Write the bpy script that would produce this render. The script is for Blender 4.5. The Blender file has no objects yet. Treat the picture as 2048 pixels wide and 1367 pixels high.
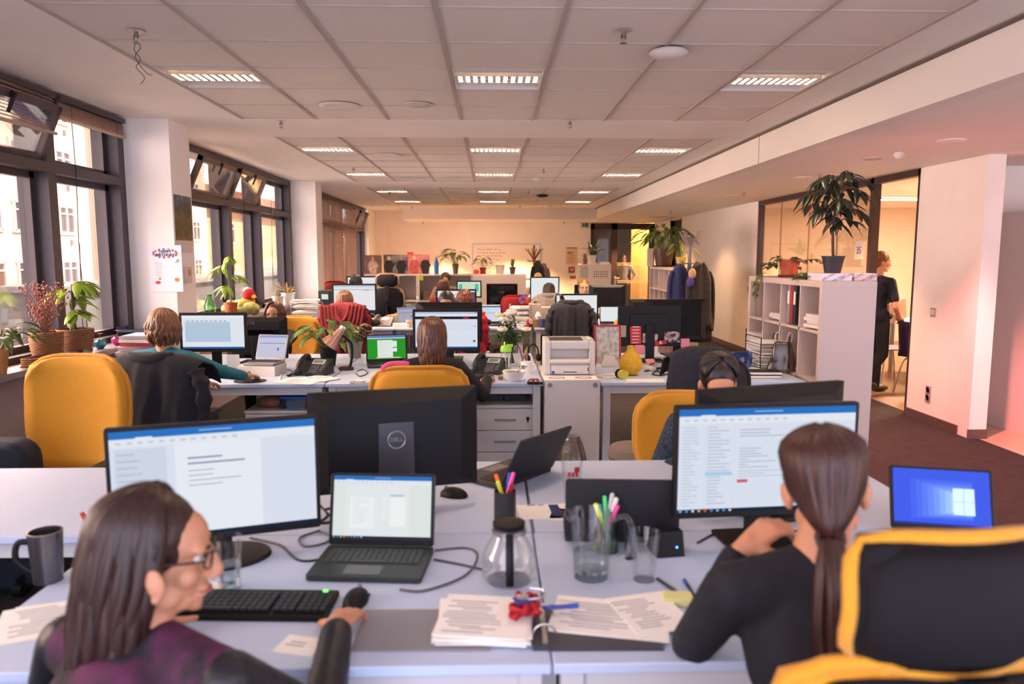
import bpy, math, random
from mathutils import Vector, Matrix, Euler
from math import sin, cos, pi, radians as R
random.seed(7)
SC = bpy.context.scene
COL = SC.collection
# ---------------------------------------------------------------- camera
F = 1480.0; CX = 1024.0; CY = 683.5
PITCH = math.atan(172.5 / F); YAW = math.atan(42 * cos(PITCH) / F)
CAM = Vector((0, 0, 1.65))
FWD = Vector((sin(YAW) * cos(PITCH), cos(YAW) * cos(PITCH), -sin(PITCH)))
RGT = Vector((cos(YAW), -sin(YAW), 0))
UPV = RGT.cross(FWD)
cd = bpy.data.cameras.new('camera'); cam = bpy.data.objects.new('camera', cd); COL.objects.link(cam)
cam.location = CAM
cam.rotation_euler = Matrix((RGT, UPV, -FWD)).transposed().to_euler()
cd.sensor_width = 36; cd.lens = F / 2048 * 36; cd.clip_start = .05; cd.clip_end = 400
cd.dof.use_dof = True; cd.dof.focus_distance = 6.2; cd.dof.aperture_fstop = 2.4
SC.camera = cam
SC.view_settings.view_transform = 'Standard'; SC.view_settings.look = 'None'
SC.view_settings.exposure = 2.12; SC.view_settings.gamma = 1
SC.cycles.use_denoising = True
SC.cycles.max_bounces = 8; SC.cycles.diffuse_bounces = 4; SC.cycles.glossy_bounces = 3
SC.cycles.transmission_bounces = 6; SC.cycles.transparent_max_bounces = 12
SC.cycles.caustics_reflective = False; SC.cycles.caustics_refractive = False
SC.cycles.sample_clamp_indirect = 6
def ray(px, py): return FWD * F + RGT * (px - CX) - UPV * (py - CY)
def at(px, py, Y):
    d = ray(px, py); return CAM + d * (Y / d.y)
def on(px, py, z):
    d = ray(px, py); return CAM + d * ((z - CAM.z) / d.z)
def onx(px, py, X):
    d = ray(px, py); return CAM + d * (X / d.x)
# ---------------------------------------------------------------- sky, sun, daylight portals
W = bpy.data.worlds.new('sky'); SC.world = W; W.use_nodes = True
nt = W.node_tree; nt.nodes.clear()
def N(t, nt, **k):
    n = nt.nodes.new(t)
    for a, b in k.items(): setattr(n, a, b)
    return n
tc = N('ShaderNodeTexCoord', nt); sx = N('ShaderNodeSeparateXYZ', nt); nt.links.new(tc.outputs['Generated'], sx.inputs[0])
def ramp_of(sock, a, b, c0, c1):
    m = N('ShaderNodeMapRange', nt, interpolation_type='SMOOTHSTEP'); m.inputs[1].default_value = a; m.inputs[2].default_value = b; nt.links.new(sock, m.inputs[0])
    r = N('ShaderNodeMix', nt, data_type='RGBA'); r.inputs[6].default_value = (*c0, 1); r.inputs[7].default_value = (*c1, 1); nt.links.new(m.outputs[0], r.inputs[0]); return r.outputs[2]
east = ramp_of(sx.outputs['Y'], -.7, 0, (.66, .68, .90), (.62, .60, .62))      # soft cool sky behind, dim sky over the far side
glow = ramp_of(sx.outputs['X'], -.15, -.6, (0, 0, 0), (7.0, 4.9, 4.0))           # bright western sky beyond the houses
mask = ramp_of(sx.outputs['Y'], -.75, -.2, (.12, .12, .13), (1, 1, 1)); mm = N('ShaderNodeVectorMath', nt, operation='MULTIPLY'); nt.links.new(glow, mm.inputs[0]); nt.links.new(mask, mm.inputs[1])
sm = N('ShaderNodeVectorMath', nt, operation='ADD'); nt.links.new(east, sm.inputs[0]); nt.links.new(mm.outputs[0], sm.inputs[1])
bg = N('ShaderNodeBackground', nt); bg.inputs[1].default_value = 1.0
nt.links.new(sm.outputs[0], bg.inputs[0])
wo = N('ShaderNodeOutputWorld', nt); nt.links.new(bg.outputs[0], wo.inputs[0])
def light(name, kind, loc, rot, energy, color=(1, 1, 1), **k):
    l = bpy.data.lights.new(name, kind); l.energy = energy; l.color = color
    for a, b in k.items():
        if a == 'portal': l.cycles.is_portal = b
        else: setattr(l, a, b)
    o = bpy.data.objects.new(name, l); COL.objects.link(o); o.location = loc; o.rotation_euler = rot
    return o
sd = Vector((-.70, -.08, -.62)).normalized()
light('sun', 'SUN', (30, 10, 30), sd.to_track_quat('-Z', 'Y').to_euler(), 3.9, (1, .80, .68), angle=R(1.5))
for y0, y1 in ((1.15, 6.5), (6.95, 11.8), (12.2, 18.5)):
    light('daylight_portal', 'AREA', (-3.3, (y0 + y1) / 2, 1.87), (0, R(-90), 0), 1, shape='RECTANGLE', size=1.86, size_y=y1 - y0, portal=True)
light('daylight_portal', 'AREA', (.6, -1.52, 1.4), (R(90), 0, 0), 1, shape='RECTANGLE', size=7.6, size_y=2.8, portal=True)
# ---------------------------------------------------------------- materials
def lin(c):
    if isinstance(c, str):
        c = [int(c[i:i + 2], 16) / 255 for i in (0, 2, 4)]
        c = [x / 12.92 if x <= .04045 else ((x + .055) / 1.055) ** 2.4 for x in c]
    return (c[0], c[1], c[2], 1)
_mats = {}
def mat(col, rough=.5, metal=0, var=0, scale=30, bump=0, bscale=None, spec=.5, stretch=None, sheen=0, key=None, detail=3):
    k = (str(col), rough, metal, var, scale, bump, bscale, spec, str(stretch), sheen)
    if k in _mats: return _mats[k]
    m = bpy.data.materials.new(key or 'surface'); m.use_nodes = True; t = m.node_tree
    b = t.nodes['Principled BSDF']; c = lin(col)
    b.inputs['Base Color'].default_value = c; b.inputs['Roughness'].default_value = rough; b.inputs['Metallic'].default_value = metal
    b.inputs['Specular IOR Level'].default_value = spec
    if sheen: b.inputs['Sheen Weight'].default_value = sheen
    if var or bump:
        g = N('ShaderNodeTexCoord', t); mp = N('ShaderNodeMapping', t); t.links.new(g.outputs['Object'], mp.inputs[0])
        if stretch: mp.inputs['Scale'].default_value = stretch
        if var:
            n = N('ShaderNodeTexNoise', t); n.inputs['Scale'].default_value = scale; n.inputs['Detail'].default_value = detail
            t.links.new(mp.outputs[0], n.inputs['Vector'])
            r = N('ShaderNodeValToRGB', t); r.color_ramp.elements[0].position = .3; r.color_ramp.elements[1].position = .7
            r.color_ramp.elements[0].color = tuple(max(0, x * (1 - var)) for x in c[:3]) + (1,)
            r.color_ramp.elements[1].color = tuple(min(1, x * (1 + var)) for x in c[:3]) + (1,)
            t.links.new(n.outputs[0], r.inputs[0]); t.links.new(r.outputs[0], b.inputs['Base Color'])
        if bump:
            n2 = N('ShaderNodeTexNoise', t); n2.inputs['Scale'].default_value = bscale or scale; n2.inputs['Detail'].default_value = 4
            t.links.new(mp.outputs[0], n2.inputs['Vector'])
            bp = N('ShaderNodeBump', t); bp.inputs['Strength'].default_value = bump; bp.inputs['Distance'].default_value = .01
            t.links.new(n2.outputs[0], bp.inputs['Height']); t.links.new(bp.outputs[0], b.inputs['Normal'])
    _mats[k] = m; return m
def two(col1, col2, scale, pos=.5, rough=.8, stretch=None, soft=.05, key=None):
    m = bpy.data.materials.new(key or 'surface'); m.use_nodes = True; t = m.node_tree; b = t.nodes['Principled BSDF']
    g = N('ShaderNodeTexCoord', t); mp = N('ShaderNodeMapping', t); t.links.new(g.outputs['Object'], mp.inputs[0])
    if stretch: mp.inputs['Scale'].default_value = stretch
    n = N('ShaderNodeTexNoise', t); n.inputs['Scale'].default_value = scale; n.inputs['Detail'].default_value = 4
    t.links.new(mp.outputs[0], n.inputs['Vector'])
    r = N('ShaderNodeValToRGB', t); r.color_ramp.elements[0].position = pos - soft; r.color_ramp.elements[1].position = pos + soft
    r.color_ramp.elements[0].color = lin(col1); r.color_ramp.elements[1].color = lin(col2)
    t.links.new(n.outputs[0], r.inputs[0]); t.links.new(r.outputs[0], b.inputs['Base Color']); b.inputs['Roughness'].default_value = rough
    return m
def emit(col, s=1.0):
    k = ('emit', str(col), s)
    if k in _mats: return _mats[k]
    m = bpy.data.materials.new('glow'); m.use_nodes = True; t = m.node_tree; t.nodes.clear()
    e = N('ShaderNodeEmission', t); e.inputs[0].default_value = lin(col); e.inputs[1].default_value = s
    o = N('ShaderNodeOutputMaterial', t); t.links.new(e.outputs[0], o.inputs[0]); _mats[k] = m; return m
def glassy(tint=(1, 1, 1), refl=.08, rough=.02, key='pane', edge=.55):
    k = ('gl', tint, refl, rough, edge)
    if k in _mats: return _mats[k]
    m = bpy.data.materials.new(key); m.use_nodes = True; t = m.node_tree; t.nodes.clear()
    a = N('ShaderNodeBsdfTransparent', t); a.inputs[0].default_value = (*tint, 1)
    g = N('ShaderNodeBsdfGlossy', t); g.inputs['Roughness'].default_value = rough
    lw = N('ShaderNodeLayerWeight', t); lw.inputs[0].default_value = .35
    ma = N('ShaderNodeMath', t, operation='MULTIPLY_ADD'); ma.inputs[1].default_value = edge; ma.inputs[2].default_value = refl
    t.links.new(lw.outputs['Fresnel'], ma.inputs[0])
    x = N('ShaderNodeMixShader', t); t.links.new(ma.outputs[0], x.inputs[0]); t.links.new(a.outputs[0], x.inputs[1]); t.links.new(g.outputs[0], x.inputs[2])
    o = N('ShaderNodeOutputMaterial', t); t.links.new(x.outputs[0], o.inputs[0]); _mats[k] = m; return m
PANE = glassy((.97, .98, .97), .03)
TUMBLER = glassy((.985, .99, .99), .03, .03, 'drinking_glass', .20)
WALL = mat('efe8e1', .85, var=.02, scale=4)
CEIL = mat('efe6de', .9, var=.02, scale=3)
FRAME = mat('4a4244', .45, metal=.3)
BLACK = mat('0b0b0e', .55, spec=.3); DARK = mat('17171b', .55, var=.15, scale=60); GLOSS = mat('08080a', .12)
WHITE = mat('ece9e4', .45); DESKW = mat('bccbe6', .5, var=.02, scale=8, spec=.3); GREYM = mat('9a9a9c', .35, metal=.8)  # DESKW: blue of the cool window daylight put into the desk colour
SILVER = mat('b9b9bb', .3, metal=.9); PAPER = mat('f0eeea', .8, var=.03, scale=20); GREYP = mat('7d7d80', .5)
YEL = mat('cb8d18', .85, var=.12, scale=220, bump=.25, bscale=400, sheen=.2)
MESHK = mat('100f15', .8, var=.2, scale=300, spec=.25)
LEAF = mat('3f6a24', .45, var=.35, scale=9); LEAFD = mat('24401c', .4, var=.35, scale=9); LEAFY = mat('8aa62e', .5, var=.3, scale=9)
SOIL = mat('2d2019', .95, var=.4, scale=60, bump=.5); TERRA = mat('a9573a', .8, var=.15, scale=20); WOOD = mat('8a5a34', .5, var=.25, scale=12, stretch=(1, 1, .15))
SKIN = mat('c68c6b', .55, var=.05, scale=15); SKINL = mat('e2b394', .5, var=.05, scale=15)
# ---------------------------------------------------------------- mesh builder
def frame_of(d):
    d = Vector(d).normalized(); a = Vector((0, 0, 1)) if abs(d.z) < .95 else Vector((1, 0, 0))
    u = a.cross(d).normalized(); return u, d.cross(u)
class MB:
    def __init__(s): s.V = []; s.F = []; s.M = []
    def add(s, vs, fs, m=0, T=None):
        o = len(s.V)
        s.V += [tuple(T @ Vector(v)) for v in vs] if T is not None else [tuple(v) for v in vs]
        s.F += [tuple(i + o for i in f) for f in fs]; s.M += [m] * len(fs); return s
    def box(s, c, d, rot=None, m=0):
        x, y, z = d[0] / 2, d[1] / 2, d[2] / 2
        vs = [(-x, -y, -z), (x, -y, -z), (x, y, -z), (-x, y, -z), (-x, -y, z), (x, -y, z), (x, y, z), (-x, y, z)]
        T = Matrix.Translation(c)
        if rot is not None: T = T @ Euler(rot).to_matrix().to_4x4()
        return s.add(vs, [(0, 3, 2, 1), (4, 5, 6, 7), (0, 1, 5, 4), (1, 2, 6, 5), (2, 3, 7, 6), (3, 0, 4, 7)], m, T)
    def bb(s, x0, x1, y0, y1, z0, z1, m=0): return s.box(((x0 + x1) / 2, (y0 + y1) / 2, (z0 + z1) / 2), (abs(x1 - x0), abs(y1 - y0), abs(z1 - z0)), None, m)
    def tube(s, pts, r, n=8, m=0, flat=1.0, cap=True):
        P = [Vector(p) for p in pts]; k = len(P)
        rs = r if isinstance(r, (list, tuple)) else [r] * k
        vs = []; u = None
        for i in range(k):
            d = (P[min(i + 1, k - 1)] - P[max(i - 1, 0)])
            if d.length < 1e-9: d = Vector((0, 0, 1))
            d.normalize()
            if u is None: u, v = frame_of(d)
            else:
                u = (u - d * u.dot(d))
                u = u.normalized() if u.length > 1e-6 else frame_of(d)[0]
                v = d.cross(u)
            for j in range(n):
                a = 2 * pi * j / n; vs.append(P[i] + u * cos(a) * rs[i] + v * sin(a) * rs[i] * flat)
        fs = [(i * n + j, i * n + (j + 1) % n, (i + 1) * n + (j + 1) % n, (i + 1) * n + j) for i in range(k - 1) for j in range(n)]
        if cap: fs += [tuple(range(n - 1, -1, -1)), tuple(range((k - 1) * n, k * n))]
        return s.add(vs, fs, m)
    def cyl(s, p0, p1, r0, r1=None, n=16, m=0): return s.tube([p0, p1], [r0, r0 if r1 is None else r1], n, m)
    def lathe(s, prof, c=(0, 0, 0), n=24, m=0, T=None, flat=1):
        vs = []; fs = []; k = len(prof)
        for r, z in prof:
            for j in range(n):
                a = 2 * pi * j / n; vs.append((c[0] + r * cos(a), c[1] + r * sin(a) * flat, c[2] + z))
        for i in range(k - 1):
            for j in range(n):
                fs.append((i * n + j, i * n + (j + 1) % n, (i + 1) * n + (j + 1) % n, (i + 1) * n + j))
        fs.append(tuple(range(n - 1, -1, -1))); fs.append(tuple(range((k - 1) * n, k * n)))
        return s.add(vs, fs, m, T)
    def ell(s, c, r, rot=None, n=14, m=0):
        if not isinstance(r, (tuple, list)): r = (r, r, r)
        h = max(5, n // 2 + 1); vs = [(0, 0, -r[2])]; fs = []
        for i in range(1, h):
            t = -pi / 2 + pi * i / h
            for j in range(n): vs.append((r[0] * cos(t) * cos(2 * pi * j / n), r[1] * cos(t) * sin(2 * pi * j / n), r[2] * sin(t)))
        vs.append((0, 0, r[2])); L = len(vs) - 1
        for j in range(n):
            fs.append((0, 1 + (j + 1) % n, 1 + j)); fs.append((L, L - n + j, L - n + (j + 1) % n))
        for i in range(h - 2):
            for j in range(n): fs.append((1 + i * n + j, 1 + i * n + (j + 1) % n, 1 + (i + 1) * n + (j + 1) % n, 1 + (i + 1) * n + j))
        T = Matrix.Translation(c)
        if rot is not None: T = T @ (rot.to_4x4() if isinstance(rot, Matrix) else Euler(rot).to_matrix().to_4x4())
        return s.add(vs, fs, m, T)
    def cap(s, p0, p1, r0, r1, n=12, m=0):          # closed tapered capsule
        p0 = Vector(p0); p1 = Vector(p1); d = (p1 - p0); L = d.length; d = d.normalized() if L > 1e-6 else Vector((0, 0, 1))
        pts = []; rs = []
        for a in (-85, -55, -25): pts.append(p0 + d * r0 * sin(R(a))); rs.append(r0 * cos(R(a)))
        pts.append(p0); rs.append(r0); pts.append(p1); rs.append(r1)
        for a in (25, 55, 85): pts.append(p1 + d * r1 * sin(R(a))); rs.append(r1 * cos(R(a)))
        return s.tube(pts, rs, n, m)
    def sheet(s, rows, th=.002, m=0):                # closed thin sheet from a grid of points
        h = len(rows); w = len(rows[0]); P = [[Vector(p) for p in r] for r in rows]; top = []; bot = []
        for i in range(h):
            for j in range(w):
                a = P[min(i + 1, h - 1)][j] - P[max(i - 1, 0)][j]; b = P[i][min(j + 1, w - 1)] - P[i][max(j - 1, 0)]
                nn = b.cross(a); nn = nn.normalized() if nn.length > 1e-9 else Vector((0, 0, 1))
                top.append(P[i][j] + nn * th / 2); bot.append(P[i][j] - nn * th / 2)
        K = h * w; fs = []
        for i in range(h - 1):
            for j in range(w - 1):
                a, b, c, d = i * w + j, i * w + j + 1, (i + 1) * w + j + 1, (i + 1) * w + j
                fs.append((a, b, c, d)); fs.append((d + K, c + K, b + K, a + K))
        for j in range(w - 1):
            fs.append((j + 1, j, j + K, j + 1 + K)); a = (h - 1) * w + j; fs.append((a, a + 1, a + 1 + K, a + K))
        for i in range(h - 1):
            a = i * w; fs.append((a, a + w, a + w + K, a + K)); a = i * w + w - 1; fs.append((a + w, a, a + K, a + w + K))
        return s.add(top + bot, fs, m)
    def prism(s, poly, h, T=None, m=0):              # polygon in local xy, extruded h along z
        n = len(poly); vs = [(x, y, 0) for x, y in poly] + [(x, y, h) for x, y in poly]
        fs = [tuple(range(n - 1, -1, -1)), tuple(range(n, 2 * n))] + [(i, (i + 1) % n, n + (i + 1) % n, n + i) for i in range(n)]
        return s.add(vs, fs, m, T)
    def leaf(s, base, d, L, w, bend=.5, m=0, fold=.15):
        base = Vector(base); d = Vector(d).normalized(); side = d.cross(Vector((0, 0, 1)))
        side = side.normalized() if side.length > 1e-3 else Vector((1, 0, 0))
        rows = []
        for i in range(6):
            t = i / 5; ww = w * sin(pi * min(1, .06 + t * .94)) ** .8 * (1 - .25 * t)
            if i == 5: ww = w * .03
            c = base + d * L * t + Vector((0, 0, -1)) * bend * L * t * t
            rows.append([c - side * ww / 2 + Vector((0, 0, fold * ww)), c, c + side * ww / 2 + Vector((0, 0, fold * ww))])
        return s.sheet(rows, .0012, m)
def rbox2(w, h, r, k=4):
    out = []
    for cx, cy, a0 in ((w / 2 - r, h / 2 - r, 0), (-w / 2 + r, h / 2 - r, 90), (-w / 2 + r, -h / 2 + r, 180), (w / 2 - r, -h / 2 + r, 270)):
        for i in range(k + 1):
            a = R(a0 + 90 * i / k); out.append((cx + r * cos(a), cy + r * sin(a)))
    return out
def spline(pts, n=6):
    P = [Vector(p) for p in pts]; out = []
    for i in range(len(P) - 1):
        a = P[max(i - 1, 0)]; b = P[i]; c = P[i + 1]; d = P[min(i + 2, len(P) - 1)]
        for j in range(n):
            t = j / n
            out.append(.5 * ((2 * b) + (c - a) * t + (2 * a - 5 * b + 4 * c - d) * t * t + (3 * b - a - 3 * c + d) * t ** 3))
    out.append(P[-1]); return out
def obj(name, mb, m, parent=None, smooth=40, bevel=0, seg=2, sub=0):
    me = bpy.data.meshes.new(name); me.from_pydata(mb.V, [], mb.F)
    ms = m if isinstance(m, (list, tuple)) else [m]
    for x in ms: me.materials.append(x)
    if len(ms) > 1: me.polygons.foreach_set('material_index', mb.M)
    o = bpy.data.objects.new(name, me); COL.objects.link(o)
    if smooth:
        me.polygons.foreach_set('use_smooth', [True] * len(me.polygons))
        if smooth < 180: me.set_sharp_from_angle(angle=R(smooth))
    if bevel:
        b = o.modifiers.new('bevel', 'BEVEL'); b.width = bevel; b.segments = seg; b.limit_method = 'ANGLE'; b.angle_limit = R(50); b.harden_normals = False
    if sub:
        b = o.modifiers.new('subdivision', 'SUBSURF'); b.levels = sub; b.render_levels = sub
    if parent is not None: o.parent = parent
    return o
part = obj
def tag(o, label, cat, group=None):
    o['label'] = label; o['category'] = cat
    if group: o['group'] = group
    return o
def thing(name, label, cat, loc=(0, 0, 0), rz=0, group=None, rot=None):
    o = bpy.data.objects.new(name, None); COL.objects.link(o); o.empty_display_size = .05
    o.location = loc; o.rotation_euler = rot if rot is not None else (0, 0, rz); return tag(o, label, cat, group)
def solo(name, mb, m, label, cat, group=None, loc=None, rz=0, rot=None, **k):
    o = obj(name, mb, m, None, **k); tag(o, label, cat, group)
    if loc is not None: o.location = loc
    if rz or rot is not None: o.rotation_euler = rot if rot is not None else (0, 0, rz)
    return o
def struct(name, mb, m, **k):
    o = obj(name, mb, m, None, **k); o['kind'] = 'structure'; return o
def dup(o, loc=None, rz=None, label=None, parent=None):
    c = o.copy(); COL.objects.link(c)
    if parent is not None: c.parent = parent
    for ch in list(o.children): dup(ch, parent=c)
    if loc is not None: c.location = loc
    if rz is not None: c.rotation_euler = (0, 0, rz)
    if label: c['label'] = label
    return c
def text_mb(txt, size, T, mb=None, depth=.0006, bold=0, m=0, align='CENTER'):
    cu = bpy.data.curves.new('lettering', 'FONT'); cu.body = txt; cu.size = size; cu.align_x = align; cu.align_y = 'CENTER'
    cu.extrude = depth; cu.offset = bold; cu.resolution_u = 2
    o = bpy.data.objects.new('lettering', cu); me = bpy.data.meshes.new_from_object(o)
    mb = mb or MB(); mb.add([v.co for v in me.vertices], [tuple(p.vertices) for p in me.polygons], m, T)
    bpy.data.objects.remove(o); bpy.data.curves.remove(cu); bpy.data.meshes.remove(me); return mb
def TR(loc, rot=(0, 0, 0), sc=1): return Matrix.Translation(loc) @ Euler(rot).to_matrix().to_4x4() @ Matrix.Scale(sc, 4)
FACE_Y = (R(90), 0, 0)            # a flat xy drawing stood up, facing -Y
# ================================================================ the room
CZ = 2.80; SZ = 2.525; WX = 4.33; BX = 2.56; LX = -3.115; BY = 19.7
CARPET = two('181413', '251f1d', 16, .5, .95, (1, .5, 1), .12, 'carpet')
struct('floor', MB().bb(-3.3, 4.42, -1.5, 20.0, -.12, 0), CARPET, smooth=0)
b = MB(); b.prism([(4.42, -1.5), (7.6, -1.5), (7.6, 7.35), (4.42, 7.35)], .12, TR((0, 0, -.12)))
struct('floor', b, mat('b9a08c', .35, var=.12, scale=3), smooth=0)
struct('floor', MB().bb(4.42, 9.2, 7.35, 14.2, -.12, .0), mat('8d6a4c', .4, var=.2, scale=6, stretch=(1, .1, 1)), smooth=0)
struct('floor', MB().bb(-3.3, 9.2, 20.0, 24, -.12, 0), mat('7a6350', .5, var=.1), smooth=0)
# plaster ceiling: frame around the tile fields (left, between, right), fields sit in it
def zbox(x0, x1, y0, y1, z0, z1): return MB().bb(x0, x1, y0, y1, z0, z1)
FX0, FX1 = -2.10, 2.20; TW = (FX1 - FX0) / 7
FIELDS = ((2.16 - .62 * 6, 6.50, 14), (7.46, 11.80, 7), (12.82, 17.16, 7))
b = MB()
b.bb(-3.6, FX0, -1.5, BY + .1, CZ, CZ + .12); b.bb(FX1, BX + .1, -1.5, 18.3, CZ, CZ + .12)
ys = [-1.5] + [v for f in FIELDS for v in (f[0], f[1])] + [18.3]
for i in range(0, len(ys), 2):
    if ys[i + 1] > ys[i]: b.bb(FX0, FX1, ys[i], ys[i + 1], CZ, CZ + .12)
struct('ceiling', b, CEIL, smooth=0)
TILE = mat('ddd2c8', .95, var=.03, scale=90, bump=.12, bscale=160)
TROF = {(0, 11): 1, (3, 11): 1, (6, 11): 1, (3, 7): 1, (6, 7): 1}
fields_troff = [[(3, 7), (6, 7), (0, 11), (3, 11), (6, 11)], [(0, 1), (3, 1), (6, 1), (0, 5), (3, 5), (6, 5)], [(0, 1), (3, 1), (6, 1), (0, 5), (3, 5), (6, 5)]]
b = MB(); tb = MB(); rows_lab = ['first', 'middle', 'far']
for fi, (y0, y1, n) in enumerate(FIELDS):
    dy = (y1 - y0) / n; fx = fields_troff[fi]
    for i in range(7):
        for j in range(n):
            if (i, j) in fx: continue
            x = FX0 + i * TW; y = y0 + j * dy
            b.bb(x + .004, x + TW - .004, y + .0025, y + dy - .0025, CZ + .006, CZ + .02)
    for i in range(8): tb.bb(FX0 + i * TW - .012, FX0 + i * TW + .012, y0, y1, CZ - .003, CZ + .006)
    for j in range(n + 1): tb.bb(FX0, FX1, y0 + j * dy - .004, y0 + j * dy + .004, CZ + .001, CZ + .012)
    tb.bb(FX0, FX1, y0, y1, CZ + .14, CZ + .15)
struct('ceiling', b, TILE, smooth=0)
struct('trim_1', tb, mat('b4a79c', .6), smooth=0)
# recessed louvre lights
LOUV = mat('cfcac4', .25, metal=.55); TRB = mat('d8d0c8', .6)
tro = None; tl = ['nearest centre', 'nearest right']
def troffer(label, x, y, w, d):
    t = thing('ceiling_light', label, 'ceiling light', (x, y, CZ), 0, 'recessed louvre lights')
    f = MB(); h = .10
    f.bb(-w / 2, w / 2, -d / 2, d / 2, h, h + .01); f.bb(-w / 2, -w / 2 + .008, -d / 2, d / 2, 0, h); f.bb(w / 2 - .008, w / 2, -d / 2, d / 2, 0, h)
    f.bb(-w / 2, w / 2, -d / 2, -d / 2 + .008, 0, h); f.bb(-w / 2, w / 2, d / 2 - .008, d / 2, 0, h)
    obj('housing', f, TRB, t, smooth=0)
    for s in (-1, 1): obj('reflector', MB().box((0, s * d * .36, .035), (w - .02, d * .24, .006), (s * .22, 0, 0)), TRB, t, smooth=0)
    l = MB()
    for s in (-1, 0, 1): l.bb(-w / 2 + .01, w / 2 - .01, s * .085 - .004, s * .085 + .004, .005, .05)
    for k in range(12):
        x0 = -w / 2 + .02 + k * (w - .04) / 11; l.add([(x0 - .012, -.085, .006), (x0 + .012, -.085, .006), (x0 + .012, .085, .006), (x0 - .012, .085, .006), (x0, -.085, .05), (x0, .085, .05)],
              [(0, 3, 2, 1), (0, 1, 4), (2, 3, 5), (1, 2, 5, 4), (3, 0, 4, 5)])
    obj('louvre', l, LOUV, t, smooth=0)
    obj('tube_lamp', MB().cyl((-w / 2 + .02, 0, .075), (w / 2 - .02, 0, .075), .014, n=10), emit('fff1dc', .5), t)
    l = light('tube_glow', 'AREA', (0, 0, .058), (0, 0, 0), 46 if y > 7 else 14 if y > 4 else 7, (1, .68, .46), shape='RECTANGLE', size=w - .08, size_y=.07); l.parent = t
    return t
tk = {}
cols = {0: 'left', 3: 'centre', 6: 'right'}
rowname = {(0, 11): 'second row of the nearest ceiling bay', (0, 7): 'cut by the top edge of the picture', (1, 1): 'in the nearer row of the middle ceiling bay',
           (1, 5): 'in the farther row of the middle ceiling bay', (2, 1): 'in the nearer row of the far ceiling bay', (2, 5): 'last row before the bulkhead'}
for fi, (y0, y1, n) in enumerate(FIELDS):
    dy = (y1 - y0) / n
    for (i, j) in fields_troff[fi]:
        lab = 'recessed louvre ceiling light, %s column, %s' % (cols[i], rowname[(fi, j)])
        loc = (FX0 + (i + .5) * TW, y0 + (j + .5) * dy, CZ)
        e_ = 2 if loc[1] > 7 else 1 if loc[1] > 4 else 0
        tk[e_] = troffer(lab, loc[0], loc[1], TW - .03, dy - .02) if e_ not in tk else dup(tk[e_], loc, 0, lab)
# beam, lower soffit on the right, bulkhead in front of the back wall
struct('trim_2', MB().bb(BX, BX + .12, -1.5, 18.2, SZ, CZ + .12), mat('e8e0d8', .8), smooth=0)
struct('trim_3', MB().bb(BX - .02, BX, -1.5, 18.2, CZ - .022, CZ - .008), mat('6b5d55', .8), smooth=0)
struct('trim_4', MB().bb(-2.14, BX + .12, 18.2, 18.32, SZ, CZ + .12), CEIL, smooth=0)
struct('ceiling', MB().bb(BX + .12, WX + .12, -1.5, 20, SZ, SZ + .1), CEIL, smooth=0)
struct('ceiling', MB().bb(-2.14, BX + .12, 18.32, BY + .1, SZ, SZ + .1), CEIL, smooth=0)
struct('ceiling', MB().bb(WX + .12, 7.6, -1.5, 7.35, SZ, SZ + .1), CEIL, smooth=0)
struct('ceiling', MB().bb(WX + .12, 9.2, 7.35, 14.2, SZ + .02, SZ + .12), CEIL, smooth=0)
struct('ceiling', MB().bb(-3.3, 9.2, 20, 24, 2.62, 2.7), CEIL, smooth=0)
struct('ceiling', MB().bb(-3.9, 9.4, -1.6, 24.2, 2.99, 3.1), mat('777777', .9), smooth=0)   # roof slab
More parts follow.
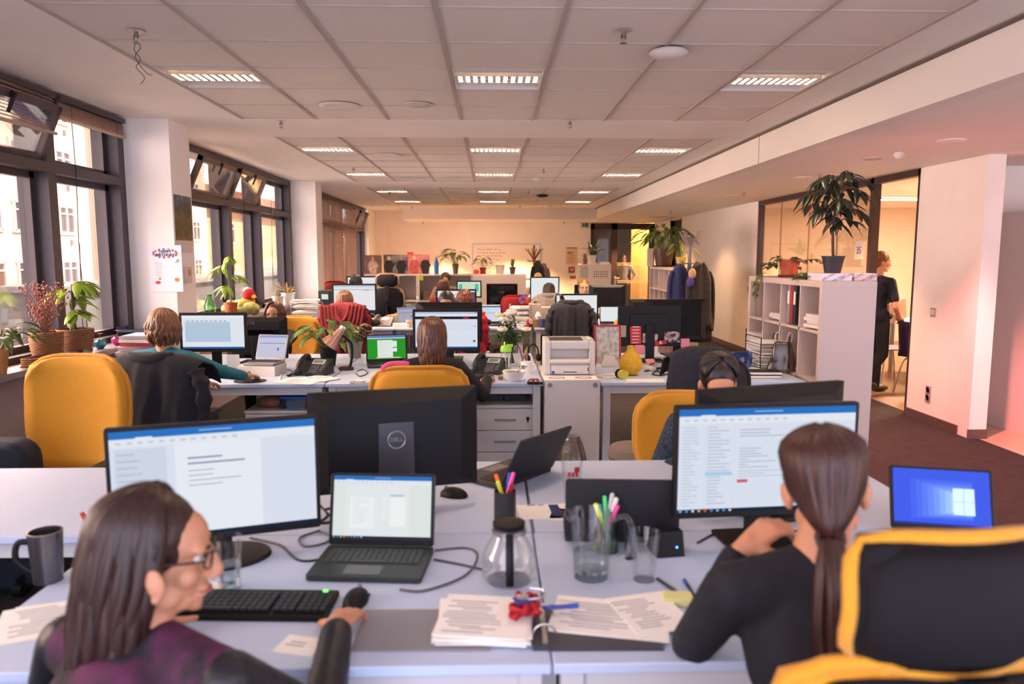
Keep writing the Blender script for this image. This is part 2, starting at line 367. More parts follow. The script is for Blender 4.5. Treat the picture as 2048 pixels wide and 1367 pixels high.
# left window wall
struct('wall_left', MB().bb(LX - .2, LX + .13, -1.5, BY, 0, .90), mat('a9989a', .8, var=.03, scale=5), smooth=0)
sill = MB().bb(LX - .12, LX + .22, -1.5, 6.5, .90, .945); struct('trim_5', sill, mat('8b8188', .4), smooth=0, bevel=.006)
struct('trim_6', MB().bb(LX - .12, LX + .22, 6.95, 11.8, .90, .945), mat('8b8188', .4), smooth=0, bevel=.006)
struct('trim_7', MB().bb(LX - .12, LX + .22, 12.2, 18.5, .90, .945), mat('8b8188', .4), smooth=0, bevel=.006)
for k, y in enumerate((.72, 6.52, 11.8)):
    struct('wall_column', MB().bb(LX, LX + .385, y, y + .42, 0, CZ + .02), WALL, smooth=0)
wn = 0
def bay(y0, y1, mull, hop):
    global wn; wn += 1
    root = bpy.data.objects.new('window_%d' % wn, None); COL.objects.link(root); root['kind'] = 'structure'
    f = MB(); xo, xi = LX - .22, LX
    f.bb(xo, xi + .01, y0, y1, 2.72, CZ); f.bb(xo, xi, y0, y1, .93, .99)
    tz = 2.27
    ed = [y0] + list(mull) + [y1]
    for y in ed:
        w = .05
        f.bb(xo, xi, y - w, y + w, .93, CZ)
    for i in range(len(ed) - 1):
        f.bb(xo + .03, xi + .005, ed[i], ed[i + 1], tz - .035, tz + .035)
        for (za, zb) in ((.99, tz - .035), (tz + .035, 2.72)):
            if zb == 2.72 and i in hop: continue
            # slim sash profile around each pane
            a, c = ed[i] + .05, ed[i + 1] - .05; g = xo + .07
            f.bb(g, g + .05, a, a + .05, za, zb); f.bb(g, g + .05, c - .05, c, za, zb); f.bb(g, g + .05, a, c, za, za + .045); f.bb(g, g + .05, a, c, zb - .045, zb)
    obj('window_frame', f, FRAME, root, smooth=0)
    g = MB()
    for i in range(len(ed) - 1):
        g.bb(xo + .09, xo + .10, ed[i] + .09, ed[i + 1] - .09, 1.03, tz - .07)
        if i not in hop: g.bb(xo + .09, xo + .10, ed[i] + .09, ed[i + 1] - .09, tz + .07, 2.68)
    obj('window_pane', g, PANE, root, smooth=0)
    for i in hop:                                        # hopper sash, hinged at its foot, leaning into the room
        a, c = ed[i] + .06, ed[i + 1] - .06; ang = R(24); h = .41; zb = tz + .04
        s = MB(); L = c - a
        for (yy, zz, ly, lz) in ((a + .025, h / 2, .05, h), (c - .025, h / 2, .05, h), ((a + c) / 2, .025, L, .05), ((a + c) / 2, h - .025, L, .05)):
            s.box((sin(ang) * zz, yy, cos(ang) * zz), (.055, ly, lz), (0, ang, 0))
        so = obj('hopper_sash', s, mat('6d5a4c', .45, metal=.2) if y0 > 3 else FRAME, root, smooth=0); so.location = (xi - .05, 0, zb)
        p = obj('sash_pane', MB().box((sin(ang) * h / 2, (a + c) / 2, cos(ang) * h / 2), (.008, L - .1, h - .1), (0, ang, 0)), glassy((.93, .9, .86), .2), so, smooth=0)
        obj('sash_handle', MB().box((sin(ang) * (h - .03) + .03, (a + c) / 2, cos(ang) * (h - .03)), (.03, .05, .03), (0, ang, 0)).box((sin(ang) * (h - .09) + .045, (a + c) / 2, cos(ang) * (h - .09)), (.015, .018, .13), (0, ang, 0)), BLACK, so, smooth=0)
    return root
struct('wall_left', MB().bb(LX - .2, LX + .1, -1.5, .72, .9, CZ), WALL, smooth=0); bay(1.14, 6.47, (1.9, 3.05, 4.25, 5.45), (3,)); bay(6.94, 11.75, (7.86, 9.06, 10.22), (1, 2)); bay(12.25, 18.5, (13.4, 14.6, 15.8, 17.35), (4,))  # first piece: unseen bay, walled up to keep sky glow off the desk
struct('wall_left', MB().bb(LX - .2, LX + .1, 18.5, BY, .9, CZ), WALL, smooth=0)
# back wall with a shallow recess on the left
rx0, rx1 = at(775, 500, BY).x, at(882, 500, BY).x
b = MB(); b.bb(-3.3, rx0, BY, BY + .14, 0, CZ); b.bb(rx1, at(1181, 500, BY).x, BY, BY + .14, 0, CZ); b.bb(rx0, rx1, BY + .1, BY + .14, 0, CZ); b.bb(rx0, rx1, BY, BY + .1, 2.47, CZ)
dx0, dx1 = at(1181, 500, BY).x, at(1310, 500, BY).x
b.bb(dx0, dx1, BY, BY + .14, 2.51, CZ); b.bb(dx1, WX + .1, BY, BY + .14, 0, CZ)
struct('wall_back', b, WALL, smooth=0)
# right wall, solid part with a dark doorway at its far end, glazed part, near pier
GY0, GY1 = 7.50, 12.05
ya, yb = onx(1341, 500, WX).y, onx(1361, 500, WX).y
b = MB(); b.bb(WX, WX + .12, GY1, yb, 0, SZ + .05); b.bb(WX, WX + .12, ya, BY, 0, SZ + .05); b.bb(WX, WX + .12, yb, ya, 2.48, SZ + .05)
b.bb(WX, WX + .12, 6.62, GY0 - .02, 0, SZ + .05)
struct('wall_right', b, WALL, smooth=0)
struct('wall_right', MB().bb(WX, WX + .16, 6.46, 6.62, 0, SZ + .05), WALL, smooth=0)
struct('wall_alcove', MB().bb(WX + .12, 6.2, 7.28, 7.40, 0, SZ + .05).bb(7.5, 7.6, -1.5, 7.4, 0, SZ + .05), WALL, smooth=0)
b = MB()
for (x0, x1, y0, y1) in ((WX - .015, WX, 6.62, GY0 - .02), (WX - .015, WX, GY1, yb), (WX - .015, WX + .16, 6.445, 6.46), (WX + .17, 5.6, 7.265, 7.28)): b.bb(x0, x1, y0, y1, 0, .085)
struct('baseboard_right', b, mat('5b4742', .5), smooth=0)
d = bpy.data.objects.new('door_1', None); COL.objects.link(d); d['kind'] = 'structure'
obj('door_leaf', MB().bb(WX + .08, WX + .11, yb, ya, 0, 2.48), mat('231d1b', .5), d, smooth=0)
obj('door_frame', MB().bb(WX - .01, WX + .13, yb - .05, yb, 0, 2.5).bb(WX - .01, WX + .13, ya, ya + .05, 0, 2.5), mat('3a302c', .5), d, smooth=0)
# glazed partition of the meeting room
root = bpy.data.objects.new('window_5', None); COL.objects.link(root); root['kind'] = 'structure'
f = MB(); MY = 8.45
for y in (GY0, MY, GY1): f.bb(WX + .01, WX + .10, y - .035, y + .035, 0, SZ)
f.bb(WX + .01, WX + .10, GY0 - .13, GY0 - .095, 0, SZ)
f.bb(WX + .01, WX + .10, GY0 - .13, GY1, SZ - .07, SZ); f.bb(WX + .01, WX + .10, MY, GY1, 0, .06)
obj('window_frame', f, mat('43302f', .45, metal=.2), root, smooth=0)
RP = glassy((.97, .95, .93), .02)
obj('window_pane', MB().bb(WX + .05, WX + .06, MY + .04, GY1 - .04, .06, SZ - .07), RP, root, smooth=0)
ml = MB()
for y in (10.2, 9.35, 11.2): ml.bb(WX + .048, WX + .062, y - .003, y + .003, .06, SZ - .07)
obj('pane_joint', ml, mat('9b8468', .4), root, smooth=0)
# meeting room shell
MW = mat('eadfd0', .85, var=.02, scale=3)
struct('wall_meeting_room', MB().bb(9.1, 9.2, 7.35, 14.2, 0, SZ + .1).bb(WX + .12, 9.2, 14.1, 14.2, 0, SZ + .1).bb(6.2, 9.2, 7.28, 7.40, 0, SZ + .1), MW, smooth=0)
# space behind the glazed double doors
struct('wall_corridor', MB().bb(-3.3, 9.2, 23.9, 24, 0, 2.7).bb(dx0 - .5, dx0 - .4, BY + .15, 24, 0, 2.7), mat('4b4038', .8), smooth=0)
struct('wall_corridor', MB().bb(4.12, 5.6, 21.8, 21.9, 0, 2.65), mat('e3b469', .8), smooth=0)
# ================================================================ fixed lamps
SPOTC = (1.0, .56, .25)
def downlight(label, x, y, e, color=SPOTC, lit=6, ang=105):
    t = thing('downlight', label, 'ceiling light', (x, y, SZ), 0, 'round recessed downlights')
    obj('trim_ring', MB().lathe([(.075, -.001), (.098, -.006), (.10, 0), (.075, .012), (.072, .004)], n=28), mat('e6ded6', .4), t)
    obj('lamp_disc', MB().lathe([(.001, -.0005), (.072, -.0005), (.07, .003), (.001, .003)], n=24), emit('ffd8a6', lit), t)
    l = light('downlight_beam', 'SPOT', (0, 0, -.02), (0, 0, 0), e, color, spot_size=R(ang), spot_blend=.55, shadow_soft_size=.06); l.parent = t
    return t
for k, (y, s, c) in enumerate(((5.7, 'large downlight above the right aisle, nearest the camera', (1, .28, .26)), (8.4, 'downlight in the right soffit in front of the glass partition', (1, .5, .3)), (10.9, 'downlight in the right soffit near the far end of the glass', SPOTC),
                            (13.6, 'downlight washing the right wall beyond the glass', SPOTC), (16.3, 'downlight washing the right wall by the coat stand', SPOTC), (18.9, 'downlight in front of the dark glazed doors', SPOTC))):
    downlight(s, 3.52, y, (170, 70, 48, 26, 40, 160)[k], c)
for k, (x, s) in enumerate(((-1.47, 'downlight above the back shelves, left one by the recess'), (.68, 'downlight above the whiteboard on the back wall'))): downlight(s, x, 18.5, 440)
for k, (x, y) in enumerate(((6.6, 9.2), (6.6, 11.6))):
    t = thing('ceiling_panel_light', ('bright ceiling panel in the meeting room, nearer one', 'bright ceiling panel in the meeting room, farther one')[k], 'ceiling light', (x, y, SZ + .015), 0, 'meeting room ceiling panels')
    obj('diffuser', MB().bb(-.55, .55, -.12, .12, -.02, -.005), emit('ffdcae', 9), t, smooth=0)
    obj('frame', MB().bb(-.58, .58, -.15, -.12, -.022, .0).bb(-.58, .58, .12, .15, -.022, 0).bb(-.58, -.55, -.15, .15, -.022, 0).bb(.55, .58, -.15, .15, -.022, 0), WHITE, t, smooth=0)
    l = light('panel_glow', 'AREA', (0, 0, -.03), (0, 0, 0), 40, (1, .62, .40), shape='RECTANGLE', size=1.1, size_y=.24); l.parent = t
t = thing('wall_lamp', 'corridor lamp lighting the yellow wall behind the glazed doors', 'lamp', (4.7, 21.2, 2.5))
obj('lamp_disc', MB().lathe([(.001, 0), (.08, 0), (.08, .1), (.001, .1)], n=20), emit('ffd08a', 4), t)
l = light('corridor_beam', 'POINT', (0, 0, -.1), (0, 0, 0), 45, (1, .62, .28), shadow_soft_size=.08); l.parent = t
# ================================================================ furniture and desk kit
DZ = .74
SCR = .215
FABW = {}
def desk(label, x0, x1, y0, y1, near=True, group='white office desks'):
    t = thing('desk', label, 'desk', ((x0 + x1) / 2, (y0 + y1) / 2, 0), 0, group)
    w, d = x1 - x0 - .006, y1 - y0 - .004
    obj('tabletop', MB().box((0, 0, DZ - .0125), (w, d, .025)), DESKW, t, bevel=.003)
    f = MB(); L = mat('cfcfd2', .4, metal=.1)
    for s in (-1, 1): f.box((0, s * (d / 2 - .05), DZ - .055), (w - .1, .03, .06)); f.box((s * (w / 2 - .045), 0, DZ - .055), (.05, d - .08, .06))
    obj('frame', f, L, t, smooth=0)
    for sx_ in (-1, 1):
        for sy_ in (-1, 1): obj('leg', MB().box((sx_ * (w / 2 - .045), sy_ * (d / 2 - .05), (DZ - .025) / 2), (.055, .055, DZ - .027)), L, t, smooth=0, bevel=.004)
    return t
def panel_grid(W_, H_, bow=.05, k=.17, n=10, yoff=0, zc=0, lean=0, wist=.0):
    rows = []
    for i in range(n + 1):
        v = -1 + 2 * i / n; r = []
        for j in range(n + 1):
            u = -1 + 2 * j / n
            x = W_ / 2 * u * (1 - k * abs(v) ** 5) * (1 - wist * (v < 0) * v * v); z = H_ / 2 * v * (1 - k * abs(u) ** 5)
            y = yoff + bow * (u * u) - .03 * (1 - v * v) - lean * (z + H_ / 2)
            r.append((x, y, zc + z))
        rows.append(r)
    return rows
def border(rows): return [*rows[0], *[r[-1] for r in rows[1:]], *rows[-1][::-1][1:], *[r[0] for r in rows[::-1][1:]]]
def chair(label, x, y, rz, yel=YEL, head=False, high=.60, wide=.50, base=True, seatz=.48, frame_col=None, group='office swivel chairs', tilt=0.0, cover=None):
    t = thing('office_chair', label, 'chair', (x, y, 0), rz, group)
    obj('seat', MB().add(*[[(a, b, c) for (a, b, c) in v] if i == 0 else v for i, v in enumerate(seat_geo(seatz))]), yel, t, sub=1)
    zc = seatz + .10 + high / 2
    g = panel_grid(wide, high, zc=zc, yoff=-.25, lean=.10 + tilt, wist=.15)
    obj('backrest', MB().sheet(g, .05), yel, t, smooth=180)
    gb = [[(a * .93, b - .033, zc + (c - zc) * .94) for a, b, c in r] for r in g]
    m = MB().sheet(gb, .02); obj('back_cover', m, cover or (MESHK if head == 2 else yel), t, smooth=180)
    bd = [(a * 1.02, b - .024, zc + (c - zc) * 1.025) for a, b, c in border(g)]
    obj('piping', MB().tube(bd, .0125, 8), yel, t, smooth=180)
    obj('back_spine', MB().tube(spline([(0, -.06, seatz - .06), (0, -.30, seatz - .03), (0, -.345, seatz + .18), (0, -.345 - .03, zc)]), .022, 8, flat=1.6), BLACK, t)
    if head:
        hh = .20 if head != 2 else .185; zh = seatz + .10 + high + hh / 2 + .0
        h = panel_grid(.34 if head != 2 else .31, hh, .035, zc=zh, yoff=-.26 - (.1 + tilt) * (high + .06), n=8, lean=.02)
        obj('headrest', MB().sheet(h, .045), MESHK if head == 2 else yel, t, smooth=180)
        obj('headrest_cover', MB().sheet([[(a * .93, b - .028, zh + (c - zh) * .93) for a, b, c in r] for r in h], .016), MESHK, t, smooth=180)
        obj('headrest_piping', MB().tube([(a * 1.05, b - .016, zh + (c - zh) * 1.07) for a, b, c in border(h)], .011, 8), yel, t, smooth=180)
        obj('headrest_bracket', MB().box((0, -.33 - (.1 + tilt) * high, zh - .19), (.07, .025, .22)), BLACK, t, bevel=.005)
    if base:
        obj('gas_lift', MB().cyl((0, 0, .09), (0, 0, seatz - .05), .028, .022), BLACK, t)
        s = MB()
        for k in range(5):
            a = 2 * pi * k / 5 + .3; s.tube([(0, 0, .115), (cos(a) * .15, sin(a) * .15, .105), (cos(a) * .29, sin(a) * .29, .075)], [.03, .024, .016], 8)
        obj('star_base', s, BLACK, t)
        for k in range(5):
            a = 2 * pi * k / 5 + .3; c = Vector((cos(a) * .29, sin(a) * .29, .03)); d = Vector((-sin(a), cos(a), 0)) * .022
            obj('caster', MB().cyl(c - d, c + d, .03, n=14), BLACK, t)
    for s_ in (-1, 1):
        obj('armrest', MB().tube(spline([(s_ * .23, .02, seatz - .05), (s_ * .29, 0, seatz), (s_ * .29, -.02, seatz + .19)], 4), .016, 8).box((s_ * .29, .0, seatz + .20), (.07, .24, .025)), BLACK, t, bevel=.005)
    return t
def seat_geo(z):
    m = MB(); rows = []
    for i in range(7):
        v = -1 + i / 3; r = []
        for j in range(7):
            u = -1 + j / 3
            r.append((.25 * u * (1 - .12 * abs(v) ** 4), .02 + .24 * v * (1 - .12 * abs(u) ** 4), z - .03 + .015 * u * u - .02 * max(0, v) ** 3))
        rows.append(r)
    m.sheet(rows, .07); return m.V, m.F
def jacket(label, x, y, rz, col, w=.58, h=.62, top=1.08, name='jacket', hood=False, seed=1, fold=.018, collar=True, sleeves=True, rough=.85, stripes=None, back=-.30, lean=.10, cat='jacket', m=None):
    rnd = random.Random(seed); t = thing(name, label, cat, (x, y, 0), rz)
    m = m or mat(col, rough, var=.18, scale=26, bump=.35, bscale=45); rows = []
    f1, f2, p1, p2 = rnd.uniform(9, 13), rnd.uniform(18, 26), rnd.random() * 6, rnd.random() * 6
    prof = [(.16, -.12), (.17, -.04), (.14, .0), (.06, .035), (-.02, .02)] + [(-.055 - .02 * k, -.05 - (h - .05) * k / 9) for k in range(10)]
    for i, (dy, dz) in enumerate(prof):
        r = []; dn = max(0, -dz) / h
        for j in range(25):
            u = -1 + j / 12; ww = w / 2 * (1 - .08 * max(0, 1 + dz / .10) + .10 * dn)
            ff = fold * (sin(u * f1 + p1 + dz * 3) + .6 * sin(u * f2 + p2 - dz * 5)) * min(1, dn * 2.2 + .1)
            r.append((ww * u, back + dy * 1.0 + .05 * u * u - ff - lean * (dz + h) * .6 * (dy < .1) + (.05 * u * u * dn), top + dz - .065 * abs(u) ** 3 + (rnd.random() - .5) * .006))
        rows.append(r)
    obj('jacket_body', MB().sheet(rows, .012), m, t, smooth=180)
    if sleeves:
        for s in (-1, 1):
            P = [(s * w * .44, back - .02, top - .07), (s * w * .52, back - .05, top - .17), (s * w * .53, back - .06 - rnd.random() * .03, top - .36), (s * w * .48, back - .07, top - .56)]
            k = spline(P, 5); rr = [(.05 + .012 * sin(i * 1.9 + s)) * (1 - .15 * i / len(k)) for i in range(len(k))]
            obj('sleeve', MB().tube(k, rr, 12, flat=.7), m, t, smooth=180)
    if collar:
        obj('collar', MB().tube(spline([(-.13, back + .0, top + .005), (-.09, back - .045, top + .01), (0, back - .065, top + .0), (.09, back - .045, top + .01), (.13, back, top + .005)], 5), .022, 8, flat=1.7), m, t, smooth=180)
    if hood:
        hb = MB()
        for k in range(5):
            a = .05 + k * .028
            hb.tube(spline([(-a * 1.5, back - .06, top + .01), (-a * 1.15, back - .10 - .01 * k, top - .10 - .05 * k), (0, back - .135 - .012 * k, top - .17 - .072 * k), (a * 1.15, back - .10 - .01 * k, top - .10 - .05 * k), (a * 1.5, back - .06, top + .01)], 5), .024, 8)
        obj('hood', hb, m, t, smooth=180)
    if stripes:
        sb = MB()
        for k in range(3): 
            z = top - .50 - .03 * k; sb.tube([(w * .53, back - .068, z + .008), (w * .53, back - .068, z - .008)], .06, 12, flat=.75)
        obj('sleeve_stripe', sb, mat('eeeae6', .8), t)
    return t
# ------------------------------------------------ screens
def srect(L, x0, y0, x1, y1, c): L.append((x0, y0, x1, y1, c))
def lines(L, x0, y0, x1, n, gap, h, c, rnd, lo=.4):
    for k in range(n): srect(L, x0, y0 - k * gap, x0 + (x1 - x0) * rnd.uniform(lo, 1), y0 - k * gap - h, c)
WB = 'dfe6f4'
def ui(kind, seed=1):
    r = random.Random(seed); L = []; g = 'c3cad6'; bg_ = 'dde5f3'
    if kind in ('mail', 'word', 'word2'):
        srect(L, 0, .935, 1, 1, '2f76c9'); srect(L, .12, .925, .2, .945, 'e8f0fa'); srect(L, .42, .965, .58, .975, '9cc0ea'); srect(L, 0, .86, 1, .925, 'e9eef6'); srect(L, 0, 0, 1, .035, '202a3c')
        for k in range(9): srect(L, .01 + k * .035, .008, .025 + k * .035, .028, ('8fb6e4', '55a0dd', 'd7dde6', 'e2b24a', 'd15b3a', '6d83c9')[k % 6])
        for k in range(12): srect(L, .03 + k * .05, .885, .055 + k * .05, .905, 'c9d1de')
    if kind == 'mail':
        lines(L, .02, .83, .12, 26, .03, .008, g, r); srect(L, .145, .04, .146, .86, 'c8d0dc'); lines(L, .16, .83, .29, 24, .032, .009, 'b9c0cc', r); srect(L, .15, .36, .30, .395, 'a9d3ee')
        srect(L, .31, .04, .311, .86, 'c8d0dc'); lines(L, .34, .80, .62, 3, .03, .009, 'b0b7c4', r); lines(L, .34, .62, .55, 8, .026, .008, 'b0b7c4', r, .2); lines(L, .34, .40, .7, 3, .026, .007, 'bcc3cf', r); srect(L, .33, .285, .39, .315, 'd8606c')
    if kind == 'word':
        srect(L, .30, .035, .72, .86, 'ecf1fa'); srect(L, .02, .12, .26, .84, 'd3dcec'); lines(L, .03, .8, .18, 6, .06, .012, 'b7c2d6', r)
        lines(L, .36, .73, .66, 2, .05, .018, '9aa4b8', r, .55); lines(L, .36, .61, .62, 4, .045, .01, 'b4bdce', r, .3)
    if kind == 'word2':
        srect(L, .12, .035, .78, .85, 'e9eef0'); srect(L, .17, .16, .42, .66, 'f3f6f6'); srect(L, .45, .3, .55, .66, 'eef2f2'); srect(L, .58, .2, .74, .66, 'f6f8f8'); srect(L, .58, .68, .72, .705, 'a9c3ec'); lines(L, .2, .62, .38, 12, .035, .006, 'cfd6d8', r); lines(L, .46, .62, .52, 10, .035, .006, 'c9d0d4', r)
    if kind == 'web':
        srect(L, 0, 0, 1, .035, '2f5fae'); srect(L, 0, .93, 1, 1, 'c6cfdd'); srect(L, 0, .84, 1, .93, 'e8ecf2'); lines(L, .03, .66, .5, 9, .06, .008, 'd0d5de', r); srect(L, .12, .80, .2, .81, 'd88a90'); srect(L, .72, .79, .86, .81, 'd88a90'); srect(L, 0, .83, 1, .845, '777c86')
        srect(L, .05, .2, .42, .23, 'dba0a8')
    if kind == 'shop':
        srect(L, 0, 0, 1, .04, '2a57a8'); srect(L, 0, .955, 1, 1, 'b9c2d2'); srect(L, .0, .80, 1, .875, '23252d'); srect(L, .77, .815, .86, .862, 'c8202f'); srect(L, .955, .965, .985, .985, 'b05050')
        for k in range(6): srect(L, .02 + .03 * k, .89, .035 + .03 * k, .9, '59606e')
        for k in range(7): srect(L, .04 + k * .13, .93, .10 + k * .13, .938, 'c4cad6')
        for k in range(3): lines(L, .45, .66 - k * .055, .98, 1, .05, .006, 'c3cad6', r, .9); 
        srect(L, .93, .60, .98, .615, '8d95a4'); srect(L, .93, .17, .965, .22, '3a3e48')
    if kind == 'table':
        srect(L, 0, 0, 1, .05, '2f65b4'); srect(L, 0, .93, 1, 1, 'f0f2f4'); srect(L, .05, .2, .78, .86, 'b9cce0'); srect(L, .05, .8, .78, .86, 'dfe6f0')
        for k in range(9): srect(L, .08 + k * .075, .82, .12 + k * .075, .85, '9fb0c6')
        srect(L, .05, .5, .78, .505, 'c6d6e6')
    if kind == 'sheet':
        srect(L, 0, .9, 1, 1, '9ba6d8'); srect(L, .05, .62, .95, .66, '8d95c8')
        for k in range(14): srect(L, .05, .58 - k * .04, .95, .583 - k * .04, 'b7bbd6')
        for k in range(6): srect(L, .1 + k * .15, .05, .103 + k * .15, .85, 'b7bbd6')
        srect(L, .7, .3, .76, .44, '6c74b4')
    if kind == 'mint':
        srect(L, .05, .35, .2, .85, '4fc4b4'); srect(L, .76, .35, .92, .85, '4fc4b4'); srect(L, .25, .6, .7, .64, 'cfd8b8'); srect(L, 0, .95, 1, 1, 'e3f0e0')
    if kind == 'green':
        srect(L, .0, .9, 1, 1, '6b7ac4'); srect(L, 0, .86, 1, .9, 'd2d6ec'); srect(L, .26, .06, .66, .8, 'e6ece4'); srect(L, .62, .5, .77, .76, 'e9efe8'); srect(L, .62, .3, .77, .46, 'e9efe8'); srect(L, .22, .03, .86, .07, 'c8d6c8')
        lines(L, .3, .74, .6, 14, .045, .006, 'bcc6bc', r)
    if kind == 'violet':
        srect(L, 0, .93, 1, 1, 'e8e6ee'); srect(L, .0, .6, .75, .93, 'f0e8ee'); srect(L, .8, .2, 1, .8, '6c5478'); srect(L, .05, .75, .5, .78, 'c05060')
    if kind == 'list':
        srect(L, 0, .92, 1, 1, '7f9cd0'); srect(L, 0, .55, 1, .58, '8fa2bc'); lines(L, .05, .85, .6, 6, .045, .008, 'aab4c2', r); lines(L, .05, .48, .95, 8, .055, .006, 'c2ccd8', r, .8)
    return L
def base_of(kind): return {'sheet': 'cfcde2', 'green': '2f9a2c', 'mint': 'cfe6c4', 'violet': '5a4a78', 'word2': 'e4eae8', 'blue': '1f5fe0', 'off': None, 'desktop': '3f57d8', 'web': 'ecebee', 'shop': 'dfe5f2', 'table': 'e4ebf2', 'plainw': 'eaeef0'}.get(kind, WB)
def screen(kind, w, h, parent, seed=1, y=0, z=0, s=1.0, rot=None):
    """lit display: a base sheet with the page's blocks laid on it, facing -Y"""
    b = MB(); mats = []; idx = {}
    def q(x0, z0, x1, z1, c, d):
        k = (c, s)
        if k not in idx: idx[k] = len(mats); mats.append(emit(c, SCR * s))
        x0, x1 = -w / 2 + x0 * w, -w / 2 + x1 * w; z0, z1 = -h / 2 + z0 * h, -h / 2 + z1 * h
        b.add([(x0, -d, z0), (x1, -d, z0), (x1, -d, z1), (x0, -d, z1)], [(0, 1, 2, 3)], idx[k])
    if kind == 'off':
        b.add([(-w / 2, 0, -h / 2), (w / 2, 0, -h / 2), (w / 2, 0, h / 2), (-w / 2, 0, h / 2)], [(0, 1, 2, 3)]); mats = [GLOSS]
    else:
        q(0, 0, 1, 1, base_of(kind), 0)
        for i, (x0, y0, x1, y1, c) in enumerate(ui(kind, seed)): q(x0, min(y0, y1), x1, max(y0, y1), c, .0003 + .00002 * i)
        if kind == 'desktop':
            for k in range(9): q(.18 + k * .06, .10 + .02 * k, .82, .82 - .035 * k, ('4560dc', '4c68e0', '5673e2', '6180e6', '6f8fea', '80a2ee', '93b4f2', 'a9c9f6', 'bcd8f6')[k], .0004 + .00003 * k)
            q(.62, .2, .84, .68, 'cfe6f8', .0009); q(.725, .2, .732, .68, '9cbcf0', .001); q(.62, .435, .84, .442, '9cbcf0', .001); q(0, 0, 1, .03, '2b3ab0', .0009)
    o = obj('screen', b, mats, parent, smooth=0); o.location = (0, y, z)
    if rot is not None: o.rotation_euler = rot
    return o
def monitor(label, x, y, rz, w=.56, h=.34, zc=1.0, kind='mail', seed=1, style='slim', z0=DZ, s=1.0, logo=None, stickers=None, tilt=0, group=None, stand='bar', base_y=None):
    t = thing('monitor', label, 'monitor', (x, y, z0), rz, group)
    zc -= z0; hd = MB(); bz = .012 if style == 'slim' else .022
    T = TR((0, 0, zc), (R(90) - tilt, 0, 0))
    hd.prism(rbox2(w, h, .008, 2), .022, T @ TR((0, 0, -.012)))
    if style != 'slim':  # tapered rear shell
        k = .78; P = [(-w / 2, -h / 2), (w / 2, -h / 2), (w / 2, h / 2), (-w / 2, h / 2)]
        vs = [(a, b_, -.012) for a, b_ in P] + [(a * k, b_ * k, -.05) for a, b_ in P]
        hd.add(vs, [(3, 2, 6, 7), (0, 4, 5, 1), (1, 5, 6, 2), (0, 3, 7, 4), (4, 7, 6, 5)], 0, T)
    else: hd.prism(rbox2(w * .62, h * .62, .02, 3), .02, T @ TR((0, 0, -.032)))
    obj('housing', hd, BLACK if style != 'gloss' else GLOSS, t, smooth=30, bevel=.0015, seg=1)
    if kind:
        sc = screen(kind, w - 2 * bz, h - 2 * bz - .006, t, seed, s=s, rot=(-tilt, 0, 0)); sc.location = T @ Vector((0, .003, .0108))
    n = MB(); by = .06 if base_y is None else base_y
    if stand == 'bar':
        n.box((0, .047, (zc + .075) / 2 if logo else zc / 2 + .01), (.125 if logo else .075, .028, zc + .07 if logo else zc + .02))
        obj('stand_neck', n, mat('45454a', .4, metal=.5) if logo else BLACK, t, smooth=0, bevel=.004)
        obj('stand_base', MB().box((0, .03, .008), (.24, .19, .014)), BLACK, t, smooth=0, bevel=.006)
    elif stand == 'oval':
        obj('stand_neck', MB().box((0, .045, zc / 2), (.06, .03, zc)), BLACK, t, smooth=0, bevel=.004)
        obj('stand_base', MB().lathe([(.001, 0), (.145, 0), (.14, .01), (.05, .018), (.001, .018)], (0, .02, 0), 32, flat=.75), BLACK, t)
    if logo:
        ring = [(cos(2 * pi * k / 28) * .03, sin(2 * pi * k / 28) * .03, 0) for k in range(29)]
        TB = TR((0, .063, zc + logo[1]), (R(90), 0, R(180)))
        lb = MB().tube([TB @ Vector(p) for p in ring], .0022, 6) if logo[2] else MB()
        text_mb(logo[0], logo[3], TB, lb, .001)
        obj('logo', lb, mat('a4a4aa', .3, metal=.8) if logo[4] is None else mat(logo[4], .4), t)
    if stickers:
        for (nm, sx_, sz_, sw, sh, col) in stickers:
            obj(nm, MB().box((sx_, .012 + (.0385 if style != 'slim' else .02) * 0 + .012, zc + sz_), (sw, .002, sh)), mat(col, .7), t, smooth=0)
    return t
def keys_mb(w, d, nx, ny, z, gap=.003, h=.004):
    b = MB(); kw, kd = w / nx, d / ny
    for j in range(ny):
        i = 0
        while i < nx:
            sp = 6 if (j == 0 and i == 4 and nx > 12) else 1
            b.box((-w / 2 + (i + sp / 2) * kw, -d / 2 + (j + .5) * kd, z), (kw * sp - gap, kd - gap, h)); i += sp
    return b
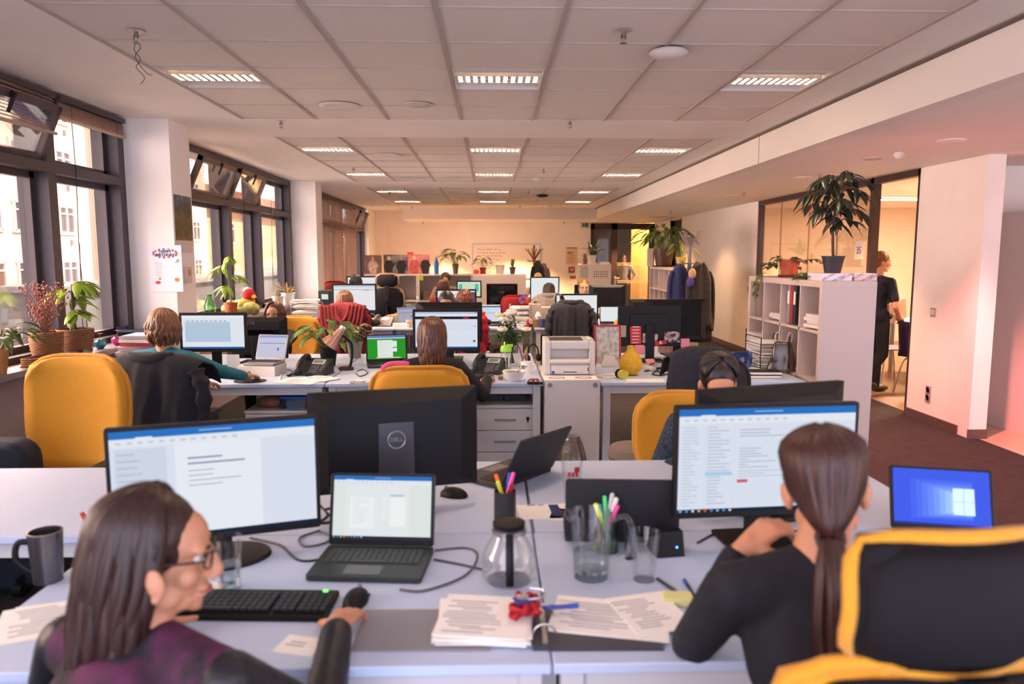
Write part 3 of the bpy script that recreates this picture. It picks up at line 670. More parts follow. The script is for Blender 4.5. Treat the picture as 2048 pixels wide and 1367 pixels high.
def laptop(label, x, y, rz, kind='mail', w=.33, d=.225, open_=105, seed=1, col=None, s=1.0, group=None, z=DZ, dark=DARK, keycol=BLACK, logo=None):
    t = thing('laptop', label, 'laptop', (x, y, z), rz, group); body = col or dark
    b = MB().prism(rbox2(w, d, .012, 3), .016, TR((0, 0, .002))); obj('base', b, body, t, bevel=.002)
    k = keys_mb(w * .86, d * .45, 15, 6, .020); o = obj('keyboard', k, keycol, t, smooth=0); o.location = (0, d * .14, 0)
    obj('trackpad', MB().box((-.01, -d * .30, .0185), (w * .32, d * .27, .0015)), mat('5b5e62', .35) if not col else mat('8f9092', .35), t, smooth=0)
    a = R(open_ - 90); H = d * .98
    ld = bpy.data.objects.new('lid', None)
    hinge = Vector((0, d / 2 - .006, .02))
    T = Matrix.Translation(hinge) @ Matrix.Rotation(-a, 4, 'X')
    lb = MB().prism(rbox2(w, H, .010, 3), .007, T @ TR((0, .0, H / 2), (R(90), 0, 0)) @ TR((0, 0, -.0075)))
    lid = obj('lid', lb, body, t, bevel=.0015)
    sc = screen(kind, w * .93, H * .86, t, seed, s=s); sc.location = T @ Vector((0, -.0006, H * .53)); sc.rotation_euler = (-a, 0, 0)
    if not kind == 'off': pass
    bz = MB()
    for (cx, cz, sx_, sz_) in ((0, H * .05, w * .97, H * .085), (0, H * .98, w * .97, H * .03), (-w * .478, H * .5, w * .02, H * .95), (w * .478, H * .5, w * .02, H * .95)): bz.add(*box_geo(cx, -.0008, cz, sx_, .001, sz_), 0, T)
    obj('screen_border', bz, BLACK if not col else body, t, smooth=0)
    if logo: obj('logo', text_mb(logo, .03, T @ TR((0, .0082, H * .5), (R(90), 0, R(180)))), mat('77777c', .3, metal=.8), t)
    return t
def box_geo(cx, cy, cz, a, b, c):
    m = MB().box((cx, cy, cz), (a, b, c)); return m.V, m.F
def keyboard(label, x, y, rz, w=.44, d=.14, z=DZ, light_=False, col=BLACK):
    t = thing('keyboard', label, 'keyboard', (x, y, z), rz)
    obj('case', MB().box((0, 0, .010), (w, d, .018), (.03, 0, 0)), col, t, bevel=.004, smooth=0)
    k = keys_mb(w * .64, d * .72, 15, 5, .023, h=.008); k2 = keys_mb(w * .13, d * .72, 3, 5, .023, h=.008); k3 = keys_mb(w * .17, d * .72, 4, 5, .023, h=.008)
    o = obj('key_block', k, mat('1c1c20', .5), t, smooth=0); o.location = (-w * .16, -.006, 0)
    o = obj('key_block', k2, mat('1c1c20', .5), t, smooth=0); o.location = (w * .245, -.006, 0)
    o = obj('key_block', k3, mat('1c1c20', .5), t, smooth=0); o.location = (w * .405, -.006, 0)
    if light_: obj('status_light', MB().box((w * .42, d * .42, .022), (.012, .006, .004)), emit('58d048', 1.2), t, smooth=0)
    return t
def mouse(label, x, y, rz, z=DZ, col=BLACK, cable=None):
    t = thing('computer_mouse', label, 'mouse', (x, y, z), rz)
    obj('shell', MB().ell((0, 0, .006), (.032, .056, .030)).box((0, 0, .004), (.05, .09, .006)), col, t)
    obj('scroll_wheel', MB().cyl((-.004, .03, .030), (.004, .03, .030), .009, n=12), GREYP, t)
    return t
def cable(label, pts, r=.003, col=None, name='cable'):
    return solo(name, MB().tube(spline(pts, 8), r, 6), col or mat('232327', .5), label, 'cable', 'cables on the desks')
def phone(label, x, y, rz, z=DZ, col=None, group='desk telephones'):
    t = thing('desk_phone', label, 'phone', (x, y, z), rz, group); c = col or mat('1c1d20', .4)
    A = R(32); S = TR((0, 0, .055), (A, 0, 0))
    b = MB(); P = [(-.10, 0.0), (.10, .0), (.11, .035), (-.10, .105), (-.11, .10)]
    b.prism([(-.09, .002), (.09, .002), (.095, .11), (.08, .115), (-.095, .022)], .25, TR((-.125, 0, 0), (R(90), 0, R(90))))
    obj('phone_base', b, c, t, bevel=.004, smooth=0)
    T = Matrix.Translation((0, -.092, .021)) @ Matrix.Rotation(math.atan2(.092, .178), 4, 'X')
    k = MB()
    for i in range(3):
        for j in range(4): k.box((.0 + i * .024, .03 + j * .02, .004), (.018, .013, .006))
    for j in range(6): k.box((.085, .03 + j * .022, .004), (.03, .012, .006))
    for j in range(4): k.box((-.0 + j * .02, .012, .004), (.014, .01, .006))
    o = obj('keypad', k, mat('5c5f66', .4), t, smooth=0); o.matrix_local = T @ TR((.0, 0, 0))
    o = obj('display', MB().box((.03, .142, .006), (.10, .055, .012)), mat('b9c0bd', .25), t, smooth=0); o.matrix_local = T
    o = obj('display_window', MB().box((.03, .142, .0125), (.075, .036, .002)), mat('6f7a74', .2), t, smooth=0); o.matrix_local = T
    hs = MB().tube(spline([(-.082, .0, .012), (-.082, .02, .042), (-.082, .1, .055), (-.082, .17, .04), (-.082, .19, .01)], 5), [.026] * 4 + [.019] * 13 + [.026] * 4, 10)
    o = obj('handset', hs, c, t, smooth=180); o.matrix_local = T
    cc = [(-.10 + .012 * cos(i * 1.1) - .0006 * i, -.10 + .012 * sin(i * 1.1) - .001 * i, .014) for i in range(60)]
    obj('coiled_cord', MB().tube(cc, .003, 5), BLACK, t)
    return t
def glass(label, x, y, z=DZ, r0=.028, r1=.036, h=.13, water=0, name='drinking_glass', rim=True, group=None):
    t = thing(name, label, 'glass', (x, y, z), 0, group)
    obj('tumbler', MB().lathe([(.001, 0), (r0, 0), (r1, h), (r1 - .003, h), (r0 - .003, .012), (.001, .012)], n=28), TUMBLER, t)
    if water:
        rr = r0 + (r1 - r0) * water - .004; obj('water', MB().lathe([(.001, .013), (r0 - .004, .013), (rr, h * water), (.001, h * water)], n=24), glassy((.86, .91, .93), .12, .03, 'water'), t)
    return t
def mug(label, x, y, z=DZ, col=WHITE, r=.041, h=.095, rz=0, taper=1, group=None, hr=1.0, hcol=None):
    t = thing('mug', label, 'mug', (x, y, z), rz, group)
    obj('cup', MB().lathe([(.001, 0), (r * taper, 0), (r, h), (r - .004, h), (r * taper - .004, .008), (.001, .008)], n=28), col, t)
    obj('handle', MB().tube(spline([(r * .9, 0, h * .8), (r + .026 * hr, 0, h * .78), (r + .032 * hr, 0, h * .45), (r * .9, 0, h * .2)], 5), .006 if not hcol else .009, 8), hcol or col, t)
    return t
def papers(label, x, y, rz, w=.21, d=.297, z=DZ, th=.004, n=3, seed=1, name='paper_sheet', lines_=True, col=PAPER, group='papers on the desks', cat='paper'):
    rnd = random.Random(seed); t = thing(name, label, cat, (x, y, z), rz, group)
    b = MB()
    for i in range(n):
        a = rnd.uniform(-.12, .12) if n > 1 else 0
        b.box((rnd.uniform(-.008, .008) * (n > 1), rnd.uniform(-.008, .008) * (n > 1), th * (i + .5) / n), (w, d, th / n * .94), (0, 0, a))
    obj('sheets', b, col, t, smooth=0)
    if lines_:
        l = MB()
        for k in range(int(d / .014) - 3): l.box((-w * .02 - rnd.random() * .2 * w, d / 2 - .03 - k * .014, th + .0004), (w * rnd.uniform(.4, .78) * .8, .0035, .0004), (0, 0, a if n > 1 else 0))
        obj('print', l, mat('8b909c', .8), t, smooth=0)
    return t
def pen(label, p0, p1, col, tip='e8e8e8', group='pens', r=.0045, name='pen', cat='pen'):
    p0, p1 = Vector(p0), Vector(p1); t = thing(name, label, cat, p0, 0, group); d = p1 - p0
    obj('barrel', MB().tube([d * 0, d * .06, d * .72], [r * .3, r, r], 8), mat(col, .35), t); obj('cap', MB().tube([d * .72, d * .98, d], [r * 1.15, r * 1.15, r * .6], 8), mat(tip, .35), t); return t
# ================================================================ people
def remesh(o, v, it=3):
    m = o.modifiers.new('remesh', 'REMESH'); m.mode = 'VOXEL'; m.voxel_size = v; m.use_smooth_shade = True
    if it:
        s = o.modifiers.new('smooth', 'SMOOTH'); s.factor = .5; s.iterations = it
    return o
def ik(S, Wt, l1, l2, pole):
    d = Wt - S; L = min(d.length, (l1 + l2) * .995); dn = d.normalized(); Wt = S + dn * L
    a = (l1 * l1 - l2 * l2 + L * L) / (2 * L); h = math.sqrt(max(0, l1 * l1 - a * a))
    p = Vector(pole); p = (p - dn * p.dot(dn)).normalized()
    return S + dn * a + p * h, Wt
def hand_mb(b, wr, d, up, side, curl=.5, s=1.0, spread=.10, thumb=.6):
    """palm and five bent fingers; d = direction of the fingers, up = back of the hand, side = +1 when the thumb lies to the right of d"""
    d = Vector(d).normalized(); up = Vector(up); up = (up - d * up.dot(d)).normalized(); sd_ = d.cross(up) * side
    M = Matrix((sd_, d, up)).transposed()
    def P(x, y, z): return wr + M @ Vector((x, y, z)) * s
    b.cap(wr - d * .02, P(0, .02, 0), .024 * s, .026 * s)
    for x, l in ((.027, .080), (.009, .086), (-.009, .083), (-.026, .074)): b.cap(P(x * .55, .012, 0), P(x, l, .002), .0165 * s, .0115 * s, 10)
    for i, (x, y, L) in enumerate(((.028, .082, .070), (.0095, .089, .078), (-.0095, .086, .072), (-.027, .076, .057))):
        p = P(x, y, .002); a = -.1; q = p
        for j, f in enumerate((.45, .32, .23)):
            a += curl * (.75, .9, .6)[j] * (1 + .08 * i); ax = spread * (1.2 - i * .8)
            v = M @ Vector((sin(ax) * cos(a), cos(ax) * cos(a), -sin(a))); n_ = q + v * L * f * s
            b.cap(q, n_, (.0098 - .0009 * j) * s, (.0092 - .001 * j) * s, 10); q = n_
    q = P(.024, .022, -.004)
    for j, (vx, vy, vz, L, r_) in enumerate(((.75, .6, -.35 * thumb, .040, .0135), (.45, .85, -.5 * thumb, .033, .0108), (.1, .95, -.55 * thumb, .025, .0095))):
        n_ = q + M @ (Vector((vx, vy, vz)).normalized() * L * s); b.cap(q, n_, r_ * s, r_ * .9 * s, 10); q = n_
def head_mb(b, T, s=1.0, female=True):
    def E(c, r, rot=None): 
        b2 = MB().ell(c, r, rot, 14); b.add(b2.V, b2.F, 0, T)
    def C(p, q, r0, r1):
        b2 = MB().cap(p, q, r0, r1, 10); b.add(b2.V, b2.F, 0, T)
    j = 1.0 if female else 1.10
    E((0, -.012, .028), (.073, .092, .086)); E((0, .030, .035), (.062, .062, .058)); E((0, .026, -.030), (.057 * j, .066, .082))
    E((0, .040, -.082), (.044 * j, .044, .032)); E((0, .073, -.098), (.019 * j, .017, .018)); E((0, -.005, -.06), (.05, .055, .05))
    for k in (-1, 1):
        E((k * .040, .058, -.028), (.024, .026, .024)); E((k * .030, .079, .024), (.026, .014, .011)); E((k * .076, -.008, -.018), (.011, .019, .031), (0, k * .15, -k * .3)); E((k * .072, -.004, -.034), (.009, .012, .014)); E((k * .045 * j, .02, -.07), (.018, .035, .025))
        E((k * .012, .104, -.040), (.009, .011, .008))
    C((0, .090, .018), (0, .113, -.030), .0085, .0115); E((0, .113, -.036), (.0115, .011, .010)); E((0, .088, -.064), (.023, .012, .009)); E((0, .086, -.076), (.020, .012, .009))
def strand_hair(b, T, L=.30, n=60, face=55, flare=0, rnd=None, r=.013, k=1.0, drop=1.0, wave=.006, swept=0, endjit=.05, zcut=None, part_=0.0, back=0.0, tuck=1.0):
    for i in range(n):
        ph = R(face + (360 - 2 * face) * (i + rnd.random() * .6) / n)          # azimuth from the face (+Y), clockwise
        sx_, sy_ = sin(ph), cos(ph); kk = k * rnd.uniform(.985, 1.05); pts = []
        for e in (86, 62, 36, 10):
            e_ = R(e); c_ = cos(e_)
            yy = sy_ * .102 * c_ * kk - .020; 
            if e > 40: yy = yy * (1 - .35 * (e - 40) / 50) + .0
            pts.append(Vector((sx_ * .085 * c_ * kk + part_ * sin(e_) * .02, yy, .034 + .097 * sin(e_) * kk)))
        l = L * rnd.uniform(1 - endjit * 2, 1 + endjit); last = pts[-1]
        for f in (.25, .5, .75, 1.0):
            out = 1 + flare * f * (1 - f) * 2 - .18 * f * tuck
            pts.append(Vector((last.x * out + wave * sin(f * 7 + i), (last.y + .02) * out - .02 + wave * cos(f * 6 + i * 2) - back * f, last.z - l * f)))
        sp = spline(pts, 3); m_ = len(sp)
        rs = [r * (.55 + .45 * min(1, q / (m_ * .25))) * (1 if q < m_ * .75 else max(.25, 1 - (q - m_ * .75) / (m_ * .25) * .75)) for q in range(m_)]
        b.tube([T @ p for p in sp], rs, 6, flat=.7)
HAIRM = {}
def hairmat(c): return two(c[0], c[1], 30, .5, .42, (6, 6, .35), .22, 'hair')
def person(label, loc, rz=0, top=('2b2b35', None), hair=('long', ('2a1712', '4a2c20'), .34), lean=8, turn=0, nod=0, roll=0, lh=None, rh=None, s=1.0, skin=None, female=True, stand=False, vox=.0075, face=True,
           sleeve=1.0, seat=.50, glasses=False, pants='23252f', neck=.0, lhd=None, rhd=None, lcurl=.55, rcurl=.55, group=None, legs=True, topmat=None, smile=False, lpole=None, rpole=None, shoulder_turn=0, lup=None, rup=None, shw=None, legpose=None, collar=None, headoff=(0, 0, 0), chub=1.0, sleevemat=None):
    skin = skin or SKIN; t = thing('person', label, 'person', loc, rz, group)
    rnd = random.Random(hash(label) % 1 + len(label)); V3 = Vector
    ln = R(lean); D = V3((0, sin(ln), cos(ln))); hz = .92 if stand else seat + .08
    P = V3((0, 0, hz)); C_ = P + D * .27; NK = P + D * .475; ST = Matrix.Rotation(R(shoulder_turn), 3, 'Z')
    sw = shw or (.165 if female else .19); Xs = ST @ V3((1, 0, 0))
    SL, SRr = NK - D * .055 - Xs * sw, NK - D * .055 + Xs * sw
    HT = Matrix.Translation(NK + D * .05 + V3((0, .012 + neck, .098)) + V3(headoff)) @ Euler((R(-nod), R(roll), R(turn)), 'YXZ').to_matrix().to_4x4() if False else Matrix.Translation(NK + D * .05 + V3((0, .012 + neck, .098)) + V3(headoff)) @ Matrix.Rotation(R(turn), 4, 'Z') @ Matrix.Rotation(R(-nod), 4, 'X') @ Matrix.Rotation(R(roll), 4, 'Y')
    lt = V3(lh) if lh else V3((-.16, .36, .78)); rt = V3(rh) if rh else V3((.17, .36, .78))
    body = MB(); head_mb(body, HT, 1, female); hb = HT @ V3((0, -.012, -.06))
    body.cap(NK - D * .06, hb, .056, .050); body.cap(P, C_, .085, .085); body.cap(C_, NK - D * .04, .085, .06); body.cap(SL, SRr, .045, .045)
    l1, l2 = (.275, .24) if female else (.30, .26)
    up_ = 'up'
    arms = []
    for S, wt, sg, hd, cu, pole, hu in ((SL, lt, -1, lhd, lcurl, lpole, lup), (SRr, rt, 1, rhd, rcurl, rpole, rup)):
        e, w_ = ik(S, wt, l1, l2, pole or (sg * .6, -.25, -1)); arms.append((S, e, w_))
        body.cap(S, e, .040, .036); body.cap(e, w_, .036, .025)
        dd = V3(hd) if hd else (w_ - e).normalized() * .6 + V3((-sg * .15, .6, -.12))
        hand_mb(body, w_ + dd.normalized() * .012, dd, hu or (0, -.1, 1), -sg, cu, .98 if female else 1.06)
    leg = []
    if legs:
        for sg in (-1, 1):
            hp = P + V3((sg * .085, .0, -.02))
            if stand: kn, an = (V3((sg * .09, .02, .49)), V3((sg * .09, -.01, .085))) if not legpose else (V3(legpose[sg][0]), V3(legpose[sg][1]))
            else: kn, an = V3((sg * .12, .43, seat + .03)), V3((sg * .13, .40, .09))
            leg.append((hp, kn, an)); body.cap(hp, kn, .06, .05); body.cap(kn, an, .045, .034); body.cap(an, an + V3((0, .13, -.05)), .034, .03)
    remesh(obj('body', body, skin, t), vox)
    # clothes
    tm = topmat or mat(top[0], .85, var=.15, scale=22, bump=.5, bscale=28)
    c = MB(); q = chub
    c.ell(P + D * .02, (.172 * q, .125 * q, .13)); c.cap(P + D * .05 + V3((0, 0, .02)), C_, .118 * q, .122 * q); c.ell(P + D * .30, (.150 * q, .115 * q, .17), (-ln, 0, R(shoulder_turn))); c.cap(SL + Xs * .02, SRr - Xs * .02, .062, .062)
    c.cap(SL, NK - D * .02, .056, .056); c.cap(SRr, NK - D * .02, .056, .056)
    if female: 
        for sg in (-1, 1): c.ell(P + D * .30 + Xs * sg * .062 + V3((0, .085, 0)), (.06, .05, .06))
    main_ = c
    for S, e, w_ in arms:
        f = sleeve; c = MB() if sleevemat else main_
        if f >= 1: c.cap(S, e, .060, .050); c.cap(e, e + (w_ - e) * .92, .050, .038)
        elif f > .5: c.cap(S, e, .060, .050); c.cap(e, e + (w_ - e) * (f - .5) * 1.6, .050, .044)
        else: c.cap(S, S + (e - S) * f * 1.6, .062, .057)
        if sleevemat: remesh(obj('sleeve', c, sleevemat, t), max(vox * 1.4, .010), 2)
    c = main_
    remesh(obj('top', c, tm, t), max(vox * 1.4, .010), 2)
    if legs:
        c = MB(); c.ell(P + V3((0, 0, -.02)), (.165, .12, .11))
        for hp, kn, an in leg: c.cap(hp, kn, .085, .066); c.cap(kn, an + V3((0, 0, .01)), .064, .046)
        remesh(obj('trousers', c, mat(pants, .85, var=.1, scale=30), t), .014, 2)
        for hp, kn, an in leg: obj('shoe', MB().ell(an + V3((0, .055, -.045)), (.046, .13, .042)).ell(an + V3((0, -.005, -.01)), (.042, .055, .05)), mat('1d1a1a', .5), t)
    if collar: obj('collar', MB().tube([NK + D * (-.015) + V3((cos(a) * .062, sin(a) * .058 + .0, .012 - .02 * sin(a))) for a in [2 * pi * k / 18 for k in range(19)]], .014, 8), collar, t)
    # face
    def HP(m_): return [tuple(HT @ V3(v)) for v in m_.V], m_.F
    if face:
        for k in (-1, 1):
            e = MB(); e.add(*HP(MB().ell((k * .031, .0785, .004), (.0145, .011, .0085), n=12))); obj('eye', e, mat('e9e4df', .25), t)
            e = MB(); e.add(*HP(MB().ell((k * .031, .0865, .004), (.0062, .0045, .0062), n=10))); obj('iris', e, mat('241b16', .2), t)
            e = MB(); e.add(*HP(MB().tube([(k * .014, .094, .022), (k * .030, .096, .028), (k * .050, .080, .022)], [.0028, .0034, .0018], 6))); obj('eyebrow', e, mat(hair[1][0], .7), t)
            e = MB(); e.add(*HP(MB().tube([(k * .017, .089, .008), (k * .031, .0925, .0135), (k * .046, .082, .008)], .0018, 5))); obj('eyelid', e, mat('3a2620', .6), t)
        e = MB(); sm = .006 if smile else 0
        e.add(*HP(MB().tube([(-.024, .084, -.068 + sm), (-.012, .0985, -.069), (0, .1005, -.070), (.012, .0985, -.069), (.024, .084, -.068 + sm)], [.002, .005, .0055, .005, .002], 8, flat=.7)))
        obj('lips', e, mat('a8605a' if female else 'b47c6c', .45), t)
        if smile:
            e = MB(); e.add(*HP(MB().box((0, .1025, -.0695), (.03, .003, .0065)))); obj('teeth', e, mat('efe8e0', .3), t, smooth=0)
    if glasses:
        g = MB()
        for k in (-1, 1):
            g.add(*HP(MB().tube([(k * .033 + .024 * cos(a), .100 - .010 * abs(cos(a)) * (k * cos(a) > 0), .003 + .017 * sin(a)) for a in [2 * pi * q_ / 16 for q_ in range(17)]], .0022, 6)))
            g.add(*HP(MB().tube([(k * .056, .092, .008), (k * .074, .06, .010), (k * .081, -.002, .006), (k * .080, -.02, -.01)], .0026, 6)))
        g.add(*HP(MB().tube([(-.010, .1, .006), (0, .106, .009), (.010, .1, .006)], .002, 6)))
        obj('glasses', g, mat('1b1516', .3), t)
    # hair
    hk, hc, hl = hair; hm = hairmat(hc); b = MB(); cap_ = MB()
    cap_.add(*HP(MB().ell((0, -.024, .036), (.083, .099, .094), n=20)))
    if hk == 'short':
        c2 = MB(); c2.add(*HP(MB().ell((0, -.020, .044), (.0795, .096, .084), n=20))); c2.add(*HP(MB().ell((0, -.055, -.01), (.066, .052, .065), n=16)))
        for k in (-1, 1): c2.add(*HP(MB().ell((k * .066, .004, .03), (.014, .035, .042), n=10)))
        if hl > 0: strand_hair(b, HT, .02, 60, 20, 0, rnd, .011, .97, wave=.004)
        o = obj('hair', c2, hm, t); remesh(o, .006, 2)
        if b.V: obj('hair_strands', b, hm, t, smooth=180)
        return t
    remesh(obj('hair', cap_, hm, t), .007, 1)
    if hk == 'long': strand_hair(b, HT, hl, 90, 50, .12, rnd, .015, back=.02)
    elif hk == 'longtuck':  # swept back off the ear and cheek
        strand_hair(b, HT, hl, 96, 72, .10, rnd, .015, back=.03, k=1.01)
        for k in (-1, 1):
            e = MB(); e.add(*HP(MB().ell((k * .094, .012, -.022), (.009, .021, .032), (.25, k * .1, -k * .35), 14).ell((k * .099, .010, -.018), (.007, .014, .022), (.25, 0, -k * .35), 10).ell((k * .092, .016, -.05), (.008, .010, .011), None, 10))); remesh(obj('ear', e, skin, t), .004, 2)
    elif hk == 'bob': strand_hair(b, HT, hl, 84, 48, .30, rnd, .015, wave=.010, endjit=.10)
    elif hk in ('pony', 'low'):
        kx = V3((0, -.112, -.075)); 
        for i in range(64):
            ph = R(62 + 236 * (i + rnd.random() * .5) / 64); kk = rnd.uniform(.99, 1.035); pts = []
            for e in (84, 55, 25, -2):
                e_ = R(e); f = max(0, (40 - e) / 60); p = V3((sin(ph) * .086 * cos(e_) * kk, cos(ph) * .103 * cos(e_) * kk - .022, .034 + .097 * sin(e_) * kk)); pts.append(p)
            pts[-1] = pts[-1].lerp(kx, .35); pts.append(pts[-1].lerp(kx, .6) + V3((0, -.01, -.008))); pts.append(kx + V3((rnd.uniform(-.01, .01), 0, rnd.uniform(-.01, .01))))
            sp = spline(pts, 3); b.tube([HT @ p for p in sp], [.013 * (.5 + .5 * min(1, q_ / 5)) for q_ in range(len(sp))], 6, flat=.65)
        if hk == 'pony':
            Ti = HT.to_3x3().inverted()
            for i in range(26):
                a = rnd.uniform(0, 6.28); ra = rnd.uniform(0, .032); ox, oy = cos(a) * ra, sin(a) * ra; l = hl * rnd.uniform(.8, 1.05)
                dn = Ti @ V3((0, -.16, -1)); sp = spline([kx + V3((ox * .3, oy * .3, 0)), kx + V3((ox, oy - .03, -.02)) + dn * .05, kx + V3((ox * 1.3, oy, 0)) + V3((0, -.03, 0)) + dn * l * .5, kx + V3((ox * .9, oy * .9, 0)) + V3((0, -.02, 0)) + dn * l], 5)
                b.tube([HT @ p for p in sp], [.011 * (1 if q_ < len(sp) * .6 else max(.2, 1 - (q_ / len(sp) - .6) * 2)) for q_ in range(len(sp))], 6)
            e = MB(); e.add(*HP(MB().tube([kx + V3((.024 * cos(a), -.004 + .006 * sin(a), .024 * sin(a))) for a in [2 * pi * q_ / 12 for q_ in range(13)]], .006, 6))); obj('hair_tie', e, mat('3d2a2e', .7), t)
        else: 
            e = MB(); e.add(*HP(MB().ell(kx + V3((0, -.015, 0)), (.038, .032, .036), n=14))); obj('hair_bun', e, hm, t)
    obj('hair_strands', b, hm, t, smooth=180)
    return t
# ================================================================ nearest desk cluster
def pt(px, py, z=DZ): v = on(px, py, z); return v
def loc2(w, loc, rz):
    v = Vector(w) - Vector(loc); c, s_ = cos(-rz), sin(-rz); return Vector((v.x * c - v.y * s_, v.x * s_ + v.y * c, v.z))
def seated(label, x, y, rzd, lh=None, rh=None, lhd=None, rhd=None, **k):
    rz = R(rzd); L = (x, y, 0)
    rot = lambda v: tuple(Matrix.Rotation(-rz, 3, 'Z') @ Vector(v)) if v is not None else None
    for n_ in ('lup', 'rup', 'lpole', 'rpole'):
        if n_ in k: k[n_] = rot(k[n_])
    return person(label, L, rz, lh=loc2(lh, L, rz) if lh is not None else None, rh=loc2(rh, L, rz) if rh is not None else None, lhd=rot(lhd), rhd=rot(rhd), **k)
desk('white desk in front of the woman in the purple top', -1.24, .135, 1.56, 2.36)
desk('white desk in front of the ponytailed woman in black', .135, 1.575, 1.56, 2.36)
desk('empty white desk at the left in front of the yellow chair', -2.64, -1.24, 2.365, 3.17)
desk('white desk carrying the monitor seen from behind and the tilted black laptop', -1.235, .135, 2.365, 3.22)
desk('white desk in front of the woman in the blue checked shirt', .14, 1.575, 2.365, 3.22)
# monitors
monitor('large lit monitor at the left showing a text document', -.813, 2.16, R(17.5), .585, .355, .99, 'word', 3, stand='oval')
monitor('black monitor seen from behind with grey stand and round logo', -.345, 2.585, R(194), .594, .36, 1.003, None, logo=('DELL', .012, True, .02, None), style='bulge', stickers=[('label_sticker', -.175, -.12, .07, .035, 'd9d9d4')])
monitor('large lit monitor at the right showing an email program', .853, 2.225, R(5), .593, .355, 1.02, 'mail', 5)
monitor('black monitor seen from behind in front of the woman in the checked shirt', .985, 2.54, R(197), .61, .36, 1.02, None, style='bulge')
# laptops
laptop('open laptop in the middle showing a document page', *pt(745, 1132)[:2], R(-5), 'word2', open_=103, seed=2, keycol=mat('3a4242', .5), col=None, dark=mat('2c3232', .45))  # keys and case tinted greenish to imitate light from the screen
laptop('black laptop seen from behind, tilted open beside the grey stand', .06, 3.0, R(-131), 'off', .34, .225, open_=118)
laptop('black laptop with dark lid beside the email monitor', .42, 2.36, R(176), 'off', .36, .20, open_=96)
laptop('laptop with a bright blue desktop at the right of the ponytailed woman', 1.44, 2.18, R(-14), 'desktop', .31, .21, open_=108, s=1.35)
# people
h1 = pt(716, 1222, .775)
seated('woman with long brown hair and glasses, purple top, hand on a mouse', -.72, 1.22, -22, rh=h1 + Vector((-.03, -.10, .012)), rhd=(.10, .98, -.12), rcurl=.45, lh=(-.85, 1.70, .78), hair=('longtuck', ('180c0a', '3c2019'), .36), lean=20, turn=-54, nod=7, seat=.405, glasses=True,
       topmat=two('17151d', '561f44', 9, .47, .85, None, .08, 'knit'), vox=.0055, chub=1.25, shw=.195, sleevemat=mat('14151d', .45, bump=.5, bscale=30))
hw = at(1478, 1105, 1.60)
seated('woman with a dark ponytail in a black cardigan, resting chin on hand', .665, 1.37, 4, lh=hw, lhd=(.62, .05, .5), lup=(-.5, -.3, .6), lcurl=.95, lpole=(-.5, -.1, -1), rh=(1.02, 1.75, .78), hair=('pony', ('1c0e0d', '4a261e'), .36), lean=10, turn=-26, nod=5, roll=-6, seat=.478, top=('15161f', None), vox=.0055,
       headoff=(.035, .0, .0), shw=.17)
chair('yellow and black mesh chair with headrest behind the ponytailed woman', .64, 1.26, R(3), head=2, high=.49, wide=.52, seatz=.485, tilt=-.06)
chair('yellow fabric chair standing empty behind the left desk', -2.29, 3.80, R(178), high=.62, wide=.56, seatz=.375)
p3 = (.86, 3.42)
seated('woman with dark tied hair in a blue checked shirt, looking down', 1.04, 3.45, 176, hair=('low', ('0c0908', '241a18'), .1), lean=16, nod=34, seat=.39, topmat=two('18202f', '34465c', 150, .5, .9, None, .05, 'checked_cloth'), vox=.007)
chair('yellow fabric chair of the woman in the blue checked shirt', 1.0, 3.62, R(174), high=.46, wide=.50, seatz=.35)
# small things
keyboard('black keyboard beside the hand of the woman in purple', *pt(498, 1216)[:2], R(-3), light_=True)
mouse('black mouse under the hand of the woman in purple', *pt(712, 1205)[:2], R(-8))
mouse('black mouse between the document laptop and the tilted laptop', *pt(908, 992)[:2], R(70))
mouse('dark mouse with a blue light by the black laptop', *pt(1328, 1068)[:2], R(20))
v = pt(97, 1160); t = mug('steel travel mug with black handle on the left desk edge', v.x, v.y, DZ, mat('6f6f74', .25, metal=.9), .045, .145, R(190), taper=.82, hcol=BLACK)
def cup_of_pens(label, px, py, pens, col, h=.10, r=.038, name='pen_holder'):
    v = pt(px, py); t = thing(name, label, 'pen holder', (v.x, v.y, DZ))
    obj('cup', MB().lathe([(.001, 0), (r, 0), (r, h), (r - .003, h), (r - .003, .006), (.001, .006)], n=24), col, t)
    for i, (c, tip, lab, a, l) in enumerate(pens):
        p0 = v + Vector((-cos(a) * r * .5, -sin(a) * r * .5, .01)); p1 = v + Vector((cos(a) * r * .95, sin(a) * r * .95, l)); pen(lab, p0, p1, c, tip, group=None, r=.0065)
WIRE = mat('1d1d22', .4, metal=.5)
cup_of_pens('black mesh pen holder behind the glass carafe', 1010, 1036, [('f0602c', 'ff6a30', 'orange highlighter in the black pen holder', 2.7, .155), ('d6dd2c', 'dfe63c', 'yellow highlighter in the black pen holder', 3.9, .142), ('e0389a', 'f04aa8', 'pink highlighter in the black pen holder', .5, .16), ('2a3c9c', '3a50b8', 'blue pen in the black pen holder', 1.1, .155), ('8c1c2c', 'a0202c', 'dark red pen crossing in the black pen holder', 5.6, .13)], mat('2a2b30', .5))
cup_of_pens('green glass pen holder behind the water pitcher', 1212, 1100, [('b8cf3c', 'd2e44a', 'lime highlighter in the green pen holder', 3.0, .15), ('35b46a', '44d07c', 'green highlighter in the green pen holder', 1.6, .165), ('c02a78', 'e03c90', 'magenta highlighter in the green pen holder', .1, .145), ('1b2140', 'b9b9bb', 'navy ballpoint in the green pen holder', .9, .175), ('20242c', 'd0d0c8', 'black ballpoint in the green pen holder', .4, .165), ('3c8ca8', '50a8c4', 'teal pen in the green pen holder', 2.2, .14)], glassy((.72, .85, .74), .08, .1, 'green_glass'))
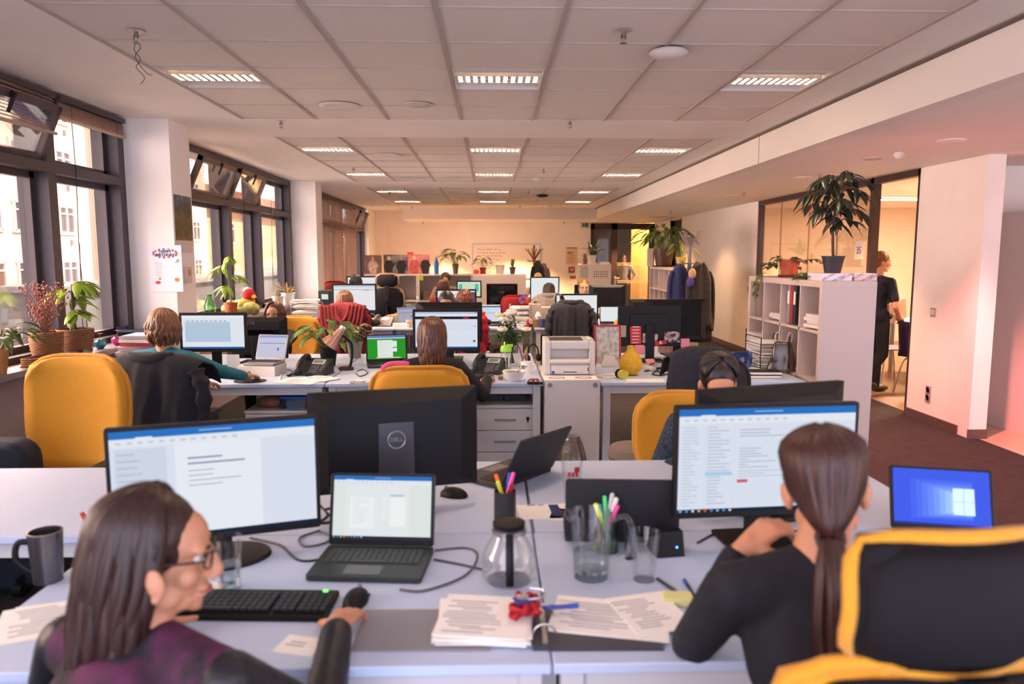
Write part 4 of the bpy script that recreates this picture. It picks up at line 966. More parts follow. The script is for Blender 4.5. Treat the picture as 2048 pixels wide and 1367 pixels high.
v = pt(200, 1120); t = thing('pen_holder', 'wire mesh pen holder at the left edge, half behind the woman in purple', 'pen holder', (v.x, v.y, DZ))
w_ = MB()
for k in range(14): w_.tube([(cos(k * pi / 7) * .036, sin(k * pi / 7) * .036, 0), (cos(k * pi / 7) * .042, sin(k * pi / 7) * .042, .1)], .0014, 5)
for z in (.002, .035, .07, .1): w_.tube([(cos(k * pi / 12) * (.036 + z * .06), sin(k * pi / 12) * (.036 + z * .06), z) for k in range(25)], .0018, 5)
obj('wire_cup', w_, WIRE, t)
pen('red pen leaning in the wire pen holder', v + Vector((.02, 0, .006)), v + Vector((-.045, 0, .15)), 'a81f22', 'c42a26', group=None, r=.006); pen('green pen in the wire pen holder', v + Vector((-.015, .01, .006)), v + Vector((.038, .0, .13)), '2c7a44', '38965a', group=None, r=.006)
glass('glass of water in front of the woman in purple', *pt(460, 1178)[:2], r0=.030, r1=.038, h=.15, water=.5)
glass('empty tumbler beside the water pitcher', *pt(1288, 1158)[:2], r0=.03, r1=.043, h=.14)
t = glass('tall beer glass with a red print by the tilted laptop', *pt(1143, 1000)[:2], r0=.028, r1=.042, h=.155)
pr = MB()
for k in range(3):
    a = -1.9 + k * .35; pr.box((cos(a) * .0395, sin(a) * .0395, .11), (.010, .002, .018), (0, 0, a + pi / 2))
pr.box((cos(-1.2) * .041, sin(-1.2) * .041, .128), (.02, .002, .02), (0, 0, -1.2 + pi / 2)); obj('print', pr, mat('b02a34', .5), t, smooth=0)
# glass carafe
v = pt(1018, 1158); t = thing('carafe', 'round glass carafe with a black stopper and handle strip', 'carafe', (v.x, v.y, DZ))
obj('flask', MB().lathe([(.001, 0), (.062, 0), (.078, .015), (.082, .05), (.072, .09), (.050, .125), (.042, .145), (.046, .16), (.043, .16), (.039, .146), (.047, .125), (.069, .088), (.079, .05), (.075, .017), (.001, .006)], n=36), TUMBLER, t)
obj('stopper', MB().lathe([(.001, .145), (.036, .145), (.044, .158), (.046, .168), (.03, .172), (.001, .174)], n=30), BLACK, t)
obj('neck_band', MB().lathe([(.0425, .138), (.049, .14), (.049, .152), (.0435, .152)], n=30), SILVER, t)
obj('handle_strip', MB().tube(spline([(0, -.048, .15), (0, -.078, .11), (0, -.090, .06), (0, -.086, .02)], 5), .011, 8, flat=.45), BLACK, t)
# water pitcher
v = pt(1182, 1152); t = thing('pitcher', 'clear glass pitcher half filled with water', 'pitcher', (v.x, v.y, DZ))
obj('jug', MB().lathe([(.001, 0), (.048, 0), (.052, .02), (.060, .17), (.063, .19), (.060, .19), (.057, .17), (.049, .02), (.001, .008)], n=36), TUMBLER, t)
obj('water', MB().lathe([(.001, .009), (.048, .02), (.0515, .075), (.001, .075)], n=30), glassy((.82, .88, .9), .12, .03, 'water'), t)
obj('handle', MB().tube(spline([(.058, 0, .165), (.10, 0, .175), (.115, 0, .12), (.095, 0, .06), (.055, 0, .05)], 6), .008, 10), TUMBLER, t)
obj('spout', MB().tube([(-.055, 0, .17), (-.075, 0, .195)], [.014, .010], 8), TUMBLER, t)
# folder, papers, lanyard, pens
v = pt(1095, 1258); t = thing('ring_binder', 'open dark binder with metal spine under the papers', 'binder', (v.x, v.y, DZ), R(-1))
obj('left_cover', MB().box((-.30, 0, .002), (.295 * 1.1, .20, .004)), mat('85858c', .5), t, smooth=0); obj('right_cover', MB().box((.13, -.0, .003), (.27, .205, .005)), mat('3b3d48', .5), t, smooth=0)
obj('spine', MB().box((-.02, 0, .006), (.04, .20, .01)), mat('30323c', .45), t, smooth=0)
obj('ring_bar', MB().box((-.01, 0, .013), (.012, .17, .006)).tube([(-.03 + .03 * 0, .05, .012)] + [(-.01 + .028 * cos(a), .05, .012 + .028 * sin(a)) for a in [pi - pi * k / 8 for k in range(9)]], .0022, 6).tube([(-.01 + .028 * cos(a), -.05, .012 + .028 * sin(a)) for a in [pi - pi * k / 8 for k in range(9)]], .0022, 6), SILVER, t)
papers('thick stack of printed pages lying on the left half of the binder', *pt(968, 1248)[:2], R(-3), .225, .215, DZ + .005, .016, 6, 3)
papers('printed sheet lying crookedly over the right half of the binder', *pt(1225, 1240)[:2], R(-9), .29, .19, DZ + .0065, .003, 2, 4)
papers('white sheet at the right end of the binder by the sticky notes', *pt(1300, 1232)[:2], R(14), .16, .20, DZ + .010, .002, 1, 5)
v = pt(1045, 1222, DZ + .03); t = thing('lanyard', 'crumpled red lanyard with badge clip on the binder', 'lanyard', (v.x, v.y, DZ + .026))
rn = random.Random(4); b = MB()
for k in range(5):
    c = [(rn.uniform(-.035, .045), rn.uniform(-.05, .05), rn.uniform(0, .035)) for _ in range(6)]; b.tube(spline(c, 4), .0095, 6, flat=.35)
obj('strap', b, mat('b01824', .6), t, smooth=180); obj('clip', MB().tube(spline([(.01, .0, .035), (.05, .0, .04), (.055, .04, .04), (.02, .05, .042)], 4), .003, 6).box((.0, .005, .04), (.03, .022, .004)), SILVER, t)
obj('badge', MB().box((.0, -.005, .036), (.045, .03, .003), (.2, .1, .5)), mat('4b3a8c', .4), t, smooth=0)
pen('blue pen lying across the binder rings', pt(1085, 1215, DZ + .03), pt(1158, 1210, DZ + .03), '1e3f9a', '2450b4', r=.006)
pen('dark grey pen on the desk left of the sticky notes', pt(1313, 1155, DZ + .005), pt(1352, 1182, DZ + .005), '303138', '44464e')
pen('blue ballpoint behind the sticky notes', pt(1398, 1205, DZ + .005), pt(1368, 1158, DZ + .005), '2b2f44', '2b57b8')
v = pt(1355, 1205); solo('sticky_note_pad', MB().box((0, 0, .011), (.076, .05, .022), (0, 0, -.1)), mat('d8d795', .8), 'yellow sticky note pad on the desk by the ponytailed woman', 'note pad', loc=(v.x, v.y, DZ), smooth=0, bevel=.0015)
v = pt(1092, 1022); t = papers('printed page with a blue table between the carafe and the beer glass', v.x, v.y, R(4), .20, .15, DZ, .001, 1, 6, lines_=False)
b = MB(); 
for k in range(10): b.box((.035, .06 - k * .012, .0016), (.035, .0095, .0006))
b.box((-.045, .066, .0016), (.03, .006, .0006)); b.box((-.01, .066, .0016), (.022, .006, .0006)); obj('table_print', b, mat('22356e', .7), t, smooth=0)
papers('white sheet right of the printed table by the green pen holder', *pt(1150, 1030)[:2], R(-12), .17, .12, DZ, .001, 1, 9)
papers('patterned paper on the left desk corner by the woman in purple', *pt(110, 1235)[:2], R(20), .24, .20, DZ, .001, 2, 8)
papers('small white tissue packet beside the water glass', *pt(420, 1180)[:2], R(-20), .10, .05, DZ, .015, 2, 8, lines_=False, cat='tissue packet', name='tissue_packet', group=None)
papers('white slip of paper below the black keyboard', *pt(600, 1290)[:2], R(-15), .10, .08, DZ, .001, 1, 18)
v = pt(1262, 1118); t = thing('mobile_phone', 'black mobile phone standing behind the pitcher handle', 'phone', (v.x, v.y, DZ), R(10), rot=(R(-12), 0, R(10)))
obj('case', MB().box((0, 0, .055), (.036, .012, .11)), BLACK, t, bevel=.004); obj('screen', MB().box((0, -.0065, .055), (.03, .001, .1)), GLOSS, t, smooth=0)
v = pt(1330, 1102); t = thing('docking_station', 'black wedge shaped docking station behind the tumbler', 'docking station', (v.x, v.y, DZ), R(8))
obj('case', MB().prism([(-.05, 0), (.05, 0), (.045, .012), (.0, .075), (-.03, .075)], .09, TR((-.045, 0, 0), (R(90), 0, R(90)))), BLACK, t, bevel=.003, smooth=0); obj('power_light', MB().ell((.02, -.045, .03), .003), emit('3a7dff', 2.5), t)
def dcable(label, pxs, z=DZ + .004, r=.0035, col=None): return cable(label, [pt(a, b_, z) for a, b_ in pxs], r, col)
dcable('dark cable running behind the document laptop to the left', [(500, 1075), (560, 1090), (600, 1120), (660, 1112), (690, 1092)])
dcable('looped grey cable between the left monitor and the laptop', [(640, 1060), (600, 1075), (610, 1092), (650, 1085), (662, 1072), (640, 1062)], col=mat('55555a', .5))
dcable('grey laptop cable looping right towards the carafe', [(870, 1100), (930, 1095), (955, 1110), (930, 1150), (850, 1180), (800, 1178)], col=mat('5b5b60', .5))
dcable('thin cable crossing from the laptop to the carafe', [(868, 1118), (920, 1128), (965, 1138)], col=mat('44444a', .5))
dcable('black cable running under the email monitor', [(1395, 1085), (1440, 1062), (1480, 1058), (1520, 1062)])
dcable('tangled black cables on the desk in front of the email monitor', [(1500, 1110), (1560, 1075), (1600, 1060), (1570, 1095), (1620, 1085), (1700, 1070)])
dcable('black cables bundled between the left monitor and the document laptop', [(640, 1010), (655, 1030), (640, 1045), (668, 1040), (650, 1020), (672, 1015)], DZ + .03, .005)
# ================================================================ plants, bottles, small furniture
def pot(t, r, h, col, r0=None, rim=.006, saucer=None, name='pot', soil=True):
    r0 = r0 or r * .72
    obj(name, MB().lathe([(.001, 0), (r0, 0), (r, h), (r + rim, h), (r + rim, h + rim * 1.6), (r - .006, h + rim * 1.6), (r - .008, h * .8), (.001, h * .78)], n=28), col, t)
    if soil: obj('soil', MB().lathe([(.001, h * .79), (r * .9, h * .8), (r * .85, h * .86), (.001, h * .9)], n=18), SOIL, t)
    if saucer: obj('saucer', MB().lathe([(.001, -.001), (r * .95, 0), (r * 1.1, .02), (r * 1.06, .02), (r * .9, .006), (.001, .006)], n=28), saucer, t)
def plant(label, loc, r=.06, h=.10, pc=None, kind='bush', H=.3, W_=.3, n=24, leafm=None, L=.1, lw=.04, seed=1, group=None, saucer=None, r0=None, name='potted_plant', pot_=True, stemm=None, bend=.5, lean=(0, 0)):
    rnd = random.Random(seed); t = thing(name, label, 'plant', loc, rnd.random() * 6 if kind not in ('ficus', 'vine', 'dying') else 0, group); lm = leafm or LEAF; st = MB(); lv = MB()
    if pot_: pot(t, r, h, pc or WHITE, r0, saucer=saucer)
    z0 = h * .85 if pot_ else 0
    if kind in ('bush', 'peace'):                       # arching blades or stalked leaves from the base
        for i in range(n):
            a = 2 * pi * i / n * 2.618 + rnd.random() * .5; e = rnd.uniform(.25, 1.0); d = Vector((cos(a), sin(a), 0)) * (W_ / 2) * e; hh = H * rnd.uniform(.45, 1) * (1.15 - .5 * e)
            tip = Vector((d.x + lean[0], d.y + lean[1], z0 + hh)); base = Vector((cos(a) * r * .3, sin(a) * r * .3, z0))
            mid = base.lerp(tip, .5) + Vector((0, 0, hh * .18)); st.tube(spline([base, mid, tip], 4), .0028 if H < .5 else .004, 5)
            lv.leaf(tip, d.normalized() + Vector((0, 0, .35 * (1 - e))), L * rnd.uniform(.75, 1.15), lw * rnd.uniform(.8, 1.1), bend * rnd.uniform(.6, 1.3))
    elif kind == 'blade':
        for i in range(n):
            a = 2 * pi * i / n * 2.618 + rnd.random() * .4; e = rnd.uniform(.15, 1); l = H * rnd.uniform(.65, 1.1); k = .5 + e
            rows = []; dd = Vector((cos(a), sin(a), 0)); sd_ = Vector((-sin(a), cos(a), 0)); 
            for j in range(8):
                q = j / 7; p = Vector((0, 0, z0)) + dd * (r * .25 + W_ / 2 * e * (q ** 1.3) ) + Vector((0, 0, l * (q * (1.15 - .45 * e) - bend * e * q ** 3)))
                w2 = lw * (sin(pi * (.12 + .86 * q)) ** .7) * .5; rows.append([p - sd_ * w2, p + Vector((0, 0, -w2 * .4)), p + sd_ * w2])
            lv.sheet(rows, .0015)
    elif kind in ('tree', 'ficus'):
        top = Vector((lean[0], lean[1], z0 + H)); tr = spline([(0, 0, z0), (lean[0] * .1 - .02 * H, 0, z0 + H * .35), (lean[0] * .75, lean[1] * .5, z0 + H * .7), top], 6); st.tube(tr, [r * .10 * (1 - .6 * i / len(tr)) + .003 for i in range(len(tr))], 7)
        nb = max(4, n // 8)
        for i in range(nb):
            q = .38 + .60 * i / (nb - 1) if nb > 1 else 1; p = tr[min(len(tr) - 1, int(q * (len(tr) - 1)))]; a = i * 2.4 + seed; e = rnd.uniform(.55, 1) * (1.15 - .35 * abs(q - .75))
            end = p + Vector((cos(a) * W_ / 2 * e, sin(a) * W_ / 2 * e, H * rnd.uniform(.02, .16))); br = spline([p, p.lerp(end, .5) + Vector((0, 0, H * .07)), end + Vector((0, 0, -H * .03))], 5); st.tube(br, [.005 * (1 - .7 * k / len(br)) + .001 for k in range(len(br))], 5)
            for k in range(8):
                pp = br[min(len(br) - 1, 2 + int(k * (len(br) - 2) / 7))]; aa = a + (1 if k % 2 else -1) * rnd.uniform(.3, 1.2)
                lv.leaf(pp, (cos(aa), sin(aa), rnd.uniform(-.9, -.1)), L * rnd.uniform(.75, 1.15), lw * rnd.uniform(.8, 1.1), bend * .8)
    elif kind == 'vine':
        for i in range(max(3, n // 8)):
            a = seed + i * 1.3; e = rnd.uniform(.5, 1); pts = [Vector((cos(a) * r * .5, sin(a) * r * .5, z0)), Vector((cos(a) * W_ * .25 * e, sin(a) * W_ * .25 * e, z0 + H * .35 * rnd.uniform(.3, 1))), Vector((cos(a) * W_ * .45 * e, sin(a) * W_ * .4 * e, z0 + H * rnd.uniform(-.3, .3))), Vector((cos(a) * W_ * .5 * e, sin(a) * W_ * .5 * e, max(.01, z0 - h * .8 * rnd.random())))]
            sp = spline(pts, 5); st.tube(sp, .002, 5)
            for k in range(8):
                p = sp[min(len(sp) - 1, 2 + 2 * k)]; aa = a + rnd.uniform(-1.4, 1.4); lv.leaf(p, (cos(aa), sin(aa), rnd.uniform(.0, .5)), L * rnd.uniform(.7, 1.1), lw, bend)
    elif kind == 'twig':
        for i in range(n):
            a = rnd.random() * 6.28; e = rnd.uniform(.2, 1); end = Vector((cos(a) * W_ / 2 * e, sin(a) * W_ / 2 * e, z0 + H * rnd.uniform(.5, 1))); sp = spline([(0, 0, z0), Vector((0, 0, z0)).lerp(end, .5) + Vector((rnd.uniform(-.02, .02), rnd.uniform(-.02, .02), 0)), end], 4); st.tube(sp, .0022, 4)
            for k in range(7):
                p = sp[3 + min(5, k)]; lv.ell(p + Vector([rnd.uniform(-.022, .022) for _ in range(3)]), .0055 * rnd.uniform(.6, 1.5), None, 6)
    if lv.V:
        o = obj('leaves' if kind != 'twig' else 'dried_flowers', lv, lm, t, smooth=180)
        if kind == 'twig': o['kind'] = 'stuff'
    if st.V: obj('stems', st, stemm or mat('5b6b36', .6), t)
    return t
def bottle(label, loc, r=.035, h=.24, col=None, capc='2c5fb4', name='bottle', group=None):
    t = thing(name, label, 'bottle', loc, 0, group); k = h
    obj('bottle_body', MB().lathe([(.001, 0), (r * .9, 0), (r, .01), (r, k * .30), (r * .92, k * .36), (r, k * .42), (r, k * .62), (r * .45, k * .86), (r * .40, k * .93), (.001, k * .93)], n=22), col or TUMBLER, t)
    obj('bottle_cap', MB().lathe([(.001, k * .925), (r * .46, k * .925), (r * .46, k), (.001, k)], n=16), mat(capc, .4), t); return t
def pedestal(label, x, y, h=.56, w=.42, d=.55, key=True, group='white drawer units under the desks'):
    t = thing('drawer_unit', label, 'drawers', (x, y, 0), 0, group); m = mat('d3cecb', .5)
    obj('carcass', MB().bb(-w / 2, w / 2, -d / 2 + .02, d / 2, .03, h - .022), m, t, smooth=0); obj('top_panel', MB().bb(-w / 2 - .004, w / 2 + .004, -d / 2, d / 2, h - .02, h), m, t, smooth=0, bevel=.002)
    for k in range(3):
        dh = (h - .07) / 3; z = .045 + k * dh
        dr = obj('drawer', MB().bb(-w / 2 + .003, w / 2 - .003, -d / 2, -d / 2 + .018, z + .003, z + dh - .003), m, t, smooth=0, bevel=.0015)
        obj('handle', MB().box((0, -d / 2 - .012, z + dh * .5), (.16, .012, .012)).box((-.06, -d / 2 - .005, z + dh * .5), (.01, .012, .01)).box((.06, -d / 2 - .005, z + dh * .5), (.01, .012, .01)), GREYM, dr, smooth=0, bevel=.002)
    if key: obj('key', MB().cyl((w * .4, -d / 2, h - .10), (w * .4, -d / 2 - .01, h - .10), .012).box((w * .4, -d / 2 - .015, h - .11), (.01, .006, .03)), BLACK, t)
    for a in (-1, 1):
        for b_ in (-1, 1): obj('caster', MB().cyl((a * w * .4 - .012, b_ * d * .4, .018), (a * w * .4 + .012, b_ * d * .4, .018), .018, n=12), BLACK, t)
    return t
def box_thing(name, label, cat, c, d, col, rz=0, group=None, bevel=.002, rot=None):
    return solo(name, MB().box((0, 0, d[2] / 2), d), col, label, cat, group, loc=c, rz=rz, smooth=0, bevel=bevel, rot=rot)
def tray(label, loc, rz, n=3, w=.25, d=.33, gap=.07, col=None, name='letter_tray', full=1, seed=1):
    rnd = random.Random(seed); t = thing(name, label, 'letter tray', loc, rz); c = col or WIRE; fr = MB()
    for sx_ in (-1, 1):
        for sy_ in (-1, 1): fr.cyl((sx_ * w / 2, sy_ * d / 2, 0), (sx_ * w / 2, sy_ * d / 2, n * gap), .004, n=6)
        fr.tube([(sx_ * w / 2, -d / 2, n * gap), (sx_ * w / 2, d / 2, n * gap)], .004, 6)
    for sy_ in (-1, 1): fr.tube([(-w / 2, sy_ * d / 2, .006), (w / 2, sy_ * d / 2, .006)], .004, 6)
    obj('tray_frame', fr, c, t)
    for k in range(n):
        z = .01 + k * gap; s = MB()
        s.tube([(-w / 2, -d / 2, z + .02), (w / 2, -d / 2, z + .02), (w / 2, d / 2, z + .02), (-w / 2, d / 2, z + .02), (-w / 2, -d / 2, z + .02)], .003, 6)
        for q in range(9): s.box((-w / 2 + w * q / 8, 0, z), (.003, d, .003))
        sh = obj('tray_shelf', s, c, t, smooth=0)
        if full:
            p = MB(); 
            for q in range(4): p.box((rnd.uniform(-.01, .01), rnd.uniform(-.015, .01), z + .004 + q * .008), (w * .88, d * .9, .007), (0, 0, rnd.uniform(-.06, .06)))
            obj('paper_stack', p, PAPER, sh, smooth=0)
    return t
# ================================================================ second desk cluster
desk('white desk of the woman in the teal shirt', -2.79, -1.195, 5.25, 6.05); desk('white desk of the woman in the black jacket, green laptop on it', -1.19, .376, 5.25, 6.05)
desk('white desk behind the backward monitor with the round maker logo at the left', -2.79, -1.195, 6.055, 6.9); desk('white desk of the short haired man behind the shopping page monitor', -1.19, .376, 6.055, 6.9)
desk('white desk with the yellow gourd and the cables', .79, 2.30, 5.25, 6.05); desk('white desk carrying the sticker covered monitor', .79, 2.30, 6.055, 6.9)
def sit(label, px, py, Y, rzd, lean=8, seatadd=0, **k):
    p = at(px, py, Y); L = R(lean); f = .525 * sin(L) + .012; rz = R(rzd)
    st_ = p.z - (.525 * cos(L) + .228 + .08) + seatadd
    return seated(label, p.x + sin(rz) * f, p.y - cos(rz) * f, rzd, lean=lean, seat=st_, **k)
BR1 = ('4a2d20', '8a5f42'); BR2 = ('2c1810', '5f3a28'); AUB = ('3a1712', '6e3326'); BLK = ('0b0908', '241c1a')
sit('woman with a brown bob in a teal shirt, seen from behind', 328, 617, 4.95, -6, lh=pt(395, 770, .78), rh=pt(492, 752, .785), rhd=(.5, 1, -.15), hair=('bob', BR1, .15), topmat=mat('1b6a7c', .8, var=.15, scale=14, bump=.4, bscale=20), lean=12, vox=.008, face=False, rcurl=.5)
chair('yellow swivel chair under the navy jacket of the woman in teal', at(345, 800, 4.9).x, 4.78, R(-4), high=.46, wide=.50, seatz=.44)
jacket('dark navy jacket hung over the chair of the woman in teal', at(350, 800, 4.75).x, 4.80, R(-4), '15161f', w=.64, h=.60, top=1.03, seed=3, back=-.305)
sit('woman with long straight brown hair in a black jacket at the shopping page', 864, 634, 4.93, 2, lh=pt(800, 752, .78), rh=pt(975, 756, .785), rhd=(.2, 1, -.15), hair=('long', ('34190f', '6b4230'), .27), top=('191a1f', None), lean=10, vox=.008, face=False)
chair('yellow swivel chair in front of the black jacket woman', at(838, 780, 4.55).x, 4.72, R(3), high=.42, wide=.58, seatz=.46)
t = thing('scarf', 'pink scarf lying on the top edge of the yellow chair', 'scarf', (at(795, 728, 4.46).x, 4.44, .985)); obj('cloth', MB().tube(spline([(-.09, 0, -.02), (-.05, 0, .012), (.02, 0, .018), (.07, .0, .012)], 5), .022, 8, flat=.8), mat('d6508e', .85), t)
sit('woman with auburn hair looking over the backward monitor at the left', 547, 604, 7.35, 172, lh=(-2.0, 6.78, .79), rh=(-2.35, 6.75, .78), hair=('bob', ('32170f', '6a3826'), .12), top=('151820', None), lean=10, turn=8, vox=.008, sleeve=.9)
chair('yellow swivel chair of the auburn woman by the window', at(578, 660, 7.65).x, 7.62, R(176), high=.46, wide=.50, seatz=.44)
sit('man with short dark hair, only forehead showing above a monitor', 893, 581, 7.35, 178, hair=('short', ('120d0b', '2c221e'), 0), top=('22242c', None), female=False, lean=8, nod=22, vox=.008)
# monitors of the second cluster
def mon(label, px0, px1, pyt, Y, hpx, kind, back=False, yaw=0, **k):
    a, b_ = at(px0, pyt, Y), at(px1, pyt, Y); w = (b_.x - a.x) / max(.5, cos(R(yaw))); h = hpx * Y / F
    return monitor(label, (a.x + b_.x) / 2, Y, R((180 if back else 0) + yaw), w, h, a.z - h / 2, kind, **k)
mon('lit monitor with a blue table in front of the woman in teal', 358, 493, 625, 6.0, 78, 'table', style='thick', seed=4)
m_ = mon('backward monitor with a round maker mark and glossy lower band', 452, 574, 634, 6.40, 82, None, True, style='thick', logo=None)
TB = TR((.035, .052, at(0, 646, 6.4).z - DZ), (R(90), 0, R(180))); lb = text_mb('LG', .034, TB @ TR((.012, 0, 0)), None, .001); lb.tube([TB @ Vector((-.035 + .014 * cos(2 * pi * k / 16), .014 * sin(2 * pi * k / 16), 0)) for k in range(17)], .002, 5)
obj('logo', lb, mat('8f8f94', .4, metal=.4), m_); obj('gloss_band', MB().box((0, .045, at(0, 665, 6.4).z - DZ), (.40, .016, .05)), GLOSS, m_, smooth=0, bevel=.004)
mon('lit monitor with a shopping page and a red badge', 825, 960, 618, 6.0, 85, 'shop', style='thick', seed=2)
mon('black monitor back hiding the short haired man', 833, 964, 604, 6.55, 80, None, True, style='thick')
st_ = [('sticker', .235, -.06, .04, .10, 'b9a98a')]
m_ = mon('black monitor back covered with stickers and photos', 1236, 1362, 612, 6.35, 81, None, True, style='slim', logo=None)
zz = lambda py, Y=6.3: at(0, py, Y).z - DZ; cx_ = (at(1236, 612, 6.35).x + at(1362, 612, 6.35).x) / 2
def stick(nm, px, py, w, h, col, rot=0, y=.0335, parent=m_): return obj(nm, MB().box((-(at(px, py, 6.3).x - cx_), y, zz(py)), (w, .0016, h), (0, rot, 0)), mat(col, .7) if isinstance(col, str) else col, parent, smooth=0)
stick('paper_label', 1247, 666, .05, .10, 'a59a80'); stick('red_flyer', 1272, 674, .095, .15, 'c4343e', .05); stick('photo_print', 1301, 681, .13, .085, two('8a5a50', 'd8b8a8', 30, .5), -.05); stick('red_badge', 1322, 690, .10, .035, 'c02a30', .25, .036); stick('photo_print', 1345, 678, .135, .095, two('25364a', 'c0a090', 24, .5), .03); stick('pink_note', 1280, 704, .08, .085, 'e88a92', 0, .038); stick('turquoise_note', 1232, 672, .03, .06, '7fc0bc'); stick('pink_note', 1372, 690, .075, .07, 'e58c98', 0, .02)
fl = MB()
for k in range(6): fl.box((-(at(1272, 674, 6.3).x - cx_), .035, zz(657 + k * 6.5)), (.06, .001, .008))
obj('flyer_print', fl, mat('e2c0c0', .7), m_, smooth=0); obj('badge_letter', text_mb('b', .04, TR((-(at(1322, 690, 6.3).x - cx_), .038, zz(689)), (R(90), 0, R(180))), None, .0008, .001), WHITE, m_)
mon('angled black monitor back behind the sticker covered one', 1288, 1415, 598, 6.75, 82, None, True, yaw=10, style='bulge')
m2 = mon('black monitor back with a lamp hook and pale port row, partly hidden', 1258, 1330, 598, 9.95, 50, None, True, style='bulge')
solo('headphone_hook', MB().tube(spline([(0, 0, 0), (0, 0, .05), (.025, 0, .085), (.055, 0, .05), (.055, 0, .01)], 5), .007, 8), SILVER, 'silver hook standing above the sticker covered monitor', 'hook', loc=at(1352, 618, 6.75))
# laptops
v = pt(516, 752); box_thing('paper_ream', 'white paper pack under the silver laptop', 'paper pack', (v.x, v.y + .11, DZ), (.30, .22, .075), mat('e3ded2', .7), R(-8)); 
laptop('silver laptop on a paper pack showing a spreadsheet', v.x + .015, v.y + .115, R(-10), 'sheet', .25, .21, open_=112, seed=4, col=mat('a9a9ac', .35, metal=.6), z=DZ + .077, keycol=mat('2b2b30', .5))
v = pt(770, 738); laptop('black laptop with a bright green screen', v.x - .0, v.y + .19, R(12), 'green', .345, .24, open_=108, seed=7)
phone('dark desk telephone between the silver laptop and the gooseneck lamp', *pt(628, 748)[:2], R(-14)); phone('dark desk telephone right of the shopping page monitor', *pt(978, 745)[:2], R(-22))
keyboard('black keyboard by the hand of the black jacket woman', *pt(940, 757)[:2], R(4), w=.36); keyboard('black keyboard in front of the woman in teal', *pt(440, 752)[:2], R(-5), w=.36)
solo('mouse_mat', MB().lathe([(.001, 0), (.115, 0), (.115, .006), (.001, .006)], n=30, flat=.8), DARK, 'round black mouse mat under the hand of the woman in teal', 'mouse mat', loc=pt(500, 762))
mouse('black mouse under the hand of the woman in teal', *pt(493, 755)[:2], R(-20), z=DZ + .007); mouse('dark mouse under the hand of the black jacket woman', *pt(974, 753)[:2], R(0))
# gooseneck lamp
v = pt(690, 741); t = thing('desk_lamp', 'pinkish metal gooseneck lamp bent over the desk telephone', 'lamp', (v.x, v.y + .05, DZ)); cm = mat('b98a78', .3, metal=.55)
obj('lamp_base', MB().lathe([(.001, 0), (.062, 0), (.062, .016), (.05, .024), (.001, .026)], n=30), mat('5c4a44', .3, metal=.7), t)
obj('gooseneck', MB().tube(spline([(.03, 0, .02), (.05, 0, .12), (.04, 0, .22), (-.03, 0, .28), (-.06, 0, .27)], 7), .011, 10), BLACK, t)
obj('lamp_shade', MB().lathe([(.001, .12), (.028, .118), (.036, .06), (.075, -.04), (.072, -.04), (.033, .058), (.001, .1)], n=28, T=TR((-.10, 0, .235), (0, R(40), 0))), cm, t)
obj('switch_ring', MB().lathe([(.001, .12), (.03, .12), (.03, .145), (.001, .15)], n=20, T=TR((-.10, 0, .235), (0, R(40), 0))), SILVER, t)
plant('leafy green plant in a black pot behind the gooseneck lamp', pt(655, 736) + Vector((-.02, .14, 0)), .075, .15, BLACK, 'bush', .26, .50, 44, mat('5f7c34', .5, var=.4, scale=8), .14, .07, 5, bend=.6)
plant('pale variegated plant in a grey trough behind the gooseneck lamp', pt(680, 728) + Vector((.05, .42, 0)), .07, .13, mat('8b8b86', .6), 'bush', .20, .34, 20, mat('a9a97a', .5, var=.4, scale=8), .10, .06, 8)
papers('loose printed pages at the desk edge by the telephone', *pt(600, 762)[:2], R(-16), .30, .21, DZ, .004, 4, 12); papers('second fan of printed pages beside the loose pages', *pt(640, 758)[:2], R(-35), .25, .18, DZ + .005, .003, 3, 13)
for k, (px, py, w, h) in enumerate(((398, 706, .085, .05), (466, 712, .10, .13))): box_thing('paper_note', ('small white note clipped under the monitor of the woman in teal', 'handwritten white note standing right of the monitor foot')[k], 'note', Vector((at(px, py, 5.93).x, 5.93, DZ)), (w, .003, (.045, .125)[k]), mat('d9d5d3', .8))
dcable('black cables beside the silver laptop', [(560, 735), (585, 742), (575, 752), (600, 745), (618, 755)]); dcable('earphone cable loop by the green laptop', [(712, 745), (720, 752), (735, 745), (725, 738), (715, 742)]); dcable('white charger cable beside the silver laptop', [(555, 728), (562, 745), (560, 760)], col=WHITE)
mb_ = MB(); 
for k in range(5): mb_.box((-.06 + k * .03, (k % 2) * .04, .012), (.035, .05, .022), (0, 0, k * .7))
solo('cable_adapter', mb_, WHITE, 'heap of small white charger plugs by the yellow chair', 'charger', loc=pt(722, 766), smooth=0, bevel=.004)
